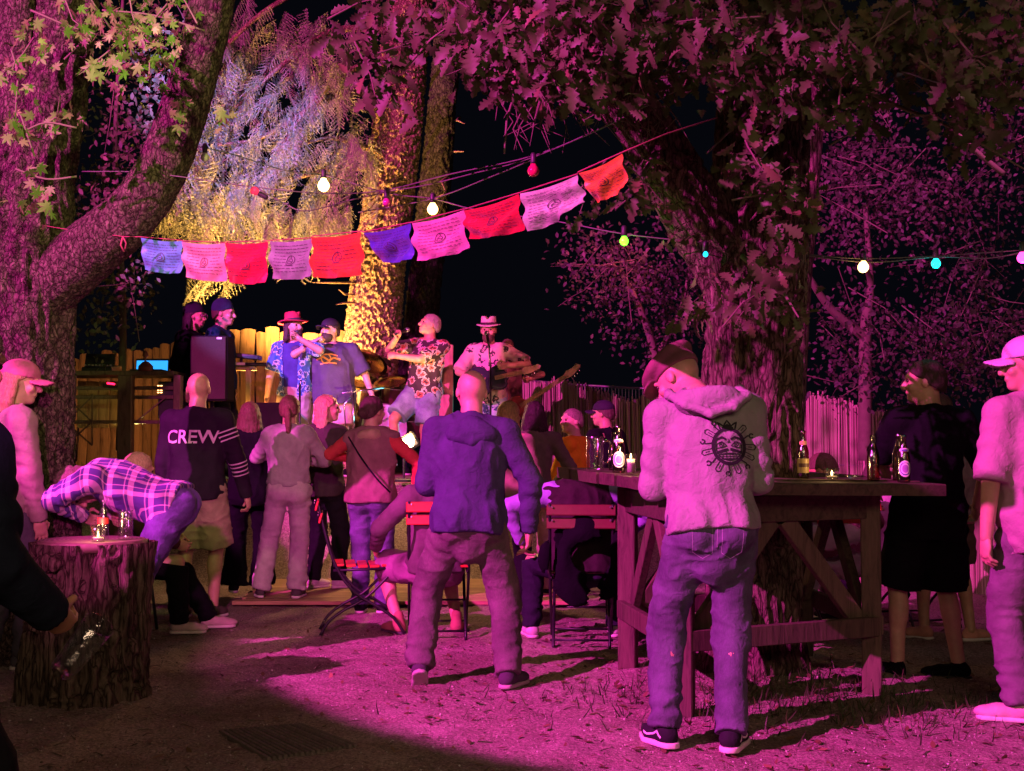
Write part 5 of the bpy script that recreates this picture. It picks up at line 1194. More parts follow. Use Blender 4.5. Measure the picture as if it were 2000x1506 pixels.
# keyboard table (pale top)
kt = empty('keyboard_stand', 'yellow-lit pale side table with a keyboard on it behind the loudspeaker', 'table', (X(465, 14), 14, STZ))
on(MB().box((X(466, 14), 14.1, pz(718, 14)), (X(489, 14) - X(441, 14), .4, .035), None, .004).build('table_top', wood((.5, .38, .22), .7)), kt)
for p_ in (446, 486): on(MB().box((X(p_, 14), 13.95, (pz(722, 14) + STZ) / 2), (.05, .05, pz(722, 14) - STZ), None, .004).build('leg', wood((.5, .36, .2), .7)), kt)
kb = empty('keyboard', 'slim dark keyboard with controller box on the pale side table', 'keyboard', (X(475, 13.9), 13.9, pz(714, 14)))
on(MB().box((X(476, 13.9), 13.95, pz(697, 14)), (X(506, 14) - X(448, 14), .22, .045), Matrix.Rotation(R(6), 3, 'Y'), .006).build('body_case', DKP), kb)
on(MB().tube([(X(470, 13.9), 13.9, pz(714, 14)), (X(470, 13.9), 13.9, pz(700, 14))], .015, 6).tube([P(460, 712, 13.8), P(520, 712, 13.8)], .02, 6).build('stand', BLKM, None, True), kb)
on(MB().box((X(462, 13.8), 13.85, pz(713, 14)), (.17, .15, .03), None, .004).build('keys', plain('ivory', (.7, .66, .5), .5)), kb)
# monitor wedge, floodlight
mw = empty('stage_monitor', 'black wedge stage monitor at the feet of the singer', 'speaker', (X(522, 13.5), 13.5, STZ))
zb_ = STZ + .04; a0, a1 = X(497, 13.5), X(549, 13.5); vs = [(x, y, z) for x in (a0, a1) for y, z in ((13.4, zb_), (13.9, zb_), (13.85, pz(786, 13.5)), (13.55, pz(786, 13.5)), (13.4, zb_ + .14))]
on(MB().add(vs, [(4, 3, 2, 1, 0), (5, 6, 7, 8, 9), (0, 1, 6, 5), (1, 2, 7, 6), (2, 3, 8, 7), (3, 4, 9, 8), (4, 0, 5, 9)]).build('cabinet', plain('cabinet_black', (.012, .011, .010), .9, spec=.1)), mw)
fl = empty('floodlight', 'bright floodlight on the stage floor aimed at the spruce trunk', 'floodlight', tuple(P(797, 880, 12.95)))
c = Vector(P(794, 866, 12.95)); M = Matrix.Rotation(R(-32), 3, 'Y')
on(MB().box(c + Vector((0, .06, 0)), (.225, .08, .16), M, .02).build('housing', BLKM), fl)
on(MB().box(c + Vector((0, .04, .0)), (.20, .12, .12), M, .055).build('lamp', plain('lamp_glow', (1, .8, .5), .4, emit=(1, .66, .30), es=24, bst=0)), fl)
on(MB().tube([c + Vector((-.03, .06, -.07)), c + Vector((-.03, .06, -.35))], .012, 6).box(c + Vector((-.03, .06, -.36)), (.16, .16, .03), None, .005).build('bracket', BLKM), fl)
point('floodlight_glow', tuple(c + Vector((0, -.25, .05))), (1, .62, .3), 24, .08)
# ------------------------------------------------------------------ drum kit, microphones, guitars
CHR = plain('chrome', (.7, .7, .72), .2, 1, bst=0); BRASS = plain('brass', (.62, .42, .15), .25, 1, bst=0)
dk = empty('drum_kit', 'drum kit with chrome stands and cymbals behind the two singers', 'drum kit', (X(750, 15), 15, STZ))
def disc(c, r, nrmv, th, nm, m, n=26, prof=None):
    q = Vector(nrmv).normalized().to_track_quat('Z', 'Y').to_matrix(); mb = MB().lathe(prof or [(0, -th / 2), (r, -th / 2), (r, th / 2), (0, th / 2)], n)
    mb.v = [tuple(q @ Vector(v) + Vector(c)) for v in mb.v]; return on(mb.build(nm, m, None, prof is not None), dk)
DRUM = plain('drum_shell', (.06, .02, .02), .3)
disc(P(750, 835, 15.0), .27, (0, -1, 0), .4, 'bass_drum', DRUM); disc(P(750, 835, 14.78), .255, (0, -1, 0), .01, 'drum_skin', plain('drum_skin', (.35, .34, .33), .5))
for px_, py_, r_ in ((715, 775, .15), (772, 770, .16), (705, 830, .18), (800, 830, .19)):
    disc(P(px_, py_, 15.1), r_, (.1, -.35, 1), .2, 'drum', DRUM); disc(P(px_, py_ , 15.1) + np.array([.1, -.35, 1]) * .098, r_ + .004, (.1, -.35, 1), .012, 'hoop', CHR)
for px_, py_, r_, nn in ((722, 708, .22, (.45, -.6, .7)), (765, 745, .2, (-.1, -.4, 1)), (693, 748, .18, (.2, -.3, 1)), (812, 770, .2, (0, -.3, 1))):
    disc(P(px_, py_, 15.0), r_, nn, .004, 'cymbal', BRASS, 30, [(0, .022), (.02, .02), (.035, .006), (r_, -.004), (r_, -.006), (0, .016)])
    on(MB().tube([P(px_, py_, 15.0), P(px_ + 4, 870, 15.0)], .009, 6).build('cymbal_stand', CHR, None, True), dk)
on(MB().tube([P(668, 768, 14.0), P(752, 757, 14.3)], .009, 6).tube([P(690, 768, 14.0), P(690, 860, 14.0)], .010, 6).tube([P(690, 770, 14.0), P(672, 790, 14.0), P(676, 850, 14.0)], .008, 6).build('boom_stand', CHR, None, True), dk)
def mic(label, a, b, stand=None):
    r = empty('microphone', label, 'microphone', tuple(a)); a, b = Vector(a), Vector(b); d = (b - a).normalized()
    on(MB().tube([a, a + d * .16], [.012, .017], 10).build('mic_body', BLKM, None, True), r)
    q = a + d * .185; on(MB().tube([q - d * .026, q - d * .018, q, q + d * .018, q + d * .026], [.012, .023, .027, .023, .010], 12).build('mic_grille', plain('mic_mesh', (.25, .25, .27), .35, .8), None, True), r)
    return r
def stand(label, pts, base):
    r = empty('microphone_stand', label, 'stand', tuple(base))
    on(MB().tube(pts, .010, 7).build('boom', CHR, None, True), r); bx, by, bz = base
    on(MB().tube([pts[0], (bx, by, bz + .1)], .011, 7).build('pole', BLKM, None, True), r)
    for k in range(3): th = R(90 + 120 * k + 15); on(MB().tube([(bx, by, bz + .16), (bx + .28 * math.cos(th), by + .28 * math.sin(th), bz + .015)], .009, 6).build('leg', BLKM, None, True), r)
    return r
b_ = (X(958, 13.55), 13.55, STZ + .04); stand('chrome microphone stand in front of the guitarist in the pale hat', [(b_[0], b_[1], pz(720, 13.55)), tuple(P(955, 676, 13.5))], b_)
mic('microphone clipped on the stand before the pale-hatted guitarist', P(956, 680, 13.5), P(953, 664, 13.55))
b_ = (X(585, 13.3), 13.3, STZ + .04); stand('straight black microphone stand standing in front of the singer in the red hat', [(b_[0], b_[1], pz(752, 13.3)), tuple(P(588, 742, 13.3))], b_)
def guitar(label, c, ax, up, bodyc, L=1.0, name='guitar', head_m=None):
    """c body centre, ax neck direction, up = face normal"""
    r = empty(name, label, 'guitar', tuple(c)); a = nrm(ax); n = nrm(np.array(up, float) - a * (np.array(up) @ a)); s = np.cross(n, a); M = np.stack([s, a, n], 1); c = np.array(c, float)
    e = [Ell(c + M @ np.array([0, -.10, 0]), (.17, .13, .06), M), Ell(c + M @ np.array([0, .10, 0]), (.135, .11, .06), M)]
    def f(p): q = (p - c) @ M; d = smin(e[0](p), e[1](p), .03); d = np.maximum(d, np.abs(q[:, 2]) - .022); return np.maximum(d, -(np.sqrt((np.abs(q[:, 0]) - .075) ** 2 + (q[:, 1] - .22) ** 2) - .045))
    V, Fc = sdf_mesh(f, c - .36, c + .36, .011); on(np_mesh('guitar_body', V, Fc, bodyc), r)
    Mm = Matrix(M.tolist()); 
    on(MB().box(c + M @ np.array([0, .42 * L, .016]), (.048, .60 * L, .02), Mm, .005).build('neck', wood((.40, .26, .15), .7)), r)
    hd = [(-.028, 0), (.028, 0), (.045, .03), (.035, .10), (.045, .17), (.02, .20), (-.005, .18), (-.035, .06)]; q0 = c + M @ np.array([0, .72 * L, .012])
    vs = [q0 + M @ np.array([x, y, z]) for z in (-.008, .008) for x, y in hd]; k = len(hd)
    on(MB().add(vs, [tuple(range(k - 1, -1, -1)), tuple(range(k, 2 * k))] + [(i, (i + 1) % k, k + (i + 1) % k, k + i) for i in range(k)]).build('headstock', head_m or wood((.55, .38, .25), .8)), r)
    pg = MB()
    for i in range(4): z = q0 + M @ np.array([-.045 + .012 * i, .05 + .035 * i, 0]); pg.tube([z, z + M @ np.array([-.03, 0, 0])], .007, 6)
    on(tag(pg.build('tuning_pegs', CHR, None, True), kind='stuff'), r)
    st = MB()
    for i in range(4): x = -.015 + .01 * i; st.tube([c + M @ np.array([x, -.12, .034]), c + M @ np.array([x, .74 * L, .030])], .0012, 3)
    on(tag(st.build('strings', CHR), kind='stuff'), r); return r
gc = P(1000, 805, 14.2); guitar('bass guitar whose pink-lit headstock pokes up right of the pale-hatted player', gc, P(1092, 744, 14.0) - gc, (0, -1, .2), plain('guitar_red', (.25, .05, .05), .25), 1.0)
gc = P(955, 742, 13.72); guitar('electric guitar hanging before the guitarist in the pale hat', gc, np.array([.85, .1, .2]), (0, -1, .25), plain('guitar_dark', (.03, .03, .05), .2), .5)
# ------------------------------------------------------------------ prayer flags
garland = empty('prayer_flag_garland', 'string of coloured printed prayer flags sagging from the left tree to the oak', 'flag garland', tuple(P(30, 435, 8.0)))
FL = [((275, 464), (357, 471), (279, 526), (356, 534), 7.7, (.12, .42, .70), 'pale blue flag'), ((355, 472), (439, 475), (361, 541), (440, 549), 7.5, (.75, .33, .40), 'pale pink flag'), ((440, 474), (523, 472), (443, 551), (522, 552), 7.3, (.70, .015, .05), 'crimson flag next to the pale pink one'), ((527, 471), (609, 466), (529, 544), (607, 540), 7.1, (.30, .62, .34), 'greyish white flag'),
      ((609, 463), (705, 453), (610, 541), (707, 537), 6.7, (.72, .13, .02), 'orange-red flag left of the spruce trunk'), ((710, 455), (802, 436), (741, 511), (808, 506), 6.3, (.06, .06, .48), 'dark blue flag'), ((805, 436), (906, 410), (812, 509), (916, 484), 5.9, (.72, .36, .45), 'large light pink flag'), ((906, 411), (1013, 379), (913, 466), (1017, 449), 5.5, (.62, .01, .04), 'dark crimson flag'),
      ((1016, 378), (1128, 342), (1032, 452), (1146, 395), 5.1, (.55, .80, .50), 'cream white flag with small black emblem'), ((1130, 338), (1215, 300), (1160, 395), (1228, 362), 4.8, (.85, .33, .04), 'orange flag half hidden by oak leaves')]
INK = plain('flag_ink', (.05, .035, .05), .9, bst=0); rc = []
for i, (a, b, c, d, dd, col, lb) in enumerate(FL):
    d2 = FL[i + 1][4] if i + 1 < len(FL) else 4.6; A, B = P(*a, dd + .0), P(*b, d2 + (dd - d2) * .1); C, D_ = P(*c, dd + .02), P(*d, d2 + (dd - d2) * .1 + .02)
    rc += [A + [0, 0, .004], B + [0, 0, .004]]; nx, nz = 22, 18; vs = []; nv = np.cross(B - A, [0, 0, 1]); nv = nrm(nv)
    if nv[1] > 0: nv = -nv
    ph = rngf.random() * 6; f1 = rngf.uniform(7, 11); col = mulc(col, .8)
    def surf(u, v):
        top_ = A * (1 - u) + B * u; bot = C * (1 - u) + D_ * u; p = top_ * (1 - v) + bot * v
        wv = .010 * math.sin(f1 * u + ph + v * 2) * v + .012 * math.sin(v * 9 + ph + 1.5 * math.sin(u * 5 + ph)) * min(1, v * 3) + .006 * math.sin(u * 21 + v * 13 + ph) * v
        return p + nv * wv - np.array([0, 0, .010 * math.sin(PI * u)])
    fs = [(x * (nz + 1) + z, (x + 1) * (nz + 1) + z, (x + 1) * (nz + 1) + z + 1, x * (nz + 1) + z + 1) for x in range(nx) for z in range(nz)]
    vs = [surf(x / nx, z / nz) for x in range(nx + 1) for z in range(nz + 1)]
    m, nt, bs = nodes('flag_cloth'); v = objvec(nt); nt.links.new(ramp(nt, noise(nt, 22, 4, v), [(.3, mulc(col, .85)), (.7, mulc(col, 1.15))]), bs.inputs['Base Color']); bs.inputs['Roughness'].default_value = .42; bs.inputs['Sheen Weight'].default_value = .2
    bump(nt, bs, noise(nt, 30, 3, objvec(nt, (1, 1, 2.5)), .5, 1), .5, .01); tr = nt.nodes.new('ShaderNodeBsdfTranslucent'); tr.inputs[0].default_value = (*col, 1); mi = nt.nodes.new('ShaderNodeMixShader'); mi.inputs[0].default_value = .3
    nt.links.new(bs.outputs[0], mi.inputs[1]); nt.links.new(tr.outputs[0], mi.inputs[2]); nt.links.new(mi.outputs[0], nt.nodes['Material Output'].inputs[0])
    fo = MB().add(vs, fs).build('flag', m, None, True); fo['label'] = lb; on(fo, garland)
    pm = MB()
    def rib(uv, w_):
        V2, F2 = ribbon(uv, w_, step=.03); pm.add([surf(u, v) + nv * .0035 for u, v in V2], F2)
    for r_ in range(9):
        vv = .12 + r_ * .085; u = .10
        while u < .88:
            L = rngf.uniform(.02, .08)
            if not (.36 < u < .62 and .33 < vv < .66): rib([(u, vv), (min(.9, u + L), vv)], .012)
            u += L + .02
    for q in (arc2(.5, .5, .10, .13, 0, 360, 18), arc2(.5, .52, .055, .07, 0, 360, 12), [(.42, .64), (.58, .64)], [(.5, .36), (.5, .45)], [(.45, .5), (.55, .54)]): rib(q, .014)
    pr_ = pm.build('print', INK, None); on(pr_, garland); pr_.parent = fo; pr_.matrix_parent_inverse = Matrix.Identity(4)
    pr_.matrix_parent_inverse = (Matrix.Translation(Vector(garland.location)) @ Matrix.Translation(-Vector(garland.location))).inverted()
CRD = plain('red_cord', (.25, .04, .07), .8); cp = [P(10, 428, 8.1), P(130, 448, 7.95), P(240, 462, 7.8)] + rc + [P(1300, 262, 4.9), P(1400, 230, 5.6)]
on(MB().tube(cp, .0028, 6).build('cord', CRD, None, True), garland)
for px_, py_, d_ in ((240, 462, 7.8), (14, 430, 8.1)):
    q = P(px_, py_, d_); on(MB().tube([q, q + [-.012, 0, -.05], q + [.008, 0, -.09]], .006, 5).tube([q, q + [.02, 0, -.04], q + [.014, 0, -.075]], .005, 5).build('cord_knot', CRD, None, True), garland)
# ------------------------------------------------------------------ string lights
CAB = plain('cable', (.10, .085, .09), .5); SOC = plain('bulb_socket', (.03, .03, .03), .5)
def glow(nm, c, e, es): return plain(nm, c, .3, emit=e, es=es, bst=0)
def strand(label, cables, bulbs, origin):
    r = empty('string_lights', label, 'string lights', tuple(origin))
    for cpts in cables: q = spline([P(*c) for c in cpts], 40); on(MB().tube(q, .0036, 5).build('cable', CAB, None, True), r)
    for (px_, py_, d_, rad, col, es, lb, dirn) in bulbs:
        c = Vector(P(px_, py_, d_)); dv = Vector(dirn).normalized(); q = dv.to_track_quat('Z', 'Y').to_matrix()
        mb = MB().lathe([(.0015, -rad)] + [(rad * math.sin(PI * k / 10), -rad * math.cos(PI * k / 10)) for k in range(1, 8)] + [(rad * .52, rad * 1.0), (rad * .42, rad * 1.35), (0, rad * 1.35)], 20, cap=False); mb.v = [tuple(q @ Vector(v) + c) for v in mb.v]
        m = glow('bulb_' + lb.split()[0], col, col, es) if es > 0 else plain('bulb_glass', col, .12, bst=0)
        bo = on(mb.build('bulb', m, None, True), r); bo['label'] = lb
        mb = MB().lathe([(0, rad * 1.1), (.015, rad * 1.1), (.017, rad * 1.5), (.016, rad * 1.5 + .04), (.009, rad * 1.5 + .05), (0, rad * 1.5 + .05)], 14, cap=False); mb.v = [tuple(q @ Vector(v) + c) for v in mb.v]; on(mb.build('socket', SOC, None, True), r)
        if es > 3: point('bulb_light', tuple(c + Vector((0, -.005, -rad - .03))), col, 1.6 if es < 10 else 2.2, .02)
    return r
UP = (0, 0, 1)
strand('string of mostly unlit coloured bulbs sweeping from the curved limb up to the oak limb', [[(160, 335, 8.0), (292, 338, 7.8), (500, 366, 7.8), (640, 378, 7.8), (750, 372, 7.8), (880, 340, 7.4), (1045, 303, 7.0), (1210, 234, 6.7), (1400, 130, 6.2)], [(750, 375, 7.8), (830, 362, 7.6), (920, 340, 7.4), (1045, 306, 7.0), (1220, 228, 6.6), (1395, 138, 6.2)], [(500, 366, 7.8), (560, 400, 7.7), (600, 412, 7.7), (680, 392, 7.8), (750, 376, 7.8)]],
       [(289, 358, 7.8, .027, (.22, .18, .55), 0, 'unlit violet bulb hanging by the curved limb', UP), (497, 373, 7.7, .026, (.9, .06, .12), .55, 'faintly glowing red bulb tipped sideways', (.9, 0, -.5)), (755, 396, 7.8, .024, (.45, .03, .25), 0, 'unlit magenta bulb before the spruce trunk', UP), (1042, 334, 7.0, .032, (.55, .02, .10), 0, 'unlit red bulb near the cream flag', UP)], P(292, 338, 7.8))
strand('string of bulbs with two warm lit ones and a green one crossing before the spruce', [[(380, 285, 8.2), (450, 300, 8.2), (560, 334, 8.2), (632, 342, 8.2), (760, 378, 8.0), (845, 388, 7.8), (930, 410, 7.6), (1090, 433, 7.4), (1219, 457, 7.2), (1378, 475, 7.1)], [(700, 415, 8.0), (845, 388, 7.8), (960, 345, 7.4), (1045, 310, 7.0)]],
       [(400, 308, 8.2, .026, (.62, .55, .5), 0, 'unlit frosted bulb beside the curved limb', UP), (632, 363, 8.2, .036, (1, .66, .26), 9, 'bright warm yellow-white bulb left of the spruce trunk', UP), (845, 409, 7.8, .032, (1, .52, .16), 9, 'bright warm orange bulb right of the spruce trunk', UP), (1219, 471, 7.2, .024, (.12, 1, .02), 5, 'lit lime green bulb above the dark gap', UP), (1378, 497, 7.1, .014, (.01, .55, .9), 2.9, 'small lit cyan bulb against the oak limb', UP)], P(632, 342, 8.2))
strand('string of lit bulbs running right from the oak trunk', [[(1562, 496, 7.5), (1686, 505, 7.6), (1828, 500, 7.6), (1915, 494, 7.6), (2060, 484, 7.5)], [(1562, 498, 7.5), (1700, 512, 7.6), (1828, 502, 7.6), (1930, 504, 7.6), (1997, 492, 7.5)]],
       [(1686, 522, 7.6, .031, (1, .55, .18), 9, 'bright warm bulb just right of the oak trunk', UP), (1828, 515, 7.6, .026, (.01, .80, .75), 4, 'lit turquoise bulb', UP), (1997, 504, 7.5, .030, (1, .05, .42), 5, 'lit pink bulb cut by the right picture edge', UP)], P(1686, 505, 7.6))
strand('single unlit white bulb on a cable high at the right', [[(1760, 140, 5.8), (1875, 165, 5.8), (2050, 120, 5.6)]], [(1875, 192, 5.8, .030, (.55, .5, .5), 0, 'unlit round white bulb', UP)], P(1875, 165, 5.8))
# garments hung on the chair behind the table
gm = empty('hung_garment', 'magenta-lit pale garment draped over the seat back behind the right table leg', 'garment', (X(1625, 9.1), 9.1, .5))
gf = lambda p: np.abs(Ell((X(1628, 9.02), 9.02, .58), (.235, .07, .20))(p)) - .008 - .012 * np.sin(p[:, 2] * 30 + 2 * vnoise(p * 7)) - .006 * vnoise(p * 20)
V, Fc = sdf_mesh(gf, np.array([X(1628, 9.02), 9.02, .58]) - .33, np.array([X(1628, 9.02), 9.02, .58]) + .33, .011); on(np_mesh('cloth', V, Fc, fabric((.80, .66, .74))), gm)
cl = empty('hung_towel', 'narrow pink and blue cloth hanging between the table posts', 'cloth', (X(1573, 9.0), 9.0, .5))
mb = MB(); n = 10; vs = []
for i in range(n + 1):
    for j in range(5): vs.append(P(1558 + j * 10 + 3 * math.sin(i), 1020 + i * 14, 9.0 + .02 * math.sin(j * 2 + i * .8)))
mb.add(vs, [(i * 5 + j, i * 5 + j + 1, i * 5 + j + 6, i * 5 + j + 5) for i in range(n) for j in range(4)]); on(mb.build('cloth', fabric((.5, .4, .5)), None, True), cl)
# ------------------------------------------------------------------ the people
def fl(c, **k): return fabric(c, **k)
BLACK = fabric((.012, .012, .016), key='b'); DBLK = fabric((.006, .006, .009), key='bb')
SK = (.52, .30, .22)
def plaid():
    m, nt, bs = nodes('plaid_cloth'); v = objvec(nt)
    sep = nt.nodes.new('ShaderNodeSeparateXYZ'); nt.links.new(v, sep.inputs[0])
    def band(sock, sc, w_, off=0):
        a = nt.nodes.new('ShaderNodeMath'); a.operation = 'MULTIPLY_ADD'; a.inputs[1].default_value = sc; a.inputs[2].default_value = off; nt.links.new(sock, a.inputs[0])
        f = nt.nodes.new('ShaderNodeMath'); f.operation = 'FRACT'; nt.links.new(a.outputs[0], f.inputs[0]); g = nt.nodes.new('ShaderNodeMath'); g.operation = 'LESS_THAN'; g.inputs[1].default_value = w_; nt.links.new(f.outputs[0], g.inputs[0]); return g.outputs[0]
    ad = nt.nodes.new('ShaderNodeMath'); ad.operation = 'ADD'; nt.links.new(sep.outputs[2], ad.inputs[0]); nt.links.new(sep.outputs[0], ad.inputs[1])
    s = None
    for sock, w_, off in ((sep.outputs[1], .26, 0), (ad.outputs[0], .26, .1), (sep.outputs[1], .06, .6), (ad.outputs[0], .06, .6)):
        b = band(sock, 8.5, w_, off)
        if s is None: s = b
        else: q = nt.nodes.new('ShaderNodeMath'); q.operation = 'ADD'; nt.links.new(s, q.inputs[0]); nt.links.new(b, q.inputs[1]); s = q.outputs[0]
    dv = nt.nodes.new('ShaderNodeMath'); dv.operation = 'MULTIPLY'; dv.inputs[1].default_value = .5; nt.links.new(s, dv.inputs[0])
    nt.links.new(ramp(nt, dv.outputs[0], [(0, (.07, .05, .20)), (.5, (.42, .30, .40)), (1, (.80, .62, .72))]), bs.inputs['Base Color']); bs.inputs['Roughness'].default_value = .9
    bump(nt, bs, noise(nt, 24, 4, objvec(nt)), .5, .012); return m
def floral(a, b, c, sc=16):
    m, nt, bs = nodes('patterned_cloth'); v = objvec(nt); vo = nt.nodes.new('ShaderNodeTexVoronoi'); vo.inputs['Scale'].default_value = sc; nt.links.new(v, vo.inputs['Vector']); vo.feature = 'F1'
    n = noise(nt, sc * 1.3, 3, v, .6, 1.5); md = nt.nodes.new('ShaderNodeMath'); md.operation = 'ADD'; nt.links.new(vo.outputs['Distance'], md.inputs[0]); nt.links.new(n, md.inputs[1])
    r = ramp(nt, md.outputs[0], [(.55, a), (.72, b), (.86, c), (1, a)]); r.node.color_ramp.interpolation = 'CONSTANT'
    nt.links.new(r, bs.inputs['Base Color']); bs.inputs['Roughness'].default_value = .8; bump(nt, bs, noise(nt, 24, 4, objvec(nt)), .5, .012); return m
WSOLE = plain('sole_rubber', (.62, .58, .55), .7)
# --- the man in the pale hoodie at the table
g = G(1368, 1455); HX, HY = X(1372, 5.85), 5.85
hood = person('man in pale hoodie with black back print and flat cap at the high table', (HX, HY, 0), 0, 1.88, 1.02, .85, pelvis=(.045, .02, .965), lean=(-.05, .13), twist=-6, shrug=-.006,
    feet=((-.17, -.02), (.10, -.10)), toes=(28, -22), hands=((-.10, .36, 1.12), (.18, .36, 1.12)), elb=((-.45, -.8, -1), (.5, -.8, -1)), kneeh=((-.25, 1, 0), (.1, 1, 0)), head=(58, -32, 6), headoff=(-.030, .045, -.022), curl=(.9, .9), palm=((0, 0, -1), (0, 0, -1)),
    top=dict(kind='hoodie', name='hoodie', mat=fabric((.29, .28, .28), var=.14, bs_=.8), loose=.022, fold=.007, cr=.55, hem=-.02, rib=True, flare=.15, nz=.0035, sl=1.15, drape=.012, h=.0088, nz0=1), bottom=dict(mat=denim((.11, .10, .165)), name='jeans', loose=.013, fold=.007, fc=.95, flare=.002, crotch=.085, h=.0088),
    shoes=dict(mat=fabric((.02, .018, .025)), stripe=plain('white_leather', (.7, .68, .66), .5), sole=plain('sole_pale', (.7, .62, .60), .6)), hair=dict(style='bald', c=(.10, .07, .05)), hat=dict(kind='beret', mat=fabric((.20, .085, .11), var=.3)))
TT = hood['TT']; H_ = 1.88
# the hood lying on his back
hp = [TT(-.062, .050, .308), TT(-.080, .0, .314), TT(-.080, -.045, .300), TT(-.045, -.082, .268), (TT(.012, -.098, .243)), TT(.064, -.086, .256), TT(.096, -.050, .286), TT(.086, .0, .308), TT(.064, .050, .308)]
hc_ = [Cone(a, b, .021, .021, nz=.003) for a, b in zip(hp[:-1], hp[1:])]
pouch = Ell(TT(.008, -.052, .280), np.array([.080, .046, .042]) * H_, hood['Mt'] @ np.array(Matrix.Rotation(R(-28), 3, 'X')))
inner = Ell(TT(.008, -.038, .335), np.array([.064, .050, .062]) * H_, hood['Mt'])
collar = Ell(TT(-.004, .004, .290), np.array([.070, .062, .040]) * H_, hood['Mt'])
def hoodf(p):
    d = smin(pouch(p), collar(p), .03); d = -smin(-d, inner(p), .015)
    for c in hc_: d = smin(d, c(p), .014)
    return d - .005 * fbm(p * 13, 3)
V, Fc = sdf_mesh(hoodf, TT(0, 0, .27) - .34, TT(0, 0, .27) + .34, .0085); np_mesh('hood', V, Fc, hood['top'].data.materials[0], hood['root'])
# ribbed hem and pocket edges
V, Fc = hood['topVF']
INKH = plain('black_print', (.012, .010, .016), .8, bst=0)
parts = []
def st(pts, w_=.006, closed=False): parts.append(ribbon(pts, w_, closed))
st(arc2(0, 0, .056, .062, 0, 360, 40), .012); st(arc2(0, .002, .047, .052, 160, 380, 30), .003)
for s in (-1, 1):
    st([(s * .008, .024), (s * .022, .033), (s * .042, .026), (s * .052, .014)], .008)
    st([(s * .008, .002), (s * .024, .018), (s * .042, .010), (s * .045, -.006), (s * .024, -.004), (s * .008, .002)], .003); st(arc2(s * .026, .006, .0075, .0075, 0, 360, 14), .003); st(arc2(s * .026, .006, .002, .002, 0, 360, 8), .003)
    st([(s * .004, -.010), (s * .045, -.022)], .010); st([(s * .012, -.014), (s * .012, -.022)], .003); st([(s * .030, -.018), (s * .030, -.028)], .003)
st([(-.036, -.028), (.036, -.028)], .003); st([(-.038, -.036), (.038, -.036)], .0025); st([(-.034, -.044), (.034, -.044)], .003); st(arc2(0, -.036, .042, .012, -90, 90, 12), .003); st(arc2(0, -.036, .042, .012, 90, 270, 12), .003)
for x in (-.024, -.012, 0, .012, .024): st([(x, -.028), (x, -.044)], .0022)
st([(-.004, .012), (0, .026), (.004, .012)], .004); st([(-.016, .060), (0, .072), (.016, .060)], .020); st([(-.026, .062), (-.034, .088), (-.014, .074), (0, .094), (.014, .074), (.034, .088), (.026, .062)], .006)
for k, a in enumerate(range(0, 360, 24)):
    if 66 < a < 114: continue
    ca, sa = math.cos(R(a)), math.sin(R(a)); p0 = (ca * .060, sa * .066); p1 = (ca * .082, sa * .086)
    if k % 2: st([p0, (p1[0] - sa * .006, p1[1] + ca * .006), (ca * .090, sa * .094)], .005); st(arc2(ca * .094, sa * .098, .0075, .0075, a, a + 300, 12), .005)
    else:
        for q in (-1, 1): st([(p0[0] - sa * .008 * q, p0[1] + ca * .008 * q), (ca * .094 - sa * .009 * q, sa * .096 + ca * .009 * q)], .003)
        st([(ca * .094 + sa * .009, sa * .096 - ca * .009), (ca * .100, sa * .102), (ca * .094 - sa * .009, sa * .096 + ca * .009)], .004); st([(ca * .070, sa * .074), (ca * .086, sa * .090)], .0025)
V2, F2 = join2(parts); K = 1.22
oc = TT(.047, 0, .168); rt_, up_, fw_ = hood['Mt'][:, 0], hood['Mt'][:, 2], hood['Mt'][:, 1]
P3 = np.array([oc - fw_ * .5 + rt_ * v[0] * K + up_ * v[1] * K for v in V2]); dec(hood, P3, F2, 'back_print', INKH, (V, Fc), hood['top'], .0022, tuple(fw_))
pk = []; pk.append(ribbon([(-.11, .0), (-.02, -.004)], .003)); pk.append(ribbon([(-.11, .0), (-.105, -.11), (-.06, -.14), (-.02, -.115), (-.02, -.004)], .0025)); pk.append(ribbon([(.02, -.004), (.11, .0), (.105, -.11), (.06, -.14), (.02, -.115), (.02, -.004)], .0025)); pk.append(ribbon([(0, .05), (0, -.09)], .0025)); pk.append(ribbon([(-.14, .055), (.14, .055)], .003))
V2, F2 = join2(pk); oc = hood['pel'] + np.array([0, -.5, -.01]); dec(hood, np.array([oc + np.array([v[0], 0, v[1]]) for v in V2]), F2, 'seams', fabric((.30, .28, .36)), hood['botVF'], hood['bot'], .0012, (0, 1, 0))
# --- dancing man in the violet hooded jacket
g = G(900, 1345); dn = person('man in a violet hooded jacket and grey trousers seen from behind mid-step', (X(922, 7.3), 7.3, 0), 0, 1.80, 1.06, 1.0, pelvis=(-.02, 0, .90), lean=(.03, .07), twist=4,
    feet=((-.28, -.02, .10), (.20, -.10)), toes=(4, -28), toepitch=(42, 0), hands=((-.12, .30, 1.06), (.31, .04, .83)), elb=((-.6, -.5, -1), (1, -.3, 0)), kneeh=((-.35, 1, 0), (.25, 1, 0)), head=(8, -4, 0), curl=(.7, .5),
    top=dict(kind='jacket', mat=fabric((.055, .042, .12), bs_=.7), loose=.030, fold=.007, hem=-.045, rib=True, sl=1.1, collar=.03), bottom=dict(mat=denim((.14, .105, .12)), loose=.018, fold=.007, flare=.005, crotch=.075), shoes=dict(mat=fabric((.07, .05, .08)), sole=plain('sole_grey', (.4, .3, .35), .6)), hair=dict(style='bald', c=(.30, .20, .17)))
TT = dn['TT']; H_ = 1.80
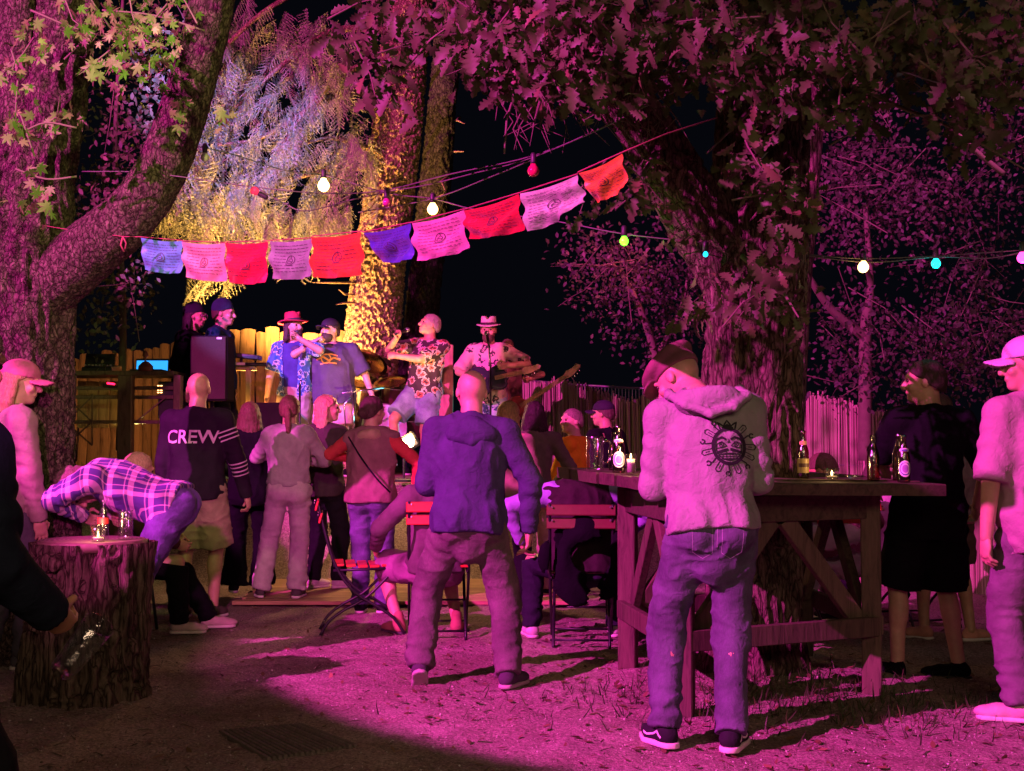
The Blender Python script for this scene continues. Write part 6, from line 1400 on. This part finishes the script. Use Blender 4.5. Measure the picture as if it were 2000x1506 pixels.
hd = [Ell(TT(0, -.050, .255), np.array([.078, .034, .042]) * H_, dn['Mt']), Cone(TT(-.055, -.052, .262), TT(0, -.075, .222), .014, .016), Cone(TT(0, -.075, .222), TT(.055, -.052, .262), .016, .014), Cone(TT(-.07, .01, .295), TT(0, -.045, .285), .03, .032), Cone(TT(0, -.045, .285), TT(.07, .01, .295), .032, .03)]
hf_ = union(hd, .03); V, Fc = sdf_mesh(lambda p: hf_(p) - .008 * fbm(p * np.array([9, 9, 20]), 9), TT(0, 0, .26) - .3, TT(0, 0, .26) + .3, .0105); np_mesh('hood', V, Fc, dn['top'].data.materials[0], dn['root'])
# --- right edge: pink shirt, light cap
person('man in a pale shirt, light trousers and light cap at the right edge', (X(2020, 6.35), 6.35, 0), 14, 1.85, 1.12, 1.0, pelvis=(.02, -.02, .97), lean=(-.02, .03), feet=((-.10, .0), (.13, .12)), toes=(52, 10), hands=((-.27, .0, .84), (.36, .1, .85)), head=(62, -4, 0), curl=(.5, .5),
    top=dict(kind='shirt', name='shirt', mat=fabric((.36, .24, .29), var=.1, bs_=.6), sleeve='short', slen=1.05, loose=.028, fold=.008, hem=-.09, drape=.006), bottom=dict(mat=fabric((.15, .11, .15), bs_=.5), loose=.018, fold=.009, flare=.004), shoes=dict(mat=fabric((.60, .42, .44)), sole=plain('sole_pale', (.7, .62, .60), .6)), hair=dict(style='short', c=(.20, .12, .08)), hat=dict(kind='cap', mat=fabric((.55, .45, .60))))
# --- man in black shirt and black shorts
person('short-haired man in black shirt and black knee-length shorts beside the table', (X(1812, 7.45), 7.45, 0), 8, 1.80, 1.08, 1.0, pelvis=(0, 0, .955), lean=(.02, -.01), feet=((-.17, .05), (.15, -.03)), toes=(30, 62), hands=((-.06, .42, 1.10), (.38, .18, .95)), elb=((-1, -.2, -.2), (1, -.3, 0)), head=(62, -2, 0), curl=(.8, .7),
    top=dict(kind='shirt', name='shirt', mat=DBLK, sleeve='short', slen=.95, loose=.030, fold=.006, hem=-.10, flare=.3, collar=.015), bottom=dict(mat=DBLK, len='short', sl=.98, loose=.030), shoes=dict(mat=DBLK, sole=plain('sole_black', (.01, .01, .01), .6)), hair=dict(style='short', c=(.035, .022, .018), low=-.03))
person('guest behind the man in black, only grey shoulders and bare calves showing', (X(1838, 8.9), 8.9, 0), -6, 1.66, 1.25, 1.1, feet=((-.12, .03), (.17, -.02)), toes=(55, -60), hands=((-.4, .1, .95), (.4, .1, .95)), top=dict(kind='shirt', name='shirt', mat=fabric((.22, .16, .18)), sleeve='short', loose=.05), bottom=dict(mat=fabric((.12, .07, .07)), len='short', loose=.02), shoes=dict(mat=fabric((.60, .28, .22)), sole=WSOLE), skinc=(.55, .30, .20), hair=dict(style='short', c=(.06, .04, .03)))
# --- left edge
person('person in pink cap and loose long shirt at the left edge, facing right', (X(8, 7.8), 7.8, 0), -48, 1.82, 1.0, 1.0, lean=(.02, .06), feet=((-.12, -.05), (.12, .08)), hands=((-.2, .30, .98), (.20, .16, .72)), elb=((-1, -.5, 0), (1, -.6, 0)), head=(-30, -8, 0), curl=(.6, .35),
    top=dict(kind='shirt', name='shirt', mat=fabric((.30, .22, .21)), loose=.034, fold=.009, hem=-.12, sl=1.0), bottom=dict(mat=fabric((.10, .09, .12)), loose=.014), shoes=dict(mat=fabric((.10, .09, .11)), sole=WSOLE), hair=dict(style='long', c=(.30, .17, .10), tip=-.12), hat=dict(kind='cap', mat=fabric((.40, .11, .20))))
pl = person('dark-coated person cut by the left edge holding an empty glass low', (X(-150, 3.35), 3.35, 0), -35, 1.70, 1.1, .9, pelvis=(0, -.05, .88), lean=(.12, .12), feet=((-.1, -.1), (.12, .05)), hands=(None, (.30, .16, .90)), elb=((-1, -.5, 0), (.6, -1, 0)), head=(10, -10, 0), curl=(.6, 1.0), palm=((1, 0, 0), (-.6, .6, 0)),
    top=dict(kind='coat', name='coat', mat=fabric((.012, .016, .030)), loose=.040, fold=.009, hem=-.20, flare=.6), bottom=dict(mat=BLACK, loose=.015), shoes=dict(mat=BLACK, sole=WSOLE), hair=dict(style='long', c=(.04, .03, .03), tip=-.15), skinc=(.55, .26, .16))
hg_ = pl['root'].matrix_world if False else Matrix.Translation(Vector((X(-150, 3.35), 3.35, 0))) @ Matrix.Rotation(R(-35), 4, 'Z')
q = hg_ @ Vector(pl['wr'][1]); hgl = empty('beer_glass', 'empty clear glass held low by the dark-coated person at the left edge', 'glass', (q.x + .045, q.y - .03, q.z - .14), 0); hgl.rotation_euler = (R(15), R(40), 0)
MB().lathe([(0, 0), (.032, 0), (.04, .16), (.038, .16), (.030, .012), (0, .012)], 20, cap=False).build('glass', GL, hgl, True)
# --- plaid man bending over the stump
pd = person('person in a violet plaid shirt bending over the stump table', (X(318, 7.85), 7.85, 0), 90, 1.74, 1.06, 1.0, pelvis=(0, -.06, .93), lean=(0, 1, .42), twist=0, feet=((-.12, .22), (.12, .30)), kneeh=((0, 1, 0), (0, 1, 0)), hands=((.10, .50, .88), (.22, .34, .88)), elb=((-1, .2, .6), (1, .2, .6)), head=(0, -65, 0), headoff=(0, .02, -.06), curl=(.6, .7), palm=((0, -1, 0), (0, -1, 0)),
    top=dict(kind='shirt', name='shirt', mat=plaid(), loose=.030, fold=.007, hem=-.02, sl=1.1), bottom=dict(mat=denim((.14, .11, .30)), loose=.014), shoes=dict(mat=BLACK, sole=WSOLE), hair=dict(style='curly', c=(.16, .11, .10)))
person('seated blond guest in black trousers and pale sneakers behind the plaid person', (X(292, 9.3), 9.3, 0), -78, 1.72, 1.0, 1.05, pelvis=(0, -.22, .47), lean=(0, .18), feet=((-.10, .42), (.14, .22)), hands=((-.2, .18, .62), (.2, .2, .62)), head=(30, -8, 0), toes=(5, -5),
    top=dict(kind='shirt', name='shirt', mat=fabric((.10, .03, .05)), loose=.02), bottom=dict(mat=DBLK, loose=.018), shoes=dict(mat=fabric((.60, .45, .44)), sole=plain('sole_pale', (.7, .62, .60), .6)), hair=dict(style='loose', c=(.45, .27, .20), tip=-.10))
bn = empty('stool', 'low dark stool under the seated blond guest', 'stool', (X(300, 9.3), 9.3, 0)); on(MB().lathe([(0, .40), (.17, .40), (.17, .43), (0, .43)], 20, (X(268, 9.3), 9.3, 0)).build('seat', BLKM), bn)
for a in range(4): th = R(45 + 90 * a); on(MB().tube([(X(268, 9.3) + .11 * math.cos(th), 9.3 + .11 * math.sin(th), .4), (X(268, 9.3) + .17 * math.cos(th), 9.3 + .17 * math.sin(th), 0)], .012, 6).build('leg', BLKM, None, True), bn)
# --- crew man
cw = person('bald man in a dark crew sweatshirt with striped sleeve and khaki shorts', (X(385, 9.9), 9.9, 0), -6, 1.86, 1.1, 1.05, pelvis=(0, 0, .985), feet=((-.12, .03), (.10, .10)), hands=((-.28, .06, .88), (.36, .12, .86)), head=(12, 4, 0), curl=(.6, .7),
    top=dict(kind='sweatshirt', name='sweatshirt', mat=fabric((.022, .015, .028)), loose=.028, hem=-.05, rib=True, collar=.012), bottom=dict(mat=fabric((.36, .28, .20)), len='short', loose=.032, sl=.95), shoes=dict(mat=fabric((.1, .08, .07)), sole=WSOLE), hair=dict(style='bald', c=(.42, .30, .26), low=-.01, amp=.0004))
WP = plain('white_print', (.62, .56, .60), .8, bst=0); V2, F2 = text2d('CREW', .135, True)
V2 = np.array(V2); oc = cw['TT'](0, -.4, .195); rt_, up_, fw_ = cw['Mt'][:, 0], cw['Mt'][:, 2], cw['Mt'][:, 1]
dec(cw, np.array([oc + rt_ * v[0] + up_ * v[1] for v in V2]), F2, 'lettering', WP, cw['topVF'], cw['top'], .009, tuple(fw_))
def sleeve_bands(info, k, ts, m, r, key='topVF', a=None, b=None, nm='sleeve_stripe', wd=.010):
    a, b = (info['el'][k], info['wr'][k]) if a is None else (a, b); ax = nrm(b - a); u = nrm(np.cross(ax, [0, 1, .1])); v = np.cross(ax, u)
    for t in ts:
        Vb = []; Fb = []; n = 20
        for i in range(n + 1):
            th = 2 * PI * i / n
            for s in (-wd / 2, wd / 2): Vb.append(a + (b - a) * t + ax * s + (u * math.cos(th) + v * math.sin(th)) * r)
            if i: Fb.append((2 * i - 2, 2 * i - 1, 2 * i + 1, 2 * i))
        dec(info, Vb, Fb, nm, m, info[key], info['top'], .003)
sleeve_bands(cw, 1, (.05, .16, .27, .38), WP, .07); sleeve_bands(cw, 1, (.25, .35, .45), WP, .08, a=cw['sh'][1], b=cw['el'][1])
# --- women in the middle
person('long-haired woman all in black with wide trousers seen from behind', (X(487, 11.3), 11.3, .045), 4, 1.63, 1.0, 1.15, feet=((-.12, 0), (.12, .02)), hands=((-.18, .25, 1.0), (.2, .2, 1.0)), head=(-4, 0, 0), female=True,
    top=dict(kind='sweater', name='sweater', mat=DBLK, loose=.034, hem=-.08), bottom=dict(mat=DBLK, loose=.020, flare=.028, fold=.004), shoes=dict(mat=BLACK, sole=WSOLE), hair=dict(style='long', c=(.10, .055, .035), tip=-.19))
pw = person('woman in mauve cropped hoodie and pale trousers with a brown ponytail', (X(560, 10.9), 10.9, .045), 6, 1.66, 1.02, 1.1, pelvis=(.02, 0, .89), feet=((-.20, .02), (.09, .0)), toes=(20, -12), hands=((-.06, .30, 1.20), (.12, .28, 1.12)), elb=((-1, -.5, -.4), (1, -.5, -.4)), head=(-6, 6, 0), female=True,
    top=dict(kind='hoodie', name='hoodie', mat=fabric((.34, .26, .33)), loose=.028, fold=.007, hem=.015, rib=True, collar=.02), over=None, bottom=dict(mat=fabric((.46, .38, .42), bs_=.5), loose=.012, flare=.014, fold=.008), shoes=dict(mat=fabric((.08, .06, .07)), sole=WSOLE), hair=dict(style='pony', c=(.13, .06, .045), tip=-.16))
person('curly blond woman in a black jacket looking right beside the mauve hoodie', (X(634, 11.6), 11.6, .045), -20, 1.70, 1.0, 1.1, feet=((-.10, 0), (.10, .08)), toes=(-20, -50), hands=((-.1, .28, 1.05), (.2, .25, 1.0)), head=(-62, 0, 0), female=True,
    top=dict(kind='jacket', mat=fabric((.06, .045, .05)), loose=.026, hem=-.06), bottom=dict(mat=BLACK, loose=.016), shoes=dict(mat=fabric((.55, .45, .5)), stripe=None, sole=WSOLE), hair=dict(style='loose', c=(.50, .30, .19), tip=-.15, amp=.005))
vt = person('dark-haired woman in brown hooded vest, red sleeves and violet jeans', (X(722, 10.3), 10.3, .0), -8, 1.68, 1.06, 1.08, pelvis=(.01, 0, .90), feet=((-.07, 0), (.10, .03)), hands=((-.20, .34, 1.18), (.33, .14, .93)), elb=((-1, -.2, -.2), (1, -.2, 0)), head=(-30, 2, 0), female=True, curl=(.7, .5),
    top=dict(kind='sweater', name='sweater', mat=fabric((.60, .07, .08)), loose=.018, hem=-.03), over=dict(kind='vest', name='vest', mat=fabric((.24, .13, .14)), loose=.038, fold=.006, hem=-.03, rib=True, collar=.02), bottom=dict(mat=denim((.15, .12, .28)), name='jeans', loose=.010, flare=.006, fold=.006), shoes=dict(mat=BLACK, sole=WSOLE), hair=dict(style='bun', c=(.06, .03, .03), amp=.004, low=-.07))
scf = [Ell(vt['TT'](0, -.035, .275), np.array([.062, .040, .030]) * 1.68, vt['Mt']), Cone(vt['TT'](-.06, .02, .29), vt['TT'](.02, -.05, .285), .03, .034), Cone(vt['TT'](.02, -.05, .285), vt['TT'](.07, .02, .30), .034, .03)]
sf_ = union(scf, .02); V, Fc = sdf_mesh(lambda p: sf_(p) - .006 * fbm(p * 18, 2), vt['TT'](0, 0, .27) - .28, vt['TT'](0, 0, .27) + .28, .011); np_mesh('fleece_hood', V, Fc, fabric((.40, .30, .20)), vt['root'])
st_ = [vt['TT'](-.09, -.06, .27), vt['TT'](-.02, -.11, .18), vt['TT'](.06, -.12, .08), vt['TT'](.11, -.08, .02)]; MB().tube(spline(st_, 12), .007, 6).build('bag_strap', BLACK, vt['root'], True)
# --- seated people
person('guest in dark jacket and shorts seated behind the man in the violet jacket', (X(842, 9.1), 9.1, 0), 28, 1.74, 1.05, 1.1, pelvis=(0, -.05, .49), lean=(0, -.05), feet=((-.16, .18), (.22, .05)), toes=(10, -30), hands=((-.32, .20, .60), (.2, .3, .6)), kneeh=((-.3, 1, .8), (.3, 1, .8)), head=(0, -20, 0), headoff=(0, .02, -.03),
    top=dict(kind='jacket', mat=fabric((.14, .10, .12)), loose=.026), bottom=dict(mat=fabric((.26, .13, .22)), len='short', loose=.026), shoes=dict(mat=fabric((.35, .15, .12)), sole=plain('sole_dark', (.05, .04, .05), .6), high=True), hair=dict(style='short', c=(.08, .05, .04)))
person('hunched seated guest in black vest and lilac sleeves beside the high table', (X(1138, 8.75), 8.75, 0), 2, 1.78, 1.2, 1.05, pelvis=(0, -.02, .52), lean=(-.02, .22, 1), feet=((-.32, .30), (.24, .32)), toes=(10, -10), hands=((-.40, .12, .66), (.34, .30, .70)), elb=((-1, -.4, .3), (1, -.3, 0)), head=(20, -58, 0), headoff=(-.0, .11, -.07), kneeh=((-.5, 1, .6), (.5, 1, .6)),
    top=dict(kind='shirt', name='shirt', mat=fabric((.34, .26, .66)), loose=.022, hem=.0), over=dict(kind='vest', name='vest', mat=fabric((.035, .022, .028)), loose=.036, hem=-.05), bottom=dict(mat=fabric((.02, .02, .035)), loose=.014), shoes=dict(mat=fabric((.6, .56, .56)), sole=WSOLE), hair=dict(style='short', c=(.10, .07, .06)))
jk = Ell((X(1140, 8.52), 8.50, .56), (.27, .05, .27)); V, Fc = sdf_mesh(lambda p: np.abs(jk(p)) - .010 - .012 * np.sin(p[:, 0] * 22 + 3 * vnoise(p * 5)), jk.c - .36, jk.c + .36, .012)
jo = empty('hung_jacket', 'dark jacket hanging over the back of the chair of the hunched guest', 'jacket', (X(1140, 8.5), 8.5, .4)); on(np_mesh('cloth', V, Fc, DBLK), jo)
person('man in a mustard sweater turned left with lit face', (X(1122, 11.8), 11.8, 0), 62, 1.63, .98, 1.0, hands=((-.2, .2, .8), (.2, .2, .8)), head=(58, 2, 0),
    top=dict(kind='sweater', name='sweater', mat=fabric((.75, .33, .02)), loose=.020), bottom=dict(mat=BLACK), shoes=dict(mat=BLACK), hair=dict(style='short', c=(.22, .16, .14), low=-.03), skinc=(.58, .34, .27))
person('dark-haired guest in an olive denim jacket and pale trousers seen from behind', (X(1044, 11.3), 11.3, 0), 4, 1.68, .88, 1.15, feet=((-.08, 0), (.1, 0)), hands=((-.22, .15, .95), (.2, .2, .95)), head=(0, 0, 0), top=dict(kind='jacket', mat=fabric((.12, .11, .085)), loose=.024, hem=-.01, collar=.02), bottom=dict(mat=fabric((.40, .30, .26))), shoes=dict(mat=BLACK), hair=dict(style='loose', c=(.03, .018, .02), tip=-.11, amp=.005))
person('long blond-haired guest partly hidden behind the shoulder of the violet jacket', (X(992, 10.6), 10.6, 0), -14, 1.66, .98, 1.15, head=(-20, 0, 0), female=True, top=dict(kind='jacket', mat=fabric((.30, .20, .17)), loose=.02), bottom=dict(mat=BLACK), shoes=dict(mat=BLACK), hair=dict(style='long', c=(.62, .33, .20), tip=-.20))
person('man in a backward black cap and black top before the reed fence', (X(1184, 12.6), 12.6, 0), 48, 1.72, 1.05, 1.15, head=(20, 0, 0), top=dict(kind='jacket', mat=BLACK, loose=.024, collar=.012), bottom=dict(mat=BLACK), shoes=dict(mat=BLACK), hair=dict(style='short', c=(.10, .06, .05)), hat=dict(kind='cap', dir=1, mat=fabric((.035, .03, .05))))
person('seated brown-haired guest in an olive coat behind the tealight tumbler', (X(1640, 9.4), 9.4, 0), 24, 1.74, 1.12, 1.1, pelvis=(0, 0, .50), lean=(0, .10), feet=((-.2, .4), (.2, .4)), hands=((-.3, .3, .6), (.3, .3, .6)), head=(40, -28, 0), headoff=(0, .03, -.02), kneeh=((-.2, 1, .5), (.2, 1, .5)), top=dict(kind='coat', name='coat', mat=fabric((.17, .12, .09)), loose=.034), bottom=dict(mat=fabric((.3, .2, .3))), shoes=dict(mat=BLACK), hair=dict(style='short', c=(.12, .07, .05)), skinc=(.6, .28, .18))
person('seated pale-shirted guest half hidden by the plain dark bottle', (X(1716, 9.9), 9.9, 0), -10, 1.70, 1.0, 1.2, pelvis=(0, 0, .50), lean=(-.03, .12), feet=((-.2, .4), (.2, .4)), hands=((-.3, .3, .6), (.3, .3, .6)), head=(0, -30, 0), headoff=(0, .05, -.05), kneeh=((-.2, 1, .5), (.2, 1, .5)), top=dict(kind='shirt', name='shirt', mat=fabric((.52, .42, .46)), loose=.03), bottom=dict(mat=BLACK), shoes=dict(mat=BLACK), hair=dict(style='short', c=(.1, .07, .06)))
# --- on stage (they face the camera)
SZ = STZ + .04
s1_ = person('singer in a red brimmed hat and open blue patterned shirt', (X(575, 14.2), 14.2, SZ), 168, 1.74, .98, 1.0, pelvis=(0, 0, .92), lean=(.02, .02), feet=((-.14, .05), (.12, 0)), hands=((-.15, .30, 1.46), (.30, .06, .80)), elb=((-1, .1, -.5), (1, -.2, 0)), head=(60, 6, 0), curl=(1.3, .4), palm=((.2, 1, .3), (-1, 0, 0)), hair=dict(style='long', c=(.06, .035, .03), tip=-.09, beard=True), hat=dict(kind='hat', mat=fabric((.45, .035, .07)), brim=.090),
    top=dict(kind='tshirt', name='tank_top', mat=fabric((.055, .05, .20)), sleeve='short', slen=.25, loose=.006, hem=-.02), over=dict(kind='vestshirt', name='open_shirt', mat=floral((.04, .12, .36), (.015, .02, .06), (.4, .5, .65), 14), sleeve='short', slen=.85, loose=.026, hem=-.05), bottom=dict(mat=fabric((.36, .30, .27)), loose=.014), shoes=dict(mat=BLACK))
def cut_front(info, key, half=.055):
    """open shirt: drop the faces in front of the chest"""
    V, Fc = info[key + 'VF']; q = (V[Fc].mean(1) - info['pel']) @ info['Mt'] / info['H']
    m = info[key].data.materials[0]; k = ~((np.abs(q[:, 0]) < half * (.75 + q[:, 2])) & (q[:, 1] > .0)); old = info[key]; bpy.data.objects.remove(old)
    info[key] = np_mesh('open_shirt', V, Fc[k], m, info['root'])
cut_front(s1_, 'over')
def held_mic(label, info, loc, rot, k, d):
    M = Matrix.Translation(Vector(loc)) @ Matrix.Rotation(R(rot), 4, 'Z'); q = np.array(M @ Vector(info['wr'][k])); f = nrm(info['wr'][k] - info['el'][k]); fd = np.array(M.to_3x3() @ Vector(f)); a = q + fd * .075
    mo = np.array(M @ Vector(info['HT'](0, .075, -.035))); dv = nrm(mo - a); mic(label, a - dv * .07, a + dv)
held_mic('microphone held to the mouth by the singer in the red hat', s1_, (X(575, 14.2), 14.2, SZ), 168, 0, 0)
s2_ = person('heavy-set singer in a large dark printed t-shirt and dark cap', (X(646, 14.35), 14.35, SZ), 186, 1.74, 1.48, 1.05, pelvis=(0, 0, .90), feet=((-.17, 0), (.17, 0)), hands=((-.46, .06, .83), (.16, .26, 1.44)), elb=((-1, -.2, 0), (1, .1, -.6)), head=(-48, 4, 4), curl=(.6, 1.3), hair=dict(style='short', c=(.05, .03, .03), beard=True), hat=dict(kind='cap', mat=fabric((.03, .02, .04))),
    top=dict(kind='tshirt', name='t_shirt', mat=fabric((.07, .055, .11)), sleeve='short', slen=.95, loose=.036, hem=-.07, flare=.3), bottom=dict(mat=fabric((.48, .30, .32)), len='short', loose=.03), shoes=dict(mat=BLACK))
V2, F2 = join2([ribbon([(-.12, .0), (-.05, .02), (0, -.01), (.06, .03), (.13, .0)], .02), ribbon([(-.09, .04), (-.02, .06), (.07, .05)], .014), ribbon([(-.08, -.04), (.02, -.03), (.09, -.05)], .014), ribbon(arc2(.03, .01, .05, .05, 0, 360), .012)])
oc = s2_['TT'](.01, .5, .20); rt_, up_, fw_ = s2_['Mt'][:, 0], s2_['Mt'][:, 2], s2_['Mt'][:, 1]; dec(s2_, np.array([oc + rt_ * v[0] + up_ * v[1] for v in V2]), F2, 'chest_print', plain('orange_print', (.6, .25, .1), .8), s2_['topVF'], s2_['top'], .004, tuple(-fw_))
s3_ = person('grey-haired singer in a floral shirt and denim shorts', (X(820, 14.0), 14.0, SZ), 146, 1.74, 1.12, 1.0, pelvis=(-.02, -.04, .93), lean=(-.10, -.05), feet=((-.08, .0), (.20, .22, .20)), hands=((.13, .24, 1.27), (.08, .28, 1.47)), elb=((-1, 0, -.4), (1, .3, -.5)), head=(-36, 14, 0), curl=(.8, 1.3), palm=((1, 0, 0), (-.2, 1, .3)), hair=dict(style='short', c=(.30, .24, .22), low=-.02),
    top=dict(kind='shirt', name='shirt', mat=floral((.035, .02, .025), (.5, .12, .08), (.5, .45, .42), 11), sleeve='short', slen=.85, loose=.026, hem=-.06), bottom=dict(mat=denim((.22, .30, .42)), len='short', loose=.028), shoes=dict(mat=BLACK), skinc=(.55, .28, .20))
held_mic('microphone held to the mouth by the singer in the floral shirt', s3_, (X(820, 14.0), 14.0, SZ), 146, 1, 0)
person('guitarist in a pale brimmed hat and palm-print shirt at the microphone stand', (X(955, 14.0), 14.0, SZ), 174, 1.72, 1.02, 1.05, pelvis=(0, 0, .88), feet=((-.12, 0), (.12, 0)), hands=((-.22, .26, 1.16), (.10, .26, 1.02)), elb=((-1, -.1, -.3), (1, -.1, -.3)), head=(0, -6, 0), curl=(1.1, .9), hair=dict(style='short', c=(.12, .07, .05), beard=True), hat=dict(kind='hat', mat=fabric((.60, .50, .46)), brim=.074, crown=.055),
    top=dict(kind='shirt', name='shirt', mat=floral((.62, .40, .42), (.03, .015, .03), (.62, .45, .45), 8), sleeve='short', slen=.95, loose=.028, hem=-.06), bottom=dict(mat=floral((.30, .50, .52), (.03, .10, .14), (.35, .5, .55), 7), loose=.016), shoes=dict(mat=BLACK))
person('bass player with lit face standing half behind the pale-hatted guitarist', (X(992, 14.6), 14.6, SZ), 166, 1.52, .98, 1.15, hands=((-.30, .22, 1.05), (.05, .26, .90)), head=(10, -4, 0), curl=(1.1, .9), hair=dict(style='short', c=(.12, .07, .05)), top=dict(kind='tshirt', name='t_shirt', mat=fabric((.32, .14, .16)), sleeve='short', loose=.02), bottom=dict(mat=BLACK), shoes=dict(mat=BLACK))
person('stage hand in a dark beanie and hooded jacket looking right above the loudspeaker', (X(428, 13.75), 13.75, SZ), -96, 1.86, 1.1, 1.1, pelvis=(0, 0, .98), head=(0, -2, 0), hair=dict(style='short', c=(.06, .04, .03)), hat=dict(kind='beanie', mat=fabric((.025, .05, .085))), top=dict(kind='jacket', mat=fabric((.015, .03, .06)), loose=.03, collar=.025), bottom=dict(mat=BLACK), shoes=dict(mat=BLACK))
s6 = person('dark-haired stage hand with tinted round glasses standing left of the loudspeaker', (X(372, 13.6), 13.6, SZ), -100, 1.80, 1.15, 1.1, head=(-4, 0, 0), hair=dict(style='long', c=(.03, .02, .025), tip=-.10), hat=dict(kind='beanie', mat=fabric((.02, .018, .03))), top=dict(kind='jacket', mat=DBLK, loose=.03, collar=.02), bottom=dict(mat=DBLK), shoes=dict(mat=BLACK))
mb = MB()
for s in (-1, 1): mb.tube([s6['HT'](.020 * s + .014 * math.cos(a), .060, .002 + .014 * math.sin(a)) for a in np.linspace(0, 2 * PI, 13)], .0025, 5, False); mb.lathe([(.0005, -.001), (.022, 0), (.0005, .001)], 10, s6['HT'](.02 * s, .060, .002), False)
tag(mb.build('glasses', plain('tinted_lens', (.5, .12, .4), .2, bst=0), s6['root'], True), kind='stuff')
person('drummer with dark beard sitting behind the drum kit', (X(752, 15.5), 15.5, SZ), 178, 1.74, 1.1, 1.2, pelvis=(0, 0, .56), lean=(0, .12), feet=((-.3, .4), (.3, .4)), hands=((-.22, .45, .88), (.25, .45, .95)), kneeh=((-.5, 1, .5), (.5, 1, .5)), head=(-10, -6, 0), curl=(1.1, 1.1), hair=dict(style='short', c=(.03, .02, .02), beard=True), top=dict(kind='tshirt', name='t_shirt', mat=BLACK, sleeve='short', loose=.02), bottom=dict(mat=BLACK), shoes=dict(mat=BLACK))
